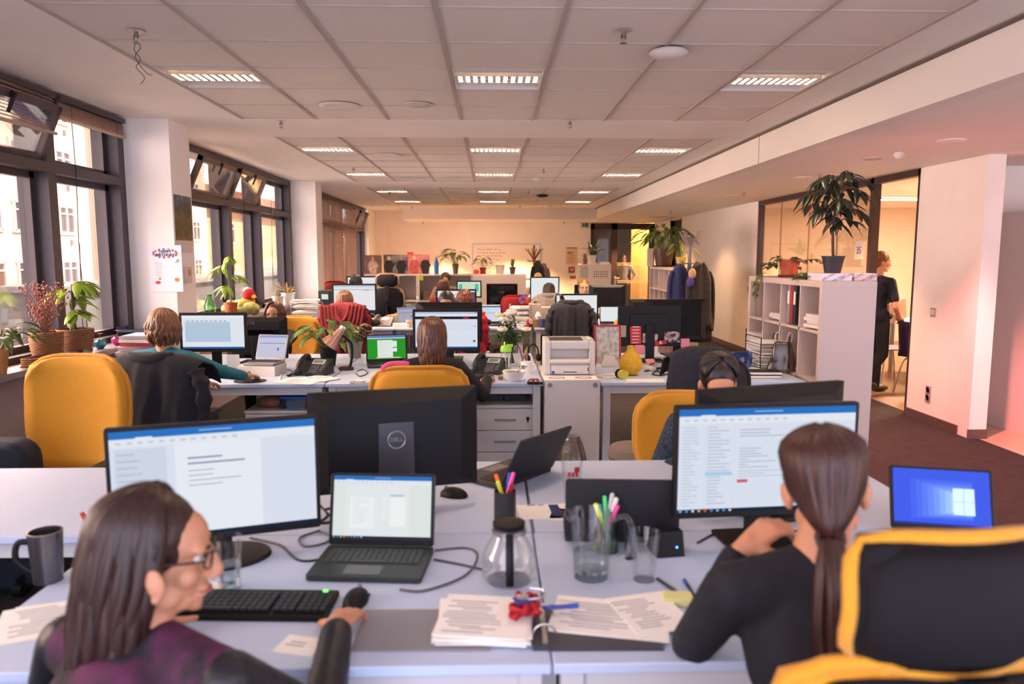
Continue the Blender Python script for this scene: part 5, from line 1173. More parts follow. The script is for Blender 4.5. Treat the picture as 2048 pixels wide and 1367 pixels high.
# right end of the middle desk
def fl_bouquet(label, loc):
    t = thing('flower_vase', label, 'flowers', loc); rnd = random.Random(3)
    obj('vase', MB().lathe([(.001, 0), (.045, 0), (.04, .08), (.055, .17), (.051, .17), (.036, .08), (.04, .01), (.001, .008)], n=24), TUMBLER, t); st = MB(); lv = MB(); pe = MB(); ce = MB()
    for i in range(26):
        a = rnd.random() * 6.28; e = rnd.uniform(.1, 1); tip = Vector((cos(a) * .16 * e, sin(a) * .16 * e, .17 + rnd.uniform(.08, .28) * (1.1 - .35 * e))); st.tube(spline([(cos(a) * -.02, sin(a) * -.02, .02), (cos(a) * .02, sin(a) * .02, .17), tip], 4), .002, 4)
        if i < 11:
            tip = tip + Vector((-.03, -.07, .05)); 
            pe = MB()
            for q in range(11):
                b_ = q * 2 * pi / 5.5; rr_ = .026 if q < 6 else .013; pe.ell(tip + Vector((cos(b_) * rr_, sin(b_) * rr_, .004 * (q > 5) + rnd.uniform(-.004, .004))), (.021, .021, .013), (sin(b_) * .5, -cos(b_) * .5, 0), 8)
            pe.ell(tip + Vector((0, 0, .008)), .012, m=1); obj('flower', pe, [mat('ece2cc', .6), mat('b08a3a', .7)], t)
        for q in range(7): 
            p = Vector((cos(a) * .02, sin(a) * .02, .17)).lerp(tip, .2 + .12 * q); b_ = rnd.random() * 6.28; lv.leaf(p, (cos(b_), sin(b_), .1), .06, .022, .6)
    obj('stems', st, mat('3d5a26', .6), t); obj('leaves', lv, mat('3b5526', .5, var=.4, scale=12), t); return t
fl_bouquet('bunch of cream flowers with dark foliage in a glass vase', pt(1040, 738) + Vector((-.06, .2, 0)))
v = pt(1012, 745); t = thing('water_bottle', 'clear sports bottle with a lime green lid and base', 'bottle', (v.x, v.y, DZ)); LIME = mat('8fd030', .4)
obj('bottle_body', MB().lathe([(.001, .03), (.042, .03), (.042, .17), (.039, .17), (.039, .035), (.001, .035)], n=24), TUMBLER, t); obj('bottle_base', MB().lathe([(.001, 0), (.042, 0), (.044, .035), (.001, .034)], n=24), LIME, t); obj('lid', MB().lathe([(.001, .168), (.045, .168), (.045, .195), (.036, .215), (.001, .215)], n=24).box((.03, 0, .215), (.05, .025, .02)), LIME, t); obj('straw', MB().cyl((0, 0, .04), (-.012, 0, .245), .005, n=8), mat('dfe8d8', .4), t)
v = pt(1028, 762); t = thing('bowl', 'white bowl of cereal with a spoon at the desk edge', 'bowl', (v.x, v.y + .02, DZ)); obj('bowl_shell', MB().lathe([(.001, 0), (.04, 0), (.07, .03), (.086, .075), (.082, .075), (.066, .034), (.001, .01)], n=32), WHITE, t); obj('cereal', MB().lathe([(.001, .055), (.074, .055), (.07, .062), (.001, .066)], n=20), mat('8f7458', .9, var=.5, scale=90, bump=1), t); obj('spoon', MB().tube([(.0, 0, .06), (.06, .03, .085), (.10, .05, .10)], .004, 6), SILVER, t)
v = pt(1052, 748); t = mug('white printed mug behind the cereal bowl', v.x, v.y, DZ, WHITE, .042, .10, R(-20)); obj('print', MB().box((-.01, -.0425, .06), (.03, .002, .03)), mat('8b6a50', .6), t, smooth=0)
cup_of_pens('glass jar of coloured pens behind the white mug', 1045, 733, [('6c2a8c', '7c34a0', 'purple pen in the glass jar', 2.2, .16), ('c03030', 'd04040', 'red pen in the glass jar', .9, .15), ('2c9c4c', '3cb45c', 'green marker in the glass jar', .2, .165), ('c8642c', 'e07a3c', 'orange marker in the glass jar', 5.8, .14)], TUMBLER, h=.12, r=.045)
solo('walnut', MB().ell((0, 0, .018), (.02, .017, .017)), mat('8a5636', .8, var=.3, scale=60, bump=.8), 'brown walnut on the desk left of the cereal bowl', 'nut', loc=pt(1001, 760))
v = pt(1068, 766); t = thing('wallet', 'crumpled red wallet lying on a black phone by the bowl', 'wallet', (v.x, v.y, DZ + .012)); b = MB(); rn = random.Random(9)
for k in range(7): b.leaf((0, 0, .01), (cos(k * .9), sin(k * .9), .5), .055, .04, .6)
obj('leather', b, mat('7c1824', .5), t); box_thing('mobile_phone', 'black phone under the red wallet at the desk corner', 'phone', (v.x + .005, v.y - .02, DZ), (.11, .06, .012), BLACK)
solo('headset', MB().tube(spline([(-.06, 0, .02), (-.05, 0, .11), (0, 0, .15), (.05, 0, .11), (.06, 0, .02)], 6), .006, 8).ell((-.06, 0, .03), (.02, .035, .035)).ell((.06, 0, .03), (.02, .035, .035)), BLACK, 'black headset lying behind the flowers by the printer', 'headset', loc=pt(1066, 722), rz=.6)
# printer on its cabinet
x0, x1 = at(1090, 760, 5.2).x, at(1200, 760, 5.2).x; t = thing('cabinet', 'plain white cabinet back between the desks, printer on top', 'cabinet', ((x0 + x1) / 2, 5.55, 0)); w = x1 - x0
obj('carcass', MB().bb(-w / 2, w / 2, -.36, .36, 0, .77), mat('d8d3cf', .55, var=.02), t, smooth=0, bevel=.002); 
for s in (-1, 1): obj('fixing_cap', MB().cyl((s * (w / 2 - .035), -.36, .735), (s * (w / 2 - .035), -.368, .735), .017, n=20), mat('8f8c8a', .4, metal=.5), t)
papers('pair of printed sheets with red ovals under the printer', (x0 + x1) / 2 - .01, 5.28, R(-2), .38, .18, .77, .002, 1, 3, lines_=False)
ov = MB()
for s in (-1, 1): ov.tube([((x0 + x1) / 2 - .01 + s * .095 + .055 * cos(2 * pi * k / 20), 5.275 + .035 * sin(2 * pi * k / 20), .7735) for k in range(21)], .006, 6, flat=.2)
o_ = obj('red_ovals', ov, mat('a03848', .6), None); o_.parent = [q for q in bpy.data.objects if q.get('label', '').startswith('pair of printed')][0]; o_.matrix_parent_inverse = Matrix.LocRotScale(o_.parent.location, o_.parent.rotation_euler, None).inverted()
PRW = mat('d5d2cf', .45); t = thing('printer', 'white laser printer on the cabinet', 'printer', (at(1138, 740, 5.5).x, 5.58, .772), R(-1)); W2 = .375
b = MB().bb(-W2 / 2, -W2 / 2 + .045, -.17, .2, 0, .25).bb(W2 / 2 - .045, W2 / 2, -.17, .2, 0, .25).bb(-W2 / 2 + .045, W2 / 2 - .045, -.165, .2, 0, .085).bb(-W2 / 2 + .045, W2 / 2 - .045, -.10, .2, .085, .19).bb(-W2 / 2 + .045, W2 / 2 - .045, -.165, .2, .19, .25); obj('printer_body', b, PRW, t, smooth=0, bevel=.008)
obj('manual_tray', MB().box((0, -.165, .108), (.29, .10, .012), (.18, 0, 0)).bb(-.15, .15, -.185, -.165, .085, .115), PRW, t, smooth=0, bevel=.003); obj('paper_cassette', MB().bb(-.14, .14, -.176, -.165, .008, .075), mat('dedbd8', .45), t, smooth=0, bevel=.003); obj('output_tray', MB().box((-.02, .0, .2515), (.25, .22, .004)), mat('45403e', .5), t, smooth=0); obj('control_panel', MB().box((.14, -.06, .256), (.075, .15, .016)), mat('c5c2bf', .4), t, smooth=0, bevel=.003)
obj('ready_light', MB().box((.145, -.09, .266), (.012, .008, .004)), emit('a8d860', 1), t, smooth=0); obj('maker_badge', MB().box((-.125, -.178, .02), (.022, .002, .022)), mat('2a5ca8', .4), t, smooth=0); obj('handle_slot', MB().bb(-.05, .05, -.178, -.176, .02, .026).bb(.13, .136, -.178, -.165, .03, .055), BLACK, t, smooth=0)
# right desk
YG = mat('d9ad2c', .75, var=.15, scale=40, bump=.6, bscale=90)
v = pt(1262, 750); t = thing('gourd', 'round yellow gourd with a short neck on the right desk', 'gourd', (v.x, v.y + .02, DZ)); obj('gourd_body', MB().lathe([(.001, 0), (.05, .008), (.085, .05), (.092, .09), (.075, .14), (.045, .172), (.03, .19), (.028, .21), (.03, .225), (.001, .23)], n=30), YG, t)
v = pt(1245, 757); t = thing('jar', 'small lime jar with a black lid lying on its side by the gourd', 'jar', (v.x, v.y, DZ + .033), rot=(0, 0, R(20))); obj('jar_body', MB().lathe([(.001, -.03), (.028, -.03), (.034, -.02), (.034, .03), (.001, .03)], n=26, T=TR((0, 0, 0), (R(90), 0, 0))), mat('b9b83a', .4), t); obj('lid', MB().lathe([(.001, -.055), (.035, -.055), (.035, -.03), (.001, -.03)], n=26, T=TR((0, 0, 0), (R(90), 0, 0))), BLACK, t); obj('stem_dot', MB().ell((0, -.031 + .062, 0), (.006, .003, .006)), BLACK, t)
t = thing('picture_frame', 'red framed pinboard leaning behind the printer', 'picture frame', (at(1215, 735, 6.1).x, 6.08, DZ), rot=(R(-8), 0, R(3))); RF = mat('a0202e', .5); hh, ww = .34, .21
obj('frame', MB().box((-ww / 2, 0, hh / 2), (.016, .015, hh)).box((ww / 2, 0, hh / 2), (.016, .015, hh)).box((0, 0, .008), (ww, .015, .016)).box((0, 0, hh - .008), (ww, .015, .016)), RF, t, smooth=0, bevel=.002); obj('picture', MB().box((0, .003, hh / 2), (ww - .01, .006, hh - .01)), two('9a9a94', 'c9c6bd', 26, .5, .6, None, .1), t, smooth=0)
v = pt(1225, 738); t = thing('paper_stand', 'folded white paper tent between printer and gourd', 'paper', (v.x, v.y + .15, DZ), R(15)); obj('sheets', MB().prism([(-.09, 0), (.09, 0), (.05, .085), (-.03, .095)], .004, TR((0, 0, 0), (R(75), 0, 0))).box((0, .02, .01), (.19, .14, .018)), mat('cfc9bf', .8), t, smooth=0)
papers('curled newspaper sheet in front of the gourd', *pt(1222, 752)[:2], R(30), .20, .15, DZ, .006, 3, 21); papers('blank white sheet at the front edge of the right desk', *pt(1290, 760)[:2], R(-4), .28, .12, DZ, .001, 1, 22, lines_=False)
v = pt(1298, 742); solo('tissue', MB().ell((0, 0, .02), (.04, .03, .025)).ell((.03, .01, .015), (.03, .025, .02)).ell((-.02, .02, .03), (.02, .02, .02)), mat('d9cdbf', .9, bump=1, bscale=60), 'crumpled tissue right of the gourd', 'tissue', loc=v)
v = pt(1303, 733); box_thing('sticky_note', 'pink sticky note block among the black cables', 'note', (v.x, v.y + .03, DZ + .03), (.075, .075, .012), mat('e79a9e', .8), .3, rot=(.5, 0, .3))
dcable('tangle of black cables on the right desk', [(1290, 742), (1320, 735), (1340, 742), (1325, 750), (1305, 746), (1335, 730), (1350, 740), (1330, 748), (1312, 738)], DZ + .012, .006)
dcable('thick black cable coil behind the pink note', [(1300, 728), (1325, 722), (1345, 728), (1340, 738), (1315, 735)], DZ + .03, .006)
chair('dark swivel chair under the navy jacket at the right desk', at(1400, 760, 4.9).x, 4.86, R(-3), yel=mat('1a1a22', .8), high=.44, wide=.46, seatz=.46)
jacket('navy knitted jacket over the chair at the right desk', at(1398, 760, 4.72).x, 4.88, R(-3), '141624', w=.46, h=.62, top=1.045, seed=8, sleeves=False, collar=False, fold=.008)
glass('half full water glass on the right desk by the notebooks', *pt(1488, 745)[:2], r0=.030, r1=.038, h=.12, water=.35)
for k in range(2): 
    v = pt(1531, 756); t = thing('notebook', ('black notebook at the bottom of the pair on the right desk', 'black notebook on top of the pair on the right desk')[k], 'notebook', (v.x + .006 * k, v.y + .06, DZ + .026 * k), R(-3)); obj('cover', MB().box((0, 0, .002), (.235, .15, .003)).box((0, 0, .022), (.235, .15, .003)), BLACK, t, smooth=0); obj('pages', MB().box((.002, -.001, .012), (.226, .146, .017)), mat('e6dccb', .8), t, smooth=0)
papers('stack of white pages behind the notebooks', *pt(1530, 735)[:2], R(5), .26, .2, DZ, .006, 4, 30)
box_thing('desk_calendar', 'dark blue desk calendar standing behind the water glass', 'calendar', (at(1487, 728, 5.9).x, 5.95, DZ), (.16, .05, .13), two('1c2a58', '5a78b8', 9, .55))
tray('black wire letter tray by the white shelf', (at(1537, 735, 5.95).x, 6.0, DZ), R(4), 3, .24, .30, .085)
t = thing('plastic_bag', 'clear plastic carrier bag with dried flowers beside the wire tray', 'bag', (at(1560, 752, 5.7).x, 5.68, DZ)); rn = random.Random(6); rows = []
for i in range(9):
    q = i / 8; rows.append([(cos(a) * (.10 + .02 * sin(3 * a + q * 4)) * (1 - .45 * q * q) + rn.uniform(-.006, .006), sin(a) * (.07 + .015 * sin(4 * a)) * (1 - .4 * q * q) + rn.uniform(-.006, .006), .005 + q * .24) for a in [2 * pi * k / 20 for k in range(21)]])
obj('film', MB().sheet(rows, .002), glassy((.72, .68, .66), .06, .3, 'plastic_film', .25), t, smooth=180); obj('handles', MB().tube(spline([(-.06, 0, .23), (-.055, 0, .30), (-.02, 0, .32), (-.01, 0, .25)], 5), .010, 6, flat=.3).tube(spline([(.03, .0, .24), (.05, 0, .31), (.075, 0, .30), (.06, 0, .22)], 5), .010, 6, flat=.3), mat('b9aba6', .4), t); sb = MB()
for k in range(16): sb.tube([(rn.uniform(-.02, .03), rn.uniform(-.03, .03), .01), (rn.uniform(-.05, .07), rn.uniform(-.05, .05), rn.uniform(.12, .2))], .002, 4)
obj('dried_flowers', sb, mat('a07848', .8), t)
# under the desks
pedestal('white drawer unit with a key under the black jacket woman desk', at(1010, 860, 5.35).x, 5.62); pedestal('white drawer unit under the desk of the woman in teal', at(562, 860, 5.5).x, 5.66, h=.52, w=.45, key=False)
v = at(592, 823, 5.5); t = thing('food_box', 'blue plastic food box on the drawer unit', 'box', (v.x, 5.50, .522)); obj('tub', MB().prism(rbox2(.20, .14, .02), .075, TR((0, 0, 0))), glassy((.45, .65, .9), .15, .2, 'blue_plastic'), t); obj('lid', MB().prism(rbox2(.21, .15, .02), .02, TR((0, 0, .075))), mat('2f62b8', .4), t, bevel=.004)
t = thing('bread_bag', 'bag of brown bread on the drawer unit beside the blue box', 'bag', (at(540, 815, 5.5).x, 5.5, .522)); obj('loaf', MB().ell((0, 0, .045), (.10, .06, .045)), mat('8a5a48', .6, var=.3, scale=20, bump=.6), t)
for k, px in enumerate((985, 1030)): box_thing('storage_box', ('black plastic box on the drawer unit, left one', 'black plastic box on the drawer unit, right one')[k], 'box', (at(px, 800, 5.5).x, 5.6, .562), (.16, .2, .10), mat('2a2629', .5))
t = thing('plastic_bag', 'clear bag of rubbish on the floor against the white cabinet', 'bag', (at(1140, 900, 4.9).x, 4.95, .0)); b = MB(); rn = random.Random(2)
rows = [[(cos(a) * (.13 + .02 * sin(3 * a)) * (1 - .5 * q ** 3), sin(a) * .11 * (1 - .5 * q ** 3), .005 + q * .42) for a in [2 * pi * k / 18 for k in range(19)]] for q in [i / 7 for i in range(8)]]
obj('film', MB().sheet(rows, .002), glassy((.85, .82, .8), .05, .25, 'plastic_film', .25), t, smooth=180); obj('contents', MB().ell((.03, 0, .14), (.07, .05, .11)), DARK, t); obj('wrappers', MB().box((-.04, -.03, .25), (.03, .02, .16), (.2, .2, 0)).box((-.06, -.03, .18), (.02, .02, .12), (.1, -.3, 0)), mat('b8c23a', .5), t, smooth=0)
t = thing('stool', 'low round stool with beige cushion and wooden legs by the right desk', 'stool', (at(1278, 880, 4.5).x, 4.55, 0)); obj('cushion', MB().lathe([(.001, .36), (.17, .36), (.19, .40), (.17, .45), (.001, .46)], n=28), mat('7d7068', .9), t)
for k in range(4): 
    a = pi / 4 + k * pi / 2; obj('leg', MB().cyl((cos(a) * .12, sin(a) * .12, .36), (cos(a) * .18, sin(a) * .18, 0), .02, .014, n=10), mat('6b4630', .5), t)
t = thing('bag', 'navy shoulder bag on the floor at the left by the yellow chair', 'bag', (at(5, 900, 3.7).x, 3.62, 0)); obj('bag_body', MB().prism(rbox2(.42, .75, .10), .16, TR((0, .08, .38), (R(90), 0, 0))), mat('141b2c', .8, var=.2, scale=20, bump=.4), t, bevel=.03); obj('strap', MB().tube(spline([(-.17, 0, .7), (-.1, -.1, .5), (.05, -.11, .25), (.17, 0, .1)], 6), .02, 6, flat=.4), mat('10131c', .8), t)
# ================================================================ third desk cluster
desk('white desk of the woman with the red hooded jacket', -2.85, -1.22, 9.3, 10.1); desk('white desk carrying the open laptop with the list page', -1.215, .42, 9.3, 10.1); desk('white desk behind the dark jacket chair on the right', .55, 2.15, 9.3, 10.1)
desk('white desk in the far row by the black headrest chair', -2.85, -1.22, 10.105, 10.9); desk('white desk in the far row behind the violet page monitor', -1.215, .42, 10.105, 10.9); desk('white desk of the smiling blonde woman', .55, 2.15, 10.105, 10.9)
def on3(px, Y, z=DZ): return Vector((at(px, 600, Y).x, Y, z))
sit('woman with straight brown hair sitting on the chair with the red hooded jacket', 690, 581, 8.8, -4, lh=(-2.0, 9.25, .78), rh=on3(772, 9.45, .785), hair=('long', BR1, .16), top=('1c1c22', None), lean=8, vox=.009, face=False)
chair('swivel chair under the red hooded jacket', at(697, 660, 8.6).x, 8.62, R(-3), yel=mat('b23a30', .85), high=.52, wide=.50, seatz=.44)
jacket('dark red hooded jacket hung over a swivel chair', at(697, 660, 8.5).x, 8.66, R(-3), '7c1c26', w=.52, h=.66, top=1.09, seed=5, hood=True, sleeves=True, fold=.022, collar=False)
mon('lit monitor with a web page in front of the red hooded jacket', 664, 753, 567, 9.9, 58, 'web', style='thick', seed=6); mon('lit monitor with a violet page behind the short haired man', 872, 953, 578, 9.9, 42, 'violet', style='thick'); mon('lit monitor with a plain page behind the dark jacket chair', 1110, 1197, 587, 9.95, 56, 'plainw', style='thick', seed=8)
t = thing('computer_tower', 'black computer tower with a pale blue sticker left of the web page monitor', 'computer', on3(655, 10.25)); obj('case', MB().box((0, 0, .22), (.16, .4, .44)), DARK, t, smooth=0, bevel=.006); obj('blue_sticker', MB().box((.01, -.202, .36), (.09, .003, .07)), mat('9fc6d8', .6), t, smooth=0); obj('front_panel', MB().box((0, -.202, .14), (.12, .004, .2)), GLOSS, t, smooth=0)
chair('black office chair with headrest standing empty by the far shelves', at(780, 600, 11.6).x, 11.75, R(-2), yel=mat('9a7a5a', .6), head=1, high=.55, wide=.50, seatz=.52, cover=MESHK)
phone('grey desk telephone beside the red hooded jacket', on3(765, 9.62).x, 9.62, R(-10), col=mat('6b6a6c', .45))
mug('pale patterned mug left of the shopping page monitor', *on3(818, 9.42)[:2], DZ, two('e3d6c6', '9a7258', 60, .55, .4), .045, .10); box_thing('paper_block', 'block of white note paper by the hand of the woman with the red jacket', 'paper', on3(798, 9.5), (.16, .12, .05), PAPER, .2)
t = thing('soft_toy', 'tan and white soft toy lying behind the grey telephone', 'toy', on3(778, 10.0)); obj('toy_body', MB().ell((0, 0, .06), (.14, .07, .06), (0, -.3, 0)).ell((.11, 0, .10), (.06, .05, .05)), mat('a9784a', .9), t); obj('toy_belly', MB().ell((.15, -.03, .07), (.05, .05, .08)), mat('e6dccf', .9), t)
box_thing('tissue_box', 'pale card box in front of the soft toy', 'box', on3(795, 9.85), (.16, .12, .13), mat('b9ad98', .7), .1); t = thing('backpack', 'black backpack lying on the desk in front of the far headrest chair', 'bag', on3(822, 10.45)); obj('pack', MB().ell((0, 0, .12), (.16, .13, .13)), DARK, t); obj('strap', MB().tube(spline([(-.1, -.12, .04), (-.13, -.13, .14), (-.06, -.13, .22)], 5), .014, 6), BLACK, t)
laptop('grey laptop seen edge on behind the backward monitor in the middle', at(832, 620, 10.2).x, 9.75, R(40), 'sheet', .30, .22, open_=100, col=mat('9a9a9c', .4, metal=.4), s=.7)
bottle('clear water bottle on the far desk by the backpack', on3(836, 10.6), .045, .33, TUMBLER, 'dfe4ea'); bottle('smaller clear bottle with dark cap beside the water bottle', on3(847, 10.55), .04, .24, TUMBLER, '3a3a44')
v = Vector((at(615, 640, 9.75).x, 9.75, DZ)); t = tray('stacked letter tray full of papers by the window column', v, R(3), 4, .34, .36, .075, SILVER); papers('loose pile of papers on top of the letter tray', v.x - .02, v.y, R(8), .34, .26, DZ + .305, .035, 6, 40); papers('white folders lying left of the letter tray', at(575, 640, 9.6).x, 9.62, R(-6), .30, .3, DZ, .05, 5, 41); t = thing('pen_holder', 'mesh pen holder with scissors beside the letter tray', 'pen holder', on3(648, 9.5)); obj('cup', MB().lathe([(.001, 0), (.05, 0), (.05, .13), (.046, .13), (.046, .006), (.001, .006)], n=18), WIRE, t)
for k, (dx, c) in enumerate(((-.02, '2a2a44'), (.0, '402a60'), (.02, '8a2030'))): pen(('navy pen in the mesh holder by the letter tray', 'violet pen in the mesh holder by the letter tray', 'red scissors handle in the mesh holder by the letter tray')[k], on3(648, 9.5, DZ + .01), on3(648, 9.5, DZ + .22) + Vector((dx * 2, 0, 0)), c, c, group=None, r=.01)
sit('man with cropped dark hair hidden behind the web page monitor, dark collar', 712, 549, 12.6, 0, hair=('short', BLK, 0), top=('14141a', None), lean=4, vox=.011, face=False) if False else sit('woman with black hair in front of the far left monitor', 712, 549, 12.5, 0, hair=('bob', BLK, .12), top=('14141a', None), lean=4, vox=.011, face=False)
sit('woman with reddish brown hair right of the short haired man', 929, 579, 8.8, 0, rh=on3(985, 9.42, .785), hair=('bob', AUB, .12), top=('16181d', None), lean=8, vox=.009, face=False)
chair('swivel chair under the red striped jacket', at(925, 650, 8.6).x, 8.62, 0, yel=mat('35353c', .8), high=.5, wide=.48, seatz=.44)
jacket('bright red jacket with white sleeve stripes on a swivel chair', at(925, 650, 8.5).x, 8.66, 0, 'a81630', w=.50, h=.60, top=1.07, seed=11, stripes=True, fold=.014)
laptop('black laptop showing a list page beside the red striped jacket', on3(980, 9.62).x, 9.68, R(6), 'list', .34, .24, open_=104, s=.95)
laptop('black laptop with a white page right of the dark jacket chair', on3(1228, 9.6).x, 9.66, R(-2), 'plainw', .32, .23, open_=104, seed=3)
chair('swivel chair under the dark grey jacket in the middle', at(1143, 660, 8.7).x, 8.80, R(-2), yel=mat('1c1c22', .8), high=.54, wide=.46, seatz=.46)
jacket('dark grey jacket over a swivel chair right of the flowers', at(1143, 660, 8.6).x, 8.84, R(-2), '26242d', w=.50, h=.75, top=1.10, seed=14, fold=.016)
tray('silver wire letter tray with papers beside the list page laptop', on3(1040, 9.9), R(-4), 4, .27, .33, .065, SILVER)
solo('tape_roll', MB().ell((0, 0, .05), (.05, .04, .05)).ell((.07, 0, .05), (.05, .04, .045)).ell((.02, .02, .09), (.04, .03, .03)), two('2c3f8a', 'b8452c', 12, .5), 'blue and orange bundle on top of the wire letter tray', 'bundle', loc=on3(1045, 9.9, DZ + .268))
t = thing('desk_lamp', 'tall chrome arched lamp behind the dark grey jacket', 'lamp', on3(1108, 9.55)); obj('lamp_base', MB().lathe([(.001, 0), (.09, 0), (.085, .018), (.001, .02)], n=24), BLACK, t); obj('arched_stem', MB().tube(spline([(0, 0, .02), (0, 0, .25), (.005, 0, .38), (.04, 0, .43), (.085, 0, .40), (.10, 0, .36)], 6), .011, 8), SILVER, t); obj('lamp_head', MB().lathe([(.001, .1), (.025, .1), (.035, 0), (.045, -.10), (.001, -.10)], n=18, T=TR((.12, 0, .30), (0, R(-14), 0))), BLACK, t)
t = thing('tape_dispenser', 'red tape dispenser right of the wire letter tray', 'tape', on3(1066, 9.5), R(20)); obj('dispenser_body', MB().prism([(-.08, 0), (.08, 0), (.075, .05), (.02, .04), (-.02, .10), (-.08, .10)], .06, TR((0, .03, 0), (R(90), 0, 0))), mat('a81a24', .4), t, bevel=.005, smooth=0); obj('tape_core', MB().cyl((-.035, -.035, .07), (-.035, .035, .07), .035), mat('e4ddd2', .4), t)
t = thing('tissue_box', 'brown tissue box with a white tissue sticking out', 'tissue box', on3(1076, 9.46)); obj('box', MB().box((0, 0, .05), (.13, .11, .10)), mat('8a6a52', .7), t, smooth=0, bevel=.002); obj('tissue', MB().lathe([(.001, .1), (.025, .1), (.04, .14), (.02, .19), (.001, .2)], n=12), PAPER, t)
solo('cup', MB().lathe([(.001, 0), (.045, 0), (.05, .05), (.045, .11), (.001, .11)], n=20), mat('2b2f6e', .4), 'small dark blue cup at the desk edge right of the tissue box', 'cup', loc=on3(1087, 9.4)); bottle('clear bottle with white cap behind the flowers', on3(1040, 9.42), .05, .27, TUMBLER, 'e8e4e0')
box_thing('paper_box', 'white cardboard box behind the arched lamp', 'box', on3(1082, 10.3), (.3, .25, .2), mat('c9bdb2', .7)); box_thing('file_box', 'pale file box right of the wire letter tray', 'box', on3(1070, 10.0), (.16, .25, .26), mat('b5aaa2', .7))
papers('white papers under the white page laptop', on3(1215, 9.5).x, 9.42, 0, .4, .2, DZ, .003, 2, 44); solo('stress_ball', MB().ell((0, 0, .05), .05), mat('d8a040', .6), 'small orange ball by the white page laptop', 'ball', loc=on3(1236, 9.4))
# ================================================================ fourth cluster and people at the back
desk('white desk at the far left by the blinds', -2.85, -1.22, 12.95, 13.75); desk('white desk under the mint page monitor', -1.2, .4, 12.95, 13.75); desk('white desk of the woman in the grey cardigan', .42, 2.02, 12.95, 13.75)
mon('lit monitor behind the black haired woman at the far left', 693, 756, 552, 13.2, 42, 'plainw', style='thick', seed=12); mon('lit monitor with a mint page at the back', 913, 963, 561, 13.3, 34, 'mint', style='thick'); mg = mon('glossy black monitor back with a silver maker mark, far row', 973, 1035, 567, 13.1, 42, None, True, style='gloss')
obj('logo', text_mb('LG', .07, TR((.0, .052, .26), (R(90), 0, R(180))), None, .001), mat('8a8680', .3, metal=.6), mg); obj('label_sticker', MB().box((.2, .012, .38 - .10), (.06, .003, .04)).box((-.16, .05, .2), (.06, .004, .05)), mat('c9bda0', .6), mg, smooth=0)
laptop('small laptop with a blue screen beside the glossy monitor back', on3(1046, 13.2).x, 13.2, R(10), 'blue', .20, .2, open_=95)
mon('lit monitor in front of the woman in the grey cardigan', 1060, 1119, 553, 13.3, 48, 'plainw', style='thick', seed=15)
sit('woman with long dark hair in a grey cardigan, facing the far monitor', 1098, 566, 11.9, -6, hair=('long', ('1c1512', '42342c'), .24), top=('7c7068', None), lean=14, nod=10, vox=.01, face=False)
jacket('grey knitted cardigan over the chair of the long haired woman at the back', at(1100, 620, 11.5).x, 11.82, 0, '8d8078', w=.56, h=.5, top=1.03, seed=17, fold=.01); chair('swivel chair under the grey knitted cardigan', at(1100, 620, 11.5).x, 11.78, 0, yel=mat('6a6058', .8), high=.46, wide=.48, seatz=.44)
sit('smiling blonde woman looking down behind a black monitor', 1167, 557, 11.55, 176, hair=('low', ('7a5228', 'c09458'), .1), top=('d8d2d4', None), lean=8, nod=12, turn=8, vox=.007, smile=True, skin=SKINL)
mon('black monitor back hiding the smiling blonde woman', 1178, 1250, 569, 10.75, 46, None, True, style='bulge', stickers=[('label_sticker', .0, .08, .10, .06, 'c9b89c')]); mon('narrow black monitor edge left of the smiling blonde woman', 1149, 1157, 569, 10.9, 30, None, True, style='slim')
sit('man with curly brown hair bending forward by the far shelves', 891, 545, 14.6, 178, hair=('bob', BR2, .05), top=('8a7360', None), female=False, lean=16, nod=30, vox=.011); sit('woman with dark red hair in front of the bending man', 886, 559, 12.7, 0, hair=('bob', AUB, .12), top=('a03a38', None), lean=6, vox=.011, face=False)
sit('person with fair hair half hidden behind the far right monitor', 1076, 545, 14.6, 176, hair=('short', ('a07a50', 'd0a878'), 0), top=('b0a090', None), female=False, lean=6, nod=16, vox=.011); 
chair('red office chair at the far left by the blinds', at(690, 580, 12.9).x, 12.75, R(-15), yel=mat('8c1420', .8), high=.62, wide=.46, seatz=.5); chair('red swivel chair at the back beside the blue screen laptop', .34, 12.38, R(10), yel=mat('a01c26', .8), high=.46, wide=.44, seatz=.44)
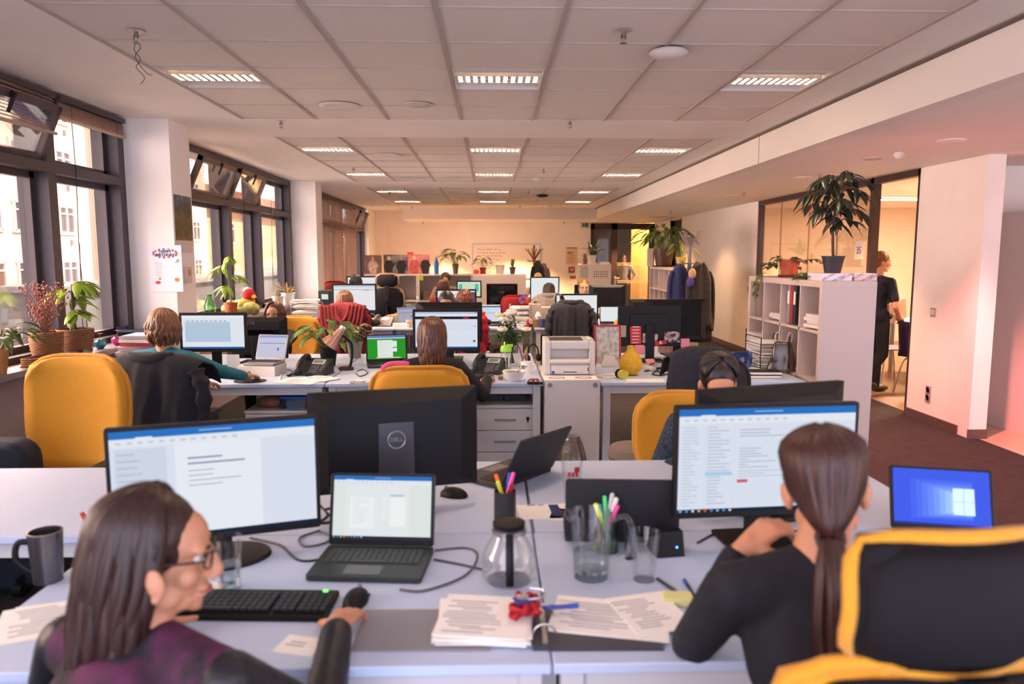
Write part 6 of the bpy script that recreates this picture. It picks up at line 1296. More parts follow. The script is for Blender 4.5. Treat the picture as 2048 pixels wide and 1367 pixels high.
# ================================================================ back wall furniture
SY = 17.0
def shelf(label, x0, x1, y0, y1, h, n, rows, m, face='-y', th=.035, back=True, group=None, name='shelf_unit'):
    t = thing(name, label, 'shelf', ((x0 + x1) / 2, (y0 + y1) / 2, 0), 0, group); w, d = x1 - x0, y1 - y0
    b = MB()
    if face == '-y':
        b.bb(-w / 2, w / 2, -d / 2, d / 2, h - th, h).bb(-w / 2, w / 2, -d / 2, d / 2, 0, th).bb(-w / 2, -w / 2 + th, -d / 2, d / 2, th, h - th).bb(w / 2 - th, w / 2, -d / 2, d / 2, th, h - th); obj('carcass', b, m, t, smooth=0)
        if back: obj('back_panel', MB().bb(-w / 2, w / 2, d / 2 - .012, d / 2, th, h - th), m, t, smooth=0)
        for k in range(1, n): obj('divider', MB().bb(-w / 2 + w * k / n - .012, -w / 2 + w * k / n + .012, -d / 2, d / 2 - .013, th, h - th), m, t, smooth=0)
        for k in range(1, rows): obj('shelf_board', MB().bb(-w / 2 + th, w / 2 - th, -d / 2 + .01, d / 2 - .013, h * k / rows - .012, h * k / rows + .012), m, t, smooth=0)
    else:
        b.bb(-w / 2, w / 2, -d / 2, d / 2, h - th, h).bb(-w / 2, w / 2, -d / 2, d / 2, 0, th).bb(-w / 2, w / 2, -d / 2, -d / 2 + th, th, h - th).bb(-w / 2, w / 2, d / 2 - th, d / 2, th, h - th); obj('carcass', b, m, t, smooth=0, bevel=.001)
        if back: obj('back_panel', MB().bb(w / 2 - .01, w / 2, -d / 2 + th, d / 2 - th, th, h - th), m, t, smooth=0)
        for k in range(1, n): obj('divider', MB().bb(-w / 2, w / 2 - .012, -d / 2 + d * k / n - .009, -d / 2 + d * k / n + .009, th, h - th), m, t, smooth=0)
        for k in range(1, rows): obj('shelf_board', MB().bb(-w / 2, w / 2 - .012, -d / 2 + th, d / 2 - th, h * k / rows - .009, h * k / rows + .009), m, t, smooth=0)
    return t
KW = mat('dccfc8', .5); SHZ = at(900, 548, SY).z
xs_ = [at(p, 548, SY).x for p in (728, 835, 945, 995)]
shelf('long pale open shelf unit along the back wall, left part', xs_[0], xs_[1], SY, SY + .4, SHZ, 2, 2, KW); shelf('long pale open shelf unit along the back wall, middle part', xs_[1] + .005, xs_[2], SY, SY + .4, SHZ, 2, 2, KW)
t = thing('cupboard', 'closed pale cupboard at the right end of the back shelves', 'cupboard', ((xs_[2] + at(1053, 548, SY).x) / 2, SY + .2, 0)); w = at(1053, 548, SY).x - xs_[2] - .01
obj('carcass', MB().bb(-w / 2, w / 2, -.18, .2, 0, SHZ), KW, t, smooth=0)
for s in (-1, 1): 
    dr = obj('door', MB().bb(-w / 4 - .003 * 0 + s * w / 4 - w / 4 * 0 - (w / 4 - .004) + w / 4, s * w / 4 + (w / 4 - .004), -.2, -.18, .05, SHZ - .03), KW, t, smooth=0, bevel=.002); obj('knob', MB().ell((s * .03, -.212, SHZ * .7), .012), GREYM, dr)
solo('sticky_note', MB().box((0, 0, .05), (.10, .003, .10)), mat('b9c832', .7), 'lime sticky note on the front of the back shelves', 'note', loc=(at(842, 552, SY).x, SY - .003, SHZ - .14), smooth=0)
def art(label, px0, px1, pyt, seed, ca, cb, figs):
    a, b_ = at(px0, pyt, SY + .2), at(px1, pyt, SY + .2); w, h = b_.x - a.x, a.z - SHZ; t = thing('poster_board', label, 'poster', ((a.x + b_.x) / 2, SY + .2, SHZ))
    obj('board', MB().box((0, 0, h / 2), (w, .02, h)), two(ca, cb, 5, .5, .7, (1, 1, 1.2), .12), t, smooth=0); rn = random.Random(seed)
    for (fx, col, sk) in figs:
        f = MB().prism([(-.06, 0), (.07, .0), (.09, h * .3), (.13, h * .42), (.07, h * .66), (.03, h * .70), (-.03, h * .70), (-.08, h * .64), (-.12, h * .36)], .003, TR((fx * w, -.0105, .01), (R(90), 0, 0))); obj('figure_print', f, mat(col, .8, var=.4, scale=14), t, smooth=0)
        obj('face_print', MB().prism([(cos(2 * pi * k / 14) * .035, h * .79 + sin(2 * pi * k / 14) * .05) for k in range(14)], .004, TR((fx * w, -.0105, .01), (R(90), 0, 0))), mat(sk, .8), t, smooth=0)
    return t
art('brown poster board with a small standing figure at the left of the back shelves', 728, 763, 510, 1, '6b5248', '7d6256', [(0, 'b9a08c', 'c8a088')]); art('grey and black fashion poster beside the brown board', 767, 815, 509, 2, '3a3232', '8a7c78', [(-.28, '1a1616', 'caa58c'), (.24, '15131a', '8a7c78')]); art('red toned fashion poster on the back shelves', 815.5, 859, 508, 3, 'b06058', 'c8857c', [(-.2, 'a85048', 'd8b09c'), (.3, '2a2028', 'b08078')])
box_thing('gift_bag', 'small red card standing behind the posters', 'card', (at(821, 508, SY + .3).x, SY + .3, SHZ), (.14, .03, at(821, 504, SY + .3).z - SHZ), mat('c0303a', .6))
bottle('blue plastic bottle standing on the back shelves', (at(873, 545, SY + .2).x, SY + .2, SHZ), .055, at(873, 514, SY + .2).z - SHZ, mat('2a78c8', .25), '1c2c4a')
def bplant(label, px, ptop, potw, poth, pc, **k):
    p = Vector((at(px, 548, SY + .2).x, SY + .2, SHZ + .001)); return plant(label, p, potw, poth, mat(pc, .6), **k)
bplant('large drooping leafy plant in a grey pot on the back shelves', 911, 492, .075, .22, '6f6258', kind='bush', H=.42, W_=.62, n=26, L=.24, lw=.10, seed=4, leafm=mat('6f7a28', .45, var=.4, scale=6), bend=.55); bplant('small bent plant in a red pot on the back shelves', 966, 513, .075, .14, '8c1c22', kind='bush', H=.32, W_=.34, n=9, L=.2, lw=.08, seed=9, leafm=mat('5c6a24', .45, var=.3, scale=6), bend=.8, saucer=mat('7a1a20', .5)); bplant('thin sprouting plant in a dark patterned pot on the back shelves', 1025, 508, .075, .15, '4a3c34', kind='blade', H=.34, W_=.22, n=5, lw=.035, seed=3, leafm=mat('56602a', .5))
t = thing('flower_pot', 'empty white tapered pot on the back shelves', 'pot', (at(1000, 548, SY + .2).x, SY + .2, SHZ + .001)); pot(t, .11, .20, mat('d8cfc8', .5), .085, soil=False, name='pot_body'); obj('drip_tray', MB().lathe([(.001, 0), (.09, 0), (.09, .004), (.001, .004)], n=20), KW, t)
box_thing('red_card', 'small red card leaning by the red plant pot', 'card', (at(952, 545, SY + .12).x, SY + .12, SHZ + .001), (.13, .01, .10), mat('c8483c', .6), rot=(0, .2, 0)) 
for k, (px, c, h) in enumerate(((745, '3a3230', .25), (790, '8a7a60', .35), (800, '2c2624', .2), (858, '6a5444', .22), (930, '453a34', .25))): box_thing('storage_box', ('dark box inside the left bay of the back shelves', 'tan tall box inside the back shelves by the headrest chair', 'black box inside the back shelves behind the backpack', 'brown box in the middle bay of the back shelves', 'dark box behind the mint page monitor in the back shelves')[k], 'box', (at(px, 600, SY + .2).x, SY + .18, SHZ / 2 + .013), (.22, .25, h), mat(c, .7))
# whiteboard, posters, fire call point, exit sign on the back wall
def onwall(px, py): return at(px, py, BY - .01)
a, b_ = onwall(945, 488), onwall(1080, 548); wbz0 = 1.05; t = thing('whiteboard', 'whiteboard with faint handwriting on the back wall', 'whiteboard', ((a.x + b_.x) / 2, BY - .012, (a.z + wbz0) / 2)); w, h = b_.x - a.x, a.z - wbz0
obj('board', MB().box((0, 0, 0), (w, .02, h)), mat('efe4d6', .35), t, smooth=0); fr = MB().box((0, 0, h / 2), (w, .03, .025)).box((0, 0, -h / 2), (w, .03, .025)).box((-w / 2, 0, 0), (.025, .03, h)).box((w / 2, 0, 0), (.025, .03, h)); obj('frame', fr, SILVER, t, smooth=0); sc = MB(); rn = random.Random(5)
for k in range(9):
    x = -w / 2 + .12; z = h / 2 - .14 - k * .085
    while x < -w / 2 + .35 + .55 * rn.random() + (.25 if k < 4 else 0): 
        l = rn.uniform(.04, .12); sc.tube(spline([(x + l * q / 5, -.0115, z + rn.uniform(-.02, .02)) for q in range(6)], 3), .004, 4); x += l + .03
obj('handwriting', sc, mat('7a5648', .7), t)
box_thing('wall_notice', 'printed notice sheet with a red heading on the back wall', 'notice', (onwall(1143, 514).x, BY - .006, onwall(1143, 529).z), (.30, .006, .45), mat('e0c2a8', .7)); n_ = bpy.data.objects['wall_notice']
nb = MB(); 
for k in range(9): nb.box((-.03 + .05 * (k % 2), -.004, .34 - k * .035), (.16, .002, .012))
obj('print', nb, mat('a88672', .8), n_, smooth=0); obj('heading', MB().box((-.05, -.0045, .31), (.12, .002, .03)), mat('a83c30', .7), n_, smooth=0); obj('top_strip', MB().box((0, -.0045, .44), (.30, .003, .02)), mat('3a2a24', .7), n_, smooth=0)
v = onwall(1143, 539); t = thing('fire_call_point', 'red fire alarm call point on the back wall', 'alarm', (v.x, BY - .03, v.z)); obj('case', MB().box((0, 0, 0), (.16, .055, .16)), mat('a8281c', .4), t, smooth=0, bevel=.008); obj('window', MB().box((0, -.029, 0), (.08, .004, .07)), mat('d8c8b8', .4), t, smooth=0); obj('symbol', MB().box((0, -.032, 0), (.03, .003, .03)), BLACK, t, smooth=0)
v = onwall(1146, 554); t = thing('switch_plate', 'small beige double switch plate below the fire call point', 'switch', (v.x, BY - .006, v.z)); obj('plate', MB().box((0, 0, 0), (.16, .012, .085)), mat('b08a68', .5), t, smooth=0, bevel=.003); obj('rocker', MB().box((-.038, -.008, 0), (.06, .008, .06)).box((.038, -.008, 0), (.06, .008, .06)), mat('8c6a4c', .5), t, smooth=0)
v = onwall(1169, 450); t = thing('exit_sign', 'green and white emergency exit pictogram sign beside the dark door frame', 'sign', (v.x, BY - .02, v.z)); obj('sign_body', MB().box((0, 0, 0), (.20, .03, .10)), mat('1e4a34', .4), t, smooth=0); run = MB().box((-.075, -.017, 0), (.035, .003, .08)).box((-.01, -.017, .005), (.02, .003, .04), (0, .3, 0)).ell((.0, -.017, .035), (.01, .002, .01)).box((-.005, -.017, -.028), (.012, .003, .04), (0, .6, 0)).box((.008, -.017, -.025), (.012, .003, .035), (0, -.5, 0)).box((.06, -.017, 0), (.045, .003, .014)).prism([(.05, -.02), (.075, 0), (.05, .02)], .003, TR((.012, -.0155, 0), (R(90), 0, 0))); obj('pictogram', run, mat('d8e6c8', .5), t, smooth=0)
# wooden coat stand with coats
def coats(px, Y, label, z0, items): pass
v = Vector((at(1068, 540, 16.6).x, 16.6, 0)); zt = at(1068, 490, 16.6).z; t = thing('coat_stand', 'bentwood coat stand by the whiteboard', 'coat stand', v); cw = mat('8a4c22', .45, var=.2, scale=10)
obj('pole', MB().cyl((0, 0, .02), (0, 0, zt), .025, .02), cw, t)
for k in range(6): 
    a_ = k * pi / 3 + .2; obj('hook_arm', MB().tube(spline([(cos(a_) * .02, sin(a_) * .02, zt - .32), (cos(a_) * .08, sin(a_) * .08, zt - .22), (cos(a_) * .20, sin(a_) * .20, zt - .08)], 5), .011, 6), cw, t); obj('lower_hook', MB().tube(spline([(0, 0, zt - .34), (cos(a_) * .1, sin(a_) * .1, zt - .36), (cos(a_) * .16, sin(a_) * .16, zt - .33)], 5), .010, 6), cw, t)
for k in range(4): a_ = k * pi / 2 + .4; obj('leg', MB().tube(spline([(0, 0, .35), (cos(a_) * .12, sin(a_) * .12, .2), (cos(a_) * .26, sin(a_) * .26, .012)], 5), .012, 6), cw, t)
def hung(label, x, y, ztop, L, w, col, seed, name='coat', d=.10, m=None, shoulder=.25):
    rn = random.Random(seed); t = thing(name, label, 'coat', (x, y, 0), rn.uniform(-.5, .5)); rows = []
    for i in range(12):
        q = i / 11; ww = w * (.25 + .75 * min(1, q / shoulder) ** .7) * (1 + .12 * q); rows.append([(cos(a_) * ww / 2 * (1 + .10 * sin(4 * a_ + seed + q * 2)), sin(a_) * d / 2 * (1 + .9 * q) * (1 + .22 * sin(5 * a_ + seed)), ztop - L * q) for a_ in [2 * pi * k / 22 for k in range(23)]])
    obj('coat_body', MB().sheet(rows, .010), m or mat(col, .85, var=.2, scale=20, bump=.4, bscale=30), t, smooth=180)
    for s in (-1, 1): obj('sleeve', MB().tube(spline([(s * w * .36, -.01, ztop - L * .14), (s * w * .50, -.02, ztop - L * .3), (s * w * .53, -.03, ztop - L * .62), (s * w * .5, -.02, ztop - L * .85)], 5), .05, 10, flat=.7), m or mat(col, .85, var=.2, scale=20, bump=.4, bscale=30), t, smooth=180)
    return t
hung('dark coat hanging on the bentwood coat stand', v.x + .08, v.y - .1, zt - .34, .95, .26, '1f1a1c', 3); hung('brownish coat hanging on the right of the bentwood coat stand', v.x + .22, v.y, zt - .40, .8, .22, '6b5444', 5)
# pale cabinet with notes in front of the door
CYB = 15.6; x0, x1 = at(1158, 560, CYB).x, at(1222, 560, CYB).x; zt2 = at(1190, 528, CYB).z; t = thing('cabinet', 'pale cabinet with stuck on sheets in front of the dark glazed doors', 'cabinet', ((x0 + x1) / 2, CYB + .2, 0)); w = x1 - x0; obj('carcass', MB().bb(-w / 2, w / 2, -.2, .2, 0, zt2), KW, t, smooth=0, bevel=.003); obj('glass_door', MB().bb(-w / 2 + .03, -w / 2 + .19, -.212, -.2, .3, zt2 - .04), mat('b6a89c', .3), t, smooth=0); obj('stuck_sheet', MB().box((w * .18, -.203, zt2 - .22), (.36, .003, .34)), mat('dccdbf', .7), t, smooth=0)
pr = MB()
for j in range(3):
    for k in range(7): pr.box((w * .18 - .14 + k * .045, -.206, zt2 - .16 - j * .05), (.022, .002, .025))
obj('print', pr, mat('3a3036', .7), t, smooth=0)
plant('spiky dracaena in a white pot on the pale cabinet', ((at(1187, 520, CYB).x, CYB + .2, zt2)), .09, .18, WHITE, 'blade', .50, .62, 22, mat('4a5a24', .45, var=.4, scale=8), lw=.05, seed=6, bend=.55); plant('small dried plant in a brown pot beside the dracaena', (at(1180, 520, CYB).x - .1, CYB + .02, zt2), .05, .10, TERRA, 'twig', .14, .12, 10, mat('5c3a24', .8), seed=5)
box_thing('name_card', 'little white card on the pale cabinet', 'card', (at(1208, 525, CYB).x, CYB + .1, zt2), (.16, .02, .05), PAPER)
# glazed double doors of the back wall
root = bpy.data.objects.new('door_2', None); COL.objects.link(root); root['kind'] = 'structure'; DB = mat('33201a', .5, var=.15, scale=8); f = MB(); zc_ = 2.50; dw = dx1 - dx0
for (a, b_) in ((0, .055), (.32, .09), (1 - .09, .09)): f.bb(dx0 + a * dw, dx0 + (a + b_) * dw, BY - .03, BY + .1, 0, zc_)
f.bb(dx0, dx1, BY - .03, BY + .1, zc_ - .16, zc_); f.bb(dx0, dx1, BY - .02, BY + .09, 0, .35); obj('door_frame', f, DB, root, smooth=0)
g = MB().bb(dx0 + .055 * dw, dx0 + .32 * dw, BY + .03, BY + .04, .35, zc_ - .16).bb(dx0 + .41 * dw, dx0 + .91 * dw, BY + .03, BY + .04, .35, zc_ - .16); obj('door_pane', g, glassy((.95, .9, .82), .04), root, smooth=0)
st2 = MB(); 
for z in (1.45, 1.40, .98, .93): st2.bb(dx0 + .055 * dw, dx0 + .32 * dw, BY + .022, BY + .028, z, z + .012).bb(dx0 + .41 * dw, dx0 + .91 * dw, BY + .022, BY + .028, z, z + .012)
obj('safety_stripe', st2, mat('d8b488', .6), root, smooth=0); obj('handle', MB().tube([(dx0 + .385 * dw, BY - .04, 1.06), (dx0 + .385 * dw, BY - .08, 1.06), (dx0 + .45 * dw, BY - .08, 1.06)], .013, 8).box((dx0 + .385 * dw, BY - .035, 1.0), (.05, .012, .22)), SILVER, root, smooth=0)
person('man in a pale shirt standing behind the glazed door', (at(1246, 560, 20.8).x, 20.8, 0), R(165), top=('cfc2ae', None), hair=('short', BLK, 0), female=False, stand=True, lean=2, lh=(-.22, .12, .95), rh=(.2, .25, 1.05), s=1, vox=.011, pants='2a2622')
# ================================================================ right side: cube shelf, plants, coats, meeting room
CUBE = mat('cdbab2', .45)
shelf('tall white cube shelf with papers and binders in the right foreground', 2.33, 2.72, 5.15, 6.64, 1.47, 4, 4, CUBE, '-x', .045)
TOPZ = 1.471
def cell(k, r): return 5.15 + 1.49 * (k + .5) / 4, 1.47 * r / 4 + .02          # cell centre along y, floor z
for i, (k, r, dx, w, d, h, lab) in enumerate(((1, 2, .18, .22, .26, .018, 'clear wrapped paper packs in the top row of the white shelf, near cell'), (2, 3, .16, .22, .28, .05, 'small pile of papers in the upper white shelf cell left of the binders'), (0, 3, .15, .24, .27, .10, 'white paper packs in the upper near cell of the white shelf'), (3, 2, .10, .24, .30, .22, 'white wrapped pack sticking out of the far cell of the white shelf'))):
    y, z = cell(k, r); papers(lab, 2.33 + dx, y, 0, w, d, z, h, 4, 50 + i, lines_=False, col=mat('dcd3d2', .5))
y, z = cell(1, 3)
for k, (dy, c, lab) in enumerate(((.10, '8f8a8c', 'grey binder in the white shelf, left of the red one'), (.04, 'a02c38', 'red and white binder standing in the white shelf'), (-.02, '2f2b33', 'black binder in the white shelf, right of the red one'))):
    t = thing('binder', lab, 'binder', (2.42, y + dy, z), 0, 'binders in the white shelf'); obj('cover', MB().box((.08, 0, .155), (.28, .05, .31), (R(3), 0, 0)), mat(c, .5), t, smooth=0, bevel=.002); obj('spine_label', MB().box((-.062, 0, .20), (.003, .03, .10)), PAPER if k != 1 else mat('c83040', .5), t, smooth=0)
y, z = cell(3, 2); t = thing('binder', 'dark green binder below the wrapped pack in the white shelf', 'binder', (2.42, y - .12, .7425 - .35), 0, 'binders in the white shelf'); obj('cover', MB().box((.08, 0, .155), (.28, .045, .31)), mat('1f5a52', .5), t, smooth=0, bevel=.002)
def ontop(px, py=560): return Vector((0, 0, 0))
def shelfpt(px, x=2.5):   # a point on the shelf top seen at px, at depth x in the room
    d = ray(px, 555); return Vector((x, x / d.x * d.y, TOPZ))
v = shelfpt(1578, 2.5); plant('trailing plant in a terracotta pot on the white shelf', v, .085, .14, TERRA, 'vine', .16, .50, 42, mat('3f4f2a', .45, var=.35, scale=8), .085, .05, 2, saucer=mat('5a3020', .6), bend=.5)
v2 = shelfpt(1600, 2.45); plant('small heart leaved creeper lying on the white shelf between the pots', shelfpt(1618, 2.44), .03, .012, BLACK, 'vine', .09, .34, 34, mat('4d6a30', .4, var=.3, scale=8), .10, .075, 4, bend=.3)
v = shelfpt(1560, 2.40); t = thing('creeper_strand', 'vine strand hanging down over the front of the white shelf', 'plant', (2.325, cell(3, 3)[0] - .12, TOPZ)); st = spline([(.05, .02, .03), (-.02, 0, .005), (-.03, .01, -.15), (-.02, .04, -.34)], 6); lv = MB(); rn = random.Random(3)
for k in range(9): p = st[4 + k]; lv.leaf(p, (-.3, rn.uniform(-1, 1), -.4), .06, .045, .4)
obj('stems', MB().tube(st, .0025, 5), mat('5b6b36', .6), t); obj('leaves', lv, mat('5f6a30', .45, var=.3, scale=8), t, smooth=180)
for k, (x_, l, lab) in enumerate(((2.47, .30, 'white and blue paper ream lying under the dark ficus pot'), (2.66, .3, 'second paper ream with printed wrapper at the right on the white shelf'))):
    t = thing('paper_ream', lab, 'paper pack', (x_ + .01, 5.38, TOPZ), R(-4 + 6 * k), 'paper reams on the white shelf'); obj('wrapper', MB().box((0, 0, .026), (.21 if k == 0 else .17, .30, .052)), mat('dcd6e2' if k == 0 else 'd8c8c4', .4), t, smooth=0, bevel=.002); tb = MB()
    for q, (xx, zz_) in enumerate(((-.06, .03), (.01, .018), (.07, .034))): text_mb('DIPLOMAT', .022, TR((xx, -.1508, zz_), (R(90), R(-28), 0)), tb, .0004)
    obj('print', tb, mat('3f4468', .5), t, smooth=0)
v = shelfpt(1665, 2.46); v.z = TOPZ + .053; v.y = 5.42; v.x = at(1665, 545, 5.42).x
plant('tall young ficus tree in a dark ribbed pot on the white shelf', v, .078, .115, mat('23222e', .5), 'ficus', .60, .46, 112, mat('232c1e', .4, var=.35, scale=8),   .115, .055, 5, bend=.5, lean=(.0, 0), stemm=mat('4a3a28', .7))
# far cube shelf with the big plant, coat stand
shelf('white cube shelf farther back behind the coat stand', 2.73, 3.12, 11.0, 12.75, 1.47, 5, 4, CUBE, '-x', .04)
v = Vector((at(1327, 530, 12.1).x, 12.1, 1.471)); plant('big bushy peace lily in a brown pot on the far cube shelf', v, .17, .30, mat('4a2f24', .4), 'bush', .42, .85, 60, mat('4f5e22', .4, var=.45, scale=5), .26, .085, 7, bend=.7, saucer=mat('3a241c', .5)); plant('second leafy plant in a yellow pot behind the coat stand', (at(1366, 530, 11.3).x - .02, 11.35, 1.471), .08, .15, mat('b8a832', .5), 'bush', .30, .34, 16, mat('6a7428', .4, var=.4, scale=6), .18, .06, 3, bend=.6)
box_thing('storage_box', 'small white box inside the far cube shelf', 'box', (2.85, 11.9, .76), (.12, .16, .10), PAPER)
box_thing('white_board_strip', 'narrow white panel standing on the far cube shelf behind the peace lily', 'panel', (at(1300, 515, 12.6).x, 12.6, 1.471), (.10, .05, .30), mat('e0cdb8', .5))
v = Vector((at(1378, 560, 10.6).x, 10.6, 0)); zt = at(1378, 462, 10.6).z; t = thing('coat_stand', 'chrome coat stand with long prongs beside the right wall', 'coat stand', v); pl = MB(); cw = mat('8f8580', .5)
obj('pole', MB().cyl((0, 0, .02), (0, 0, zt - .18), .03), cw, t)
for a_, e in ((.4, 1), (2.7, 1), (3.6, .8), (5.6, .9)): obj('prong', MB().tube([(0, 0, zt - .25), (cos(a_) * .09 * e, sin(a_) * .09 * e, zt - .12), (cos(a_) * .15 * e, sin(a_) * .15 * e, zt)], .013, 6), cw, t); obj('lower_hook', MB().tube(spline([(0, 0, zt - .45), (cos(a_) * .09, sin(a_) * .09, zt - .46), (cos(a_) * .14, sin(a_) * .14, zt - .42)], 4), .010, 6), cw, t)
obj('top_disc', MB().lathe([(.001, -.006), (.06, -.006), (.06, .006), (.001, .006)], n=22, T=TR((.0, 0, zt - .14), (R(90), 0, 0), 1)), cw, t); obj('foot_plate', MB().lathe([(.001, 0), (.19, 0), (.18, .02), (.001, .025)], n=28), cw, t)
hung('navy blue jacket hanging at the left of the chrome coat stand', v.x - .15, v.y - .05, zt - .46, .80, .26, '1f2350', 3, d=.13); hung('black quilted coat hanging at the right of the chrome coat stand', v.x + .13, v.y - .06, zt - .44, .95, .40, '1c1613', 6, m=mat('1c1614', .6, bump=.8, bscale=12, var=.2, scale=10), d=.16); hung('dark grey coat behind the quilted coat on the chrome stand', v.x + .2, v.y + .12, zt - .5, 1.1, .34, '2a2420', 9)
for k, (dx, dz, c, lab) in enumerate(((-.01, -.60, 'c9a888', 'beige knitted cap hanging between the coats'), (-.035, -.72, '5b3c86', 'violet cap hanging below the beige cap'))): solo('cap', MB().ell((0, 0, 0), (.055, .05, .075)), mat(c, .9, bump=.4, bscale=60), lab, 'cap', loc=(v.x + dx, v.y - .2, zt + dz))
# wall switches and sockets on the right wall
def plate(label, px, py, kind, s=1):
    p = onx(px, py, WX - .004); t = thing('light_switch' if kind == 'switch' else 'wall_socket', label, kind, p); obj('plate', MB().box((0, 0, 0), (.010, .085, .085 if kind == 'switch' else .16)), mat('b8a8a4', .35, metal=.4), t, smooth=0, bevel=.004)
    if kind == 'switch': obj('rocker', MB().box((-.007, 0, 0), (.006, .055, .055)), mat('d8cccb', .4), t, smooth=0, bevel=.002)
    else:
        for z in (-.038, .038): obj('outlet', MB().lathe([(.001, 0), (.028, 0), (.03, .004), (.033, .004), (.034, 0), (.001, 0)], n=22, T=TR((-.005, 0, z), (0, R(-90), 0))), mat('8c7c7a', .5), t)
plate('light switch on the pink lit pier at the right', 1866, 624, 'switch'); plate('double wall socket low on the pier at the right', 1856, 787, 'socket'); plate('light switch on the wall left of the glass partition', 1495, 577, 'switch'); plate('wall socket low on the wall behind the white shelf', 1493, 665, 'socket')
b = onx(1718, 500, WX + .045); t = thing('room_number_sign', 'white sheet with the room number 35 on the glass', 'sign', b); obj('sheet', MB().box((0, 0, 0), (.003, .21, .17 * 1.25)), mat('ecdad0', .7), t, smooth=0); obj('lettering', text_mb('35', .12, TR((-.003, 0, -.005), (R(90), 0, R(-90)))), BLACK, t)
# tall cupboard in the alcove
t = thing('cupboard', 'tall pale cupboard at the right edge of the picture', 'cupboard', (5.35, 6.75, 0)); obj('carcass', MB().bb(-.42, .42, -.26, .5, 0, 2.06), mat('e0d2cc', .5), t, smooth=0, bevel=.004)
for s in (-1, 1): dr = obj('door', MB().bb(s * .21 - .205, s * .21 + .205, -.28, -.262, .04, 2.04), mat('e4d6d0', .5), t, smooth=0, bevel=.003); obj('handle', MB().box((s * .03, -.292, 1.05), (.014, .02, .16)), GREYM, dr, smooth=0)
obj('side_panel', MB().bb(-.44, -.422, -.27, .5, 0, 2.06), mat('dccdc6', .5), t, smooth=0)
# man in the doorway
person('man with reddish hair in a navy shirt carrying a laptop into the meeting room', (4.62, 8.70, 0), R(-76), top=('161a2c', None), hair=('short', ('5a2e18', '8a5230'), .02), female=False, stand=True, lean=-2, nod=2, lh=(-.2, .18, .90), rh=(.17, .16, .92), rhd=(-.5, .6, -.2), sleeve=.42, s=1, vox=.0075, pants='15161f', turn=-16, skin=mat('c98e70', .55, var=.05, scale=15), chub=1.12,
       legpose={-1: ((-.09, .10, .50), (-.08, .10, .085)), 1: ((.09, .02, .48), (.09, -.22, .16))}, headoff=(0, .015, .03))
t = thing('laptop', 'closed pale laptop under the arm of the man in navy', 'laptop', (4.80, 8.62, 1.0), rot=(R(10), 0, R(-62))); obj('base', MB().box((0, 0, 0), (.02, .32, .23)), mat('8a7466', .5), t, smooth=0, bevel=.004); obj('lid', MB().box((.016, 0, 0), (.01, .32, .23)), mat('c4ab98', .5), t, smooth=0, bevel=.003)
t = thing('meeting_table', 'white meeting table behind the glass', 'table', (6.35, 9.4, 0)); obj('tabletop', MB().prism(rbox2(1.6, 2.6, .25, 6), .03, TR((0, 0, .72))), mat('e8dcd0', .4), t, bevel=.004)
for sx_ in (-.6, .6):
    for sy_ in (-1, 1): obj('leg', MB().cyl((sx_, sy_, 0), (sx_, sy_, .72), .03), GREYM, t)
PUR = mat('3a2a5c', .5)
def shellchair(label, x, y, rz):
    t = thing('shell_chair', label, 'chair', (x, y, 0), rz, 'violet meeting chairs'); rows = []
    for i in range(11):
        q = i / 10
        if q < .5: yy, zz_ = .22 - .84 * q, .455 + .03 * (abs(q - .25) * 2) ** 2
        else: yy, zz_ = -.20 - .10 * (q - .5) * 1.2, .46 + (q - .5) * .84
        rows.append([(u * .22 * (1 - .18 * max(0, q - .7) ** 1.2), yy + .03 * u * u * (q > .5), zz_ + .02 * u * u * (q < .5)) for u in [-1 + 2 * k / 8 for k in range(9)]])
    obj('shell', MB().sheet(rows, .012), PUR, t, smooth=180)
    for sx_ in (-1, 1):
        for sy_ in (-1, 1): obj('leg', MB().tube(spline([(sx_ * .12, sy_ * .10, .445), (sx_ * .17, sy_ * .17, .38), (sx_ * .22, sy_ * .24, .008)], 4), .010, 7), SILVER, t)
    return t
ch = shellchair('violet shell chair nearest the glass door post', 5.15, 8.55, R(-70)); dup(ch, (5.12, 9.3, 0), R(-85), 'violet shell chair behind the one by the glass door post'); dup(ch, (5.7, 7.85, 0), R(0), 'violet shell chair at the near end of the meeting table')
papers('sheet of paper lying on the meeting table', 5.95, 8.6, .3, .2, .28, .752, .002, 1, 60)
# ================================================================ left sill and columns
SZL = .946
def sl(px, py, x=None): return on(px, py, SZL)
WICK = two('5a3522', 'a87448', 60, .5, .8, (1, 1, 6), .2, 'wicker')
def wicker(t, r0, r1, h, name='basket'):
    b = MB(); n = 22
    for k in range(int(h / .011)):
        z = .006 + k * .011; rr = r0 + (r1 - r0) * sin(min(1, z / h * 1.15) * pi / 2); b.tube([(cos(2 * pi * q / n) * (rr + .004 * ((q + k) % 2)), sin(2 * pi * q / n) * (rr + .004 * ((q + k) % 2)), z) for q in range(n + 1)], .0062, 5)
    obj(name, b, WICK, t, smooth=180); obj('lining', MB().lathe([(.001, .004), (r0 * .96, .004), (r1 * .96, h * .9), (.001, h * .88)], n=20), SOIL, t)
v = sl(120, 708); v.x = -2.985; t = plant('dark leaved plant rising from a wicker basket on the window sill', v + Vector((0, 0, .02)), .10, .17, None, 'tree', .33, .26, 8, mat('7f9a28', .4, var=.3, scale=6), .15, .075, 4, pot_=False, bend=.25, lean=(.0, 0), stemm=mat('4a3428', .7)); wicker(t, .085, .115, .17); obj('saucer', MB().lathe([(.001, -.019), (.10, -.019), (.11, .02), (.104, .02), (.095, -.01), (.001, -.01)], n=26), glassy((.85, .8, .78), .15, .1, 'plastic_film'), t)
for ch_ in t.children:
    if ch_.name.startswith(('leaves', 'stems')): ch_.location = (0, 0, .15)
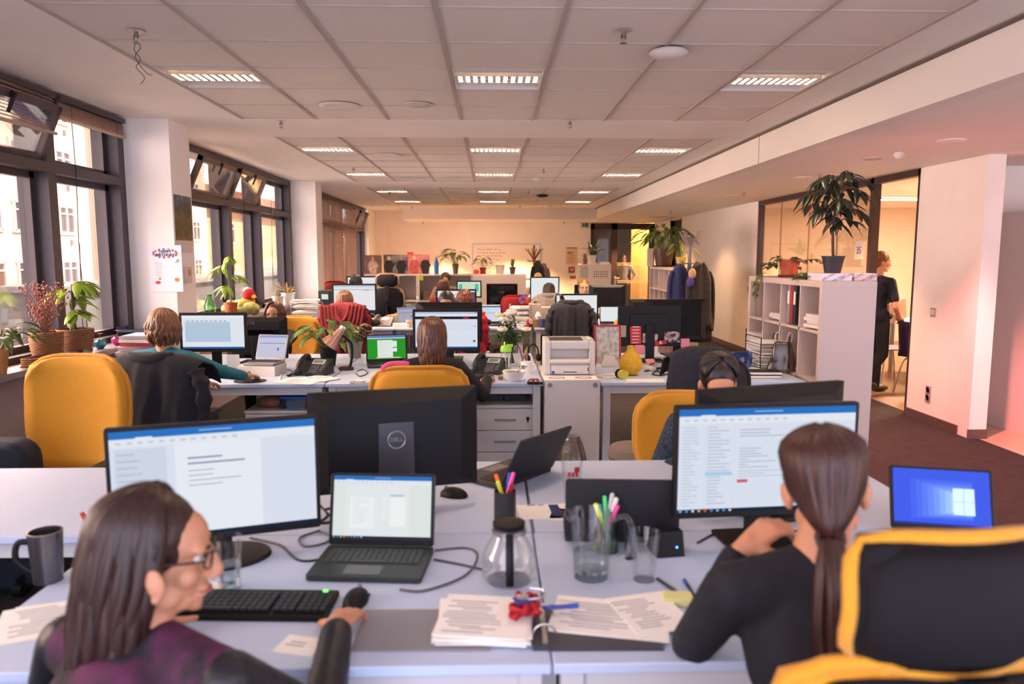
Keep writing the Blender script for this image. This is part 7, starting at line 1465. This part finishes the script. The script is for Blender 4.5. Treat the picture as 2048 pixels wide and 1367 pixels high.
v = sl(48, 722); v.x = -2.98; t = plant('dry reddish twigs in a tall wicker basket on the window sill', v, .07, .22, None, 'twig', .36, .30, 46, mat('a8685a', .8), seed=3, pot_=False, stemm=mat('8a5a48', .8)); wicker(t, .075, .095, .20)
for ch_ in t.children:
    if ch_.name.startswith(('dried', 'stems')): ch_.location = (0, 0, .17)
v = sl(5, 748); v.x = -2.96; plant('dark green leafy plant in a tan pot at the left picture edge', v, .075, .14, mat('b8844a', .6), 'bush', .24, .36, 26, mat('3f5a1e', .4, var=.4, scale=8), .13, .06, 2, bend=.7)
t = thing('wicker_tray', 'low dark wicker tray with dried petals on the window sill', 'tray', (-2.93, sl(75, 730).y + .02, SZL)); bb_ = MB(); 
for k in range(4): bb_.tube([(a, c, .012 + k * .013) for a, c in rbox2(.10, .26, .03, 3) + rbox2(.10, .26, .03, 3)[:1]], .007, 5)
obj('woven_rim', bb_, WICK, t, smooth=180); obj('tray_floor', MB().box((0, 0, .004), (.1, .26, .008)), WICK, t, smooth=0); pb = MB(); rn = random.Random(4)
for k in range(40): pb.ell((rn.uniform(-.04, .04), rn.uniform(-.12, .12), .014 + rn.random() * .025), (.012, .009, .005), (rn.random(), rn.random(), 0), 6)
obj('dried_petals', pb, mat('b05a4a', .8), t)['kind'] = 'stuff'
for k, (px, py, c, lab) in enumerate(((171, 697, '1f7f9c', 'small round turquoise vase with a red bloom on the sill'), (196, 690, 'b01f78', 'small round magenta vase with a red bloom on the sill'))):
    v = sl(px, py); v.x = -2.98 + .02 * k; t = thing('vase', lab, 'vase', v, 0, 'round vases on the sill'); obj('vase_body', MB().lathe([(.001, 0), (.022, 0), (.045, .03), (.042, .055), (.022, .068), (.018, .062), (.001, .05)], n=24), mat(c, .25), t); lv = MB(); fl_ = MB(); st = MB()
    for q in range(4): a_ = q * 1.6; lv.leaf((0, 0, .064), (cos(a_), sin(a_), .4), .06, .016, .4)
    st.tube([(0, 0, .06), (.004, 0, .11)], .002, 5)
    for q in range(5): a_ = q * 1.257; fl_.leaf((.004, 0, .11), (cos(a_), sin(a_), .5), .028, .014, .2)
    obj('leaves', lv, LEAF, t); obj('stems', st, LEAF, t); obj('bloom', fl_, mat('c03a4a', .6), t)
v = sl(240, 676); t = thing('plastic_tray', 'blue plastic letter trays stacked on the window sill', 'tray', (-3.0, v.y, SZL)); BL = mat('39435f', .5)
for k in range(2): b = MB().bb(-.13, .13, -.17, .17, .06 * k, .06 * k + .006).bb(-.13, -.124, -.17, .17, .06 * k, .06 * k + .05).bb(.124, .13, -.17, .17, .06 * k, .06 * k + .05).bb(-.13, .13, .164, .17, .06 * k, .06 * k + .05).bb(-.13, .13, -.17, -.164, .06 * k, .06 * k + .03); obj('tray_level', b, BL, t, smooth=0)
v = at(275, 695, 6.1); t = thing('paper_pile', 'leaning pile of white and red folders beside the first column', 'paper pile', (-2.68, 5.78, DZ)); rn = random.Random(12); zz_ = 0
for k in range(16): h_ = rn.uniform(.012, .03); obj('folder', MB().box((rn.uniform(-.04, .04), rn.uniform(-.02, .02), zz_ + h_ / 2), (.30, .24, h_ * .9), (0, 0, rn.uniform(-.3, .3))), mat(('e8e2e0', 'dcd4d6', 'c84a52', 'efeae6', 'd8cfd2')[k % 5], .6), t, smooth=0); zz_ += h_
# posters on the first column
CYF = 6.52 - .004; a, b_ = at(297, 490, CYF), at(367, 583, CYF); t = thing('birthday_poster', 'white sheet with HAPPY BIRTHDAY on the front of the first column', 'poster', ((a.x + b_.x) / 2, CYF - .002, (a.z + b_.z) / 2)); w, h = b_.x - a.x, a.z - b_.z; obj('sheet', MB().box((0, 0, 0), (w, .003, h)), mat('eee6e8', .7), t, smooth=0)
L = text_mb('HAPPY', .034, TR((0, -.003, h * .36), (R(90), 0, 0)), None, .0006, .0008); text_mb('BIRTHDAY', .034, TR((0, -.003, h * .29), (R(90), 0, 0)), L, .0006, .0008); obj('lettering', L, mat('2c3a68', .6), t); fb = MB(); rn = random.Random(8)
for k in range(15):
    a_ = 2 * pi * k / 15; x_, z_ = cos(a_) * w * .36, h * .325 + sin(a_) * h * .085
    for q in range(5): fb.ell((x_ + .007 * cos(q * 1.257), -.0025, z_ + .007 * sin(q * 1.257)), (.005, .001, .005), None, 6, m=k % 3)
obj('flower_print', fb, [mat('d8642c', .6), mat('5a6ab8', .6), mat('c83a4a', .6)], t); pr = MB()
for k in range(11): pr.box((-w * .22, -.002, h * .14 - k * h * .03), (w * .2, .001, .003))
obj('name_list', pr, mat('b0a4a8', .7), t, smooth=0); cl = MB().tube(spline([(w * .28, -.002, h * .13), (w * .34, -.002, h * .15), (w * .38, -.002, h * .21)], 4), [.004, .012, .013, .012, .011, .01, .009, .006, .003], 6, m=0, flat=.1).ell((w * .33, -.002, -h * .24), (.022, .001, .018), m=1).ell((-w * .26, -.002, -h * .30), (.024, .001, .015), m=2).ell((-w * .20, -.002, -h * .22), (.012, .001, .010), m=3); obj('fruit_print', cl, [mat('e0b03a', .6), mat('d8804a', .6), mat('c84a3a', .6), mat('7a9a4a', .6)], t)
CXF = LX + .385 + .004
def oncol(px, py): return onx(px, py, CXF)
a, b_ = oncol(377, 398), oncol(410, 488); y0, y1 = a.y, b_.y; t = thing('wall_calendar', 'mountain picture calendar hanging on the side of the first column', 'calendar', (CXF, 6.73, (a.z + b_.z) / 2)); h = a.z - b_.z; PHM = bpy.data.materials.new('mountain_print'); PHM.use_nodes = True; q_ = PHM.node_tree; g_ = N('ShaderNodeTexCoord', q_); s_ = N('ShaderNodeSeparateXYZ', q_); q_.links.new(g_.outputs['Object'], s_.inputs[0]); n_ = N('ShaderNodeTexNoise', q_); n_.inputs['Scale'].default_value = 12; n_.inputs['Detail'].default_value = 6; q_.links.new(g_.outputs['Object'], n_.inputs['Vector']); ma = N('ShaderNodeMath', q_, operation='MULTIPLY_ADD'); ma.inputs[1].default_value = .35; q_.links.new(n_.outputs[0], ma.inputs[0]); q_.links.new(s_.outputs['Z'], ma.inputs[2]); r_ = N('ShaderNodeValToRGB', q_); r_.color_ramp.elements[0].position = .0; r_.color_ramp.elements[0].color = lin('7a6238'); r_.color_ramp.elements[1].position = .42; r_.color_ramp.elements[1].color = lin('9aa8c8')
for p_, c_ in ((.10, '4a4220'), (.2, '6a5a2c'), (.28, '3a3a3c'), (.38, '5a6478')): e_ = r_.color_ramp.elements.new(p_); e_.color = lin(c_)
q_.links.new(ma.outputs[0], r_.inputs[0]); q_.links.new(r_.outputs[0], q_.nodes['Principled BSDF'].inputs['Base Color'])
obj('picture', MB().box((0, 0, .02), (.004, .36, h)), PHM, t, smooth=0); obj('date_strip', MB().box((0, 0, -h / 2 + .0), (.006, .36, .05)).box((0, .0, -h / 2 - .055), (.004, .30, .06)), mat('d8ccc4', .7), t, smooth=0)
v = oncol(395, 548); t = thing('thermostat', 'white wall thermostat with an orange label on the side of the first column', 'thermostat', (CXF + .01, 6.74, v.z)); obj('case', MB().box((0, 0, 0), (.03, .11, .14)), mat('cfc4bc', .45), t, smooth=0, bevel=.006); obj('label_sticker', MB().box((.016, 0, .02), (.002, .05, .05)), mat('d8824a', .6), t, smooth=0)
# second window sill
def sl2(px, x=-2.98): d = ray(px, 600); return Vector((x, x / d.x * d.y, SZL))
bottle('green plastic bottle on the sill behind the first column', sl2(419), .06, .30, glassy((.45, .85, .45), .12, .08, 'green_plastic'), '2f9a3c'); v = sl2(461, -3.0); plant('spindly plant with pale leaves on the second sill', v, .075, .16, TERRA, 'tree', .50, .30, 14, mat('8fae3a', .4, var=.3, scale=6), .15, .055, 6, bend=.3, lean=(.03, -.02)); plant('dried little plant in a white pot at the end of the second sill', sl2(577, -2.95), .10, .16, WHITE, 'blade', .22, .34, 16, mat('a88a4a', .6, var=.3, scale=8), lw=.022, seed=2, bend=.6); plant('low dusty plant behind the white pot on the second sill', sl2(556, -3.05), .08, .12, mat('c9b8a4', .6), 'twig', .22, .26, 22, mat('b8a888', .8), seed=7)
v = Vector((-2.95, 8.78, SZL)); t = thing('fabric_heap', 'pale yellow green knitted blanket heaped on the second window sill', 'blanket', v); b = MB(); rn = random.Random(2)
for k in range(16): b.ell((rn.uniform(-.17, .17), rn.uniform(-.05, .05), .085 + rn.uniform(-.03, .05)), (rn.uniform(.05, .09), .06, rn.uniform(.04, .07)), (rn.random(), rn.random(), 0), 12)
b.ell((0, 0, .07), (.2, .07, .07)); o_ = remesh(obj('cloth', b, mat('b9bd72', .9, var=.2, scale=40, bump=.8, bscale=80), t), .012, 2)
t = thing('soft_toy', 'red bird soft toy with orange beak sitting on the green blanket', 'toy', v + Vector((.10, .02, .145)), R(20)); RD = mat('b0141c', .85); obj('toy_head', MB().ell((0, 0, .10), (.075, .07, .075)), RD, t); obj('toy_beak', MB().lathe([(.001, 0), (.03, 0), (.012, .05), (.001, .055)], n=14, T=TR((.05, -.05, .08), (R(90), 0, R(30)))), mat('e08a2a', .6), t); obj('toy_body', MB().ell((-.02, 0, .02), (.09, .06, .05)), mat('d8a83a', .9), t); obj('toy_feathers', MB().ell((-.01, .03, .135), (.055, .045, .06)), PAPER, t)
# ================================================================ blinds, ceiling fittings
SLAT = mat('b59a8c', .5, metal=.2)
def blind(label, y0, y1, ztop, zbot, tilt=R(35), gap=.022, x=LX + .045, col=SLAT, cords=(.15, .85), w=.026):
    t = thing('window_blind', label, 'blind', (x, (y0 + y1) / 2, ztop), 0); L = y1 - y0; obj('head_rail', MB().box((0, 0, -.018), (.04, L, .036)), FRAME, t, smooth=0); s = MB(); n = int((ztop - zbot - .05) / gap)
    for k in range(n): s.box((0, 0, -.05 - k * gap), (w, L, .0012), (0, tilt, 0))
    o = obj('slats', s, col, t, smooth=0); obj('bottom_rail', MB().box((0, 0, -(ztop - zbot)), (.03, L, .018)), col, t, smooth=0)
    c = MB()
    for q in cords: c.cyl((.016, -L / 2 + q * L, -.03), (.016, -L / 2 + q * L, -(ztop - zbot)), .0016, n=5)
    obj('ladder_cord', c, FRAME, t); return t
blind('half lowered venetian blind over the open top sash of the near window', 4.28, 5.42, 2.78, 2.50, x=LX + .06); blind('rolled up venetian blind at the top right of the near window', 5.50, 6.44, 2.78, 2.63, gap=.009)
blind('unseen venetian blind added over the nearest window pane to block sky glow', 1.95, 3.0, 2.76, 1.2, tilt=R(60), gap=.03, w=.034)  # out of view, added to shade the left desk from the sky
blind('second unseen venetian blind, added beside the first to block sky glow', 3.1, 4.2, 2.76, 1.5, tilt=R(60), gap=.03, w=.034)  # also out of view, added to cut the glow on the left desk
for k, (y0, y1) in enumerate(((12.3, 13.95), (13.97, 15.6), (15.62, 17.2))): blind(('lowered venetian blind beside the second column', 'lowered venetian blind, middle one of the far window', 'lowered venetian blind next to the open far sash')[k], y0, y1, 2.76, .97, tilt=R(50), gap=.030, w=.034, cords=(.1, .5, .9))
for k, (px, yb_, lab) in enumerate(((153, .97, 'long black blind cord hanging in front of the near window'), (486, 1.3, 'thin blind cord at the left of the second window'), (541, 1.2, 'thin blind cord at the right of the second window'))):
    d = ray(px, 400); x_ = LX + .03; y_ = x_ / d.x * d.y; zt_ = 2.74; solo('blind_cord', MB().tube(spline([(0, 0, 0), (.006, .004, -.5), (-.004, .0, -1.1), (.004, .03, -(zt_ - yb_)), (.0, -.03, -(zt_ - yb_) - .0 + .03), (.002, -.004, -1.0)], 6), .003, 5), BLACK, lab, 'cord', loc=(x_, y_, zt_))
def ceil(px, py, z=CZ): return on(px, py, z)
def sprinkler(label, px, py, z=CZ, wire=False, grp='ceiling sprinklers'):
    v = ceil(px, py, z); t = thing('sprinkler', label, 'sprinkler', v, 0, grp); obj('escutcheon', MB().lathe([(.001, -.004), (.03, -.004), (.042, -.001), (.042, 0), (.001, 0)], n=22), mat('cfc6be', .3, metal=.6), t); obj('sprinkler_head', MB().cyl((0, 0, -.035), (0, 0, 0), .010).tube([(-.012, 0, -.02), (-.014, 0, -.045), (0, 0, -.058), (.014, 0, -.045), (.012, 0, -.02)], .003, 6).lathe([(.001, -.062), (.018, -.062), (.018, -.059), (.001, -.059)], n=12), mat('8a7f78', .3, metal=.8), t)
    if wire: obj('wire', MB().tube(spline([(0, 0, -.05), (-.02, .01, -.09), (.015, 0, -.14), (-.01, 0, -.18), (.03, .0, -.23), (.0, .02, -.26)], 6), .0018, 5).tube(spline([(0, 0, -.05), (.014, .01, -.08), (-.012, 0, -.13), (.03, .02, -.2), (.07, 0, -.22)], 6), .0018, 5), BLACK, t)
    return t
sprinkler('sprinkler with loose wires dangling from it at the upper left', 272, 62, wire=True)
for px, py, lab in ((562, 241, 'sprinkler below the left louvre light of the nearest ceiling bay'), (1140, 241, 'sprinkler at the back middle of the nearest ceiling bay'), (1247, 62, 'sprinkler left of the round white access point'), (707, 335, 'sprinkler at the left of the middle ceiling bay'), (1087, 337, 'sprinkler in the middle of the middle ceiling bay'), (779, 383, 'sprinkler by the left light of the far ceiling bay'), (1057, 382, 'sprinkler near the dark detector in the far ceiling bay'), (824, 413, 'sprinkler in front of the bulkhead on the left'), (1040, 411, 'sprinkler in front of the bulkhead on the right')): sprinkler(lab, px, py)
for px, py, lab in ((1640, 348, 'sprinkler in the right soffit before the glass partition'), (1488, 385, 'sprinkler in the right soffit beyond the glass'), (1341, 422, 'sprinkler in the right soffit near the doorway'), (846, 443, 'sprinkler in the low ceiling above the back shelves'), (1128, 443, 'sprinkler in the low ceiling left of the exit sign')): sprinkler(lab, px, py, SZ)
def disc(label, px, py, kind, z=CZ, r=.14, grp=None):
    v = ceil(px, py, z)
    if kind == 'swirl':
        t = thing('air_diffuser', label, 'air vent', v, 0, 'round swirl air vents'); obj('ring', MB().lathe([(r * .72, -.004), (r, -.002), (r * 1.02, 0), (r * .9, -.012), (r * .74, -.012)], n=36), mat('d8cfc6', .5), t); obj('dark_plenum', MB().lathe([(.001, -.003), (r * .76, -.003), (r * .76, -.001), (.001, -.001)], n=30), mat('2c2422', .9), t); f = MB()
        for k in range(10): a = 2 * pi * k / 10; f.box((cos(a) * r * .42, sin(a) * r * .42, -.008), (r * .66, r * .16, .003), (.3, 0, a))
        f.ell((0, 0, -.008), (r * .16, r * .16, .006)); obj('vanes', f, mat('d0c6bc', .5), t)
    elif kind == 'speaker':
        t = thing('ceiling_speaker', label, 'speaker', v, 0, 'flush ceiling speakers'); obj('grille', MB().lathe([(.001, -.008), (r * .85, -.007), (r * .88, -.004), (.001, -.004)], n=32), mat('bfb2a7', .8, var=.1, scale=300), t); obj('ring', MB().lathe([(r * .86, -.009), (r, -.004), (r, 0), (r * .86, 0)], n=32), mat('cabfb4', .6), t)
    else:
        c = mat('d9d0c8', .5) if kind == 'detector' else mat('d9d2cb', .45); t = thing('smoke_detector' if kind in ('detector', 'dark') else 'access_point', label, 'detector' if kind in ('detector', 'dark') else 'access point', v, 0)
        if kind == 'dark': c = mat('1d1917', .5)
        obj('base', MB().lathe([(.001, -.012), (r * .7, -.012), (r * .72, 0), (.001, 0)], n=28), mat('2a2422', .7) if kind != 'detector' else c, t); obj('dome', MB().lathe([(.001, -.055), (r * .35, -.055), (r * .8, -.042), (r, -.024), (r * .92, -.012), (.001, -.012)], n=32), c, t)
    return t
disc('round swirl air vent beside the left louvre light, nearest bay', 679, 211, 'swirl', r=.155); disc('round swirl air vent in the middle ceiling bay, front one', 776, 310, 'swirl', r=.17); disc('round swirl air vent in the middle ceiling bay, back one', 824, 357, 'swirl', r=.17); disc('round swirl air vent in the far ceiling bay', 855, 389, 'swirl', r=.18); disc('flush round ceiling speaker left of the centre louvre light', 836, 209, 'speaker', r=.11); disc('flush round ceiling speaker in the middle ceiling bay', 906, 355, 'speaker', r=.12)
disc('round white access point under the tile grid at the right', 1337, 98, 'ap', r=.11); disc('white smoke detector in the middle ceiling bay', 1075, 355, 'detector', r=.075); disc('dark round detector in the far ceiling bay', 1085, 389, 'dark', r=.12); disc('small detector at the back right of the far ceiling bay', 1100, 409, 'detector', r=.06); disc('flat white detector in the right soffit by the big downlight', 1797, 305, 'detector', SZ, r=.05); disc('flush round speaker in the right soffit', 1745, 317, 'speaker', SZ, r=.09); disc('shallow round speaker in the right soffit far end', 1318, 433, 'speaker', SZ, r=.17)
solo('trim_joint', MB().box((0, 0, 0), (.004, .006, CZ - SZ)), mat('8a7468', .8), 'vertical joint line in the white beam face', 'joint', loc=(BX - .001, onx(1518, 300, BX).y, (CZ + SZ) / 2), smooth=0)
bpy.data.objects['trim_joint'].name = 'trim_8'; o_ = bpy.data.objects['trim_8']; o_['kind'] = 'structure'; del o_['label']; del o_['category']
# ================================================================ the street outside
FX = -24.0; STU = mat('e6cdb8', .9, var=.04, scale=.3); STU2 = mat('cfa37c', .9, var=.06, scale=.3); FRW = mat('f0e6de', .6); PND = mat('5c4844', .25)
solo('street', MB().bb(-60, -4.5, -10, 180, -9.2, -9), mat('b8aca0', .9), 'grey street far below the windows', 'street', smooth=0); bpy.data.objects['street']['kind'] = 'structure'; del bpy.data.objects['street']['label']; del bpy.data.objects['street']['category']
t = thing('building', 'pale pink plastered apartment house across the street, filling the near window', 'building', (FX, 40, -9)); obj('wall', MB().bb(-10, 0, -30, 24, 0, 20.6), STU, t, smooth=0); obj('projecting_bay', MB().bb(0, .3, 5.6, 15, 8.6, 20.6), STU, t, smooth=0); obj('cornice', MB().bb(0, .25, -30, 24, 8.1, 8.35).bb(0, .5, -30, 24, 20.2, 20.8), FRW, t, smooth=0)
def win(parent, x, y, z, w=1.5, h=1.5, n=2):
    f = MB(); 
    for (cy, cz, a, b_) in ((0, h / 2, w + .24, .14), (0, -h / 2, w + .34, .16), (-w / 2, 0, .12, h), (w / 2, 0, .12, h), (0, 0, .10, h), (0, h * .22, w, .07)): f.box((.05, cy, cz), (.14, a, b_))
    o = obj('window', f, FRW, parent, smooth=0); o.location = (x, y, z); obj('window_glass', MB().box((-.0, 0, 0), (.03, w, h)), PND, o, smooth=0); return o
for fl in range(-2, 3):
    for j, y in enumerate((-12.5, -8.6, -5.6, -3.4, -.9, 3.0, 7.9, 12.2, 17.5, 21.5)):
        z = 9 + 3.65 + 3.05 * fl; win(t,   .3 if j in (6, 7) and z > 9.5 else 0, y, z, 1.45 if j not in (6, 7) else 1.7)
        if j in (1, 4, 5, 6, 8): m_ = obj('wall_vent', MB().box((.06 + (  .3 if j in (6, 7) and z > 9.5 else 0), y + .4, z - 1.25), (.1, .18, .3)), mat('9a7a70', .8), t, smooth=0)
t = thing('building', 'orange plastered house with balconies seen through the second window', 'building', (FX - 1, 66, -9)); obj('wall', MB().bb(-10, 0, 0, 90, 0, 15.0), STU2, t, smooth=0); obj('cornice', MB().bb(0, .8, 0, 90, 14.7, 15.2), mat('b98a64', .8), t, smooth=0); obj('roof', MB().bb(-9, -1, 0, 90, 15, 17.2), mat('a0705a', .9), t, smooth=0)
for j in range(9):
    for fl in range(3): win(t, 0, 6 + j * 9, 12.8 - fl * 3.6, 3.0, 1.9)
for j in range(4):
    for fl in range(2): obj('balcony', MB().bb(0, 1.6, 11 + j * 18, 19 + j * 18, 9.3 - fl * 3.6, 9.5 - fl * 3.6).bb(1.5, 1.6, 11 + j * 18, 19 + j * 18, 9.5 - fl * 3.6, 10.4 - fl * 3.6), mat('d8b48e', .8), t, smooth=0)
t = thing('building', 'dark grey low house behind the plants of the second window', 'building', (-14, 26, -9)); obj('wall', MB().bb(-3, 0, 0, 40, 0, 9.4), mat('6e6660', .9, var=.1, scale=.5), t, smooth=0); obj('roof_edge', MB().bb(-3.2, .3, -.2, 40.2, 9.4, 9.6), mat('8a827a', .8), t, smooth=0)
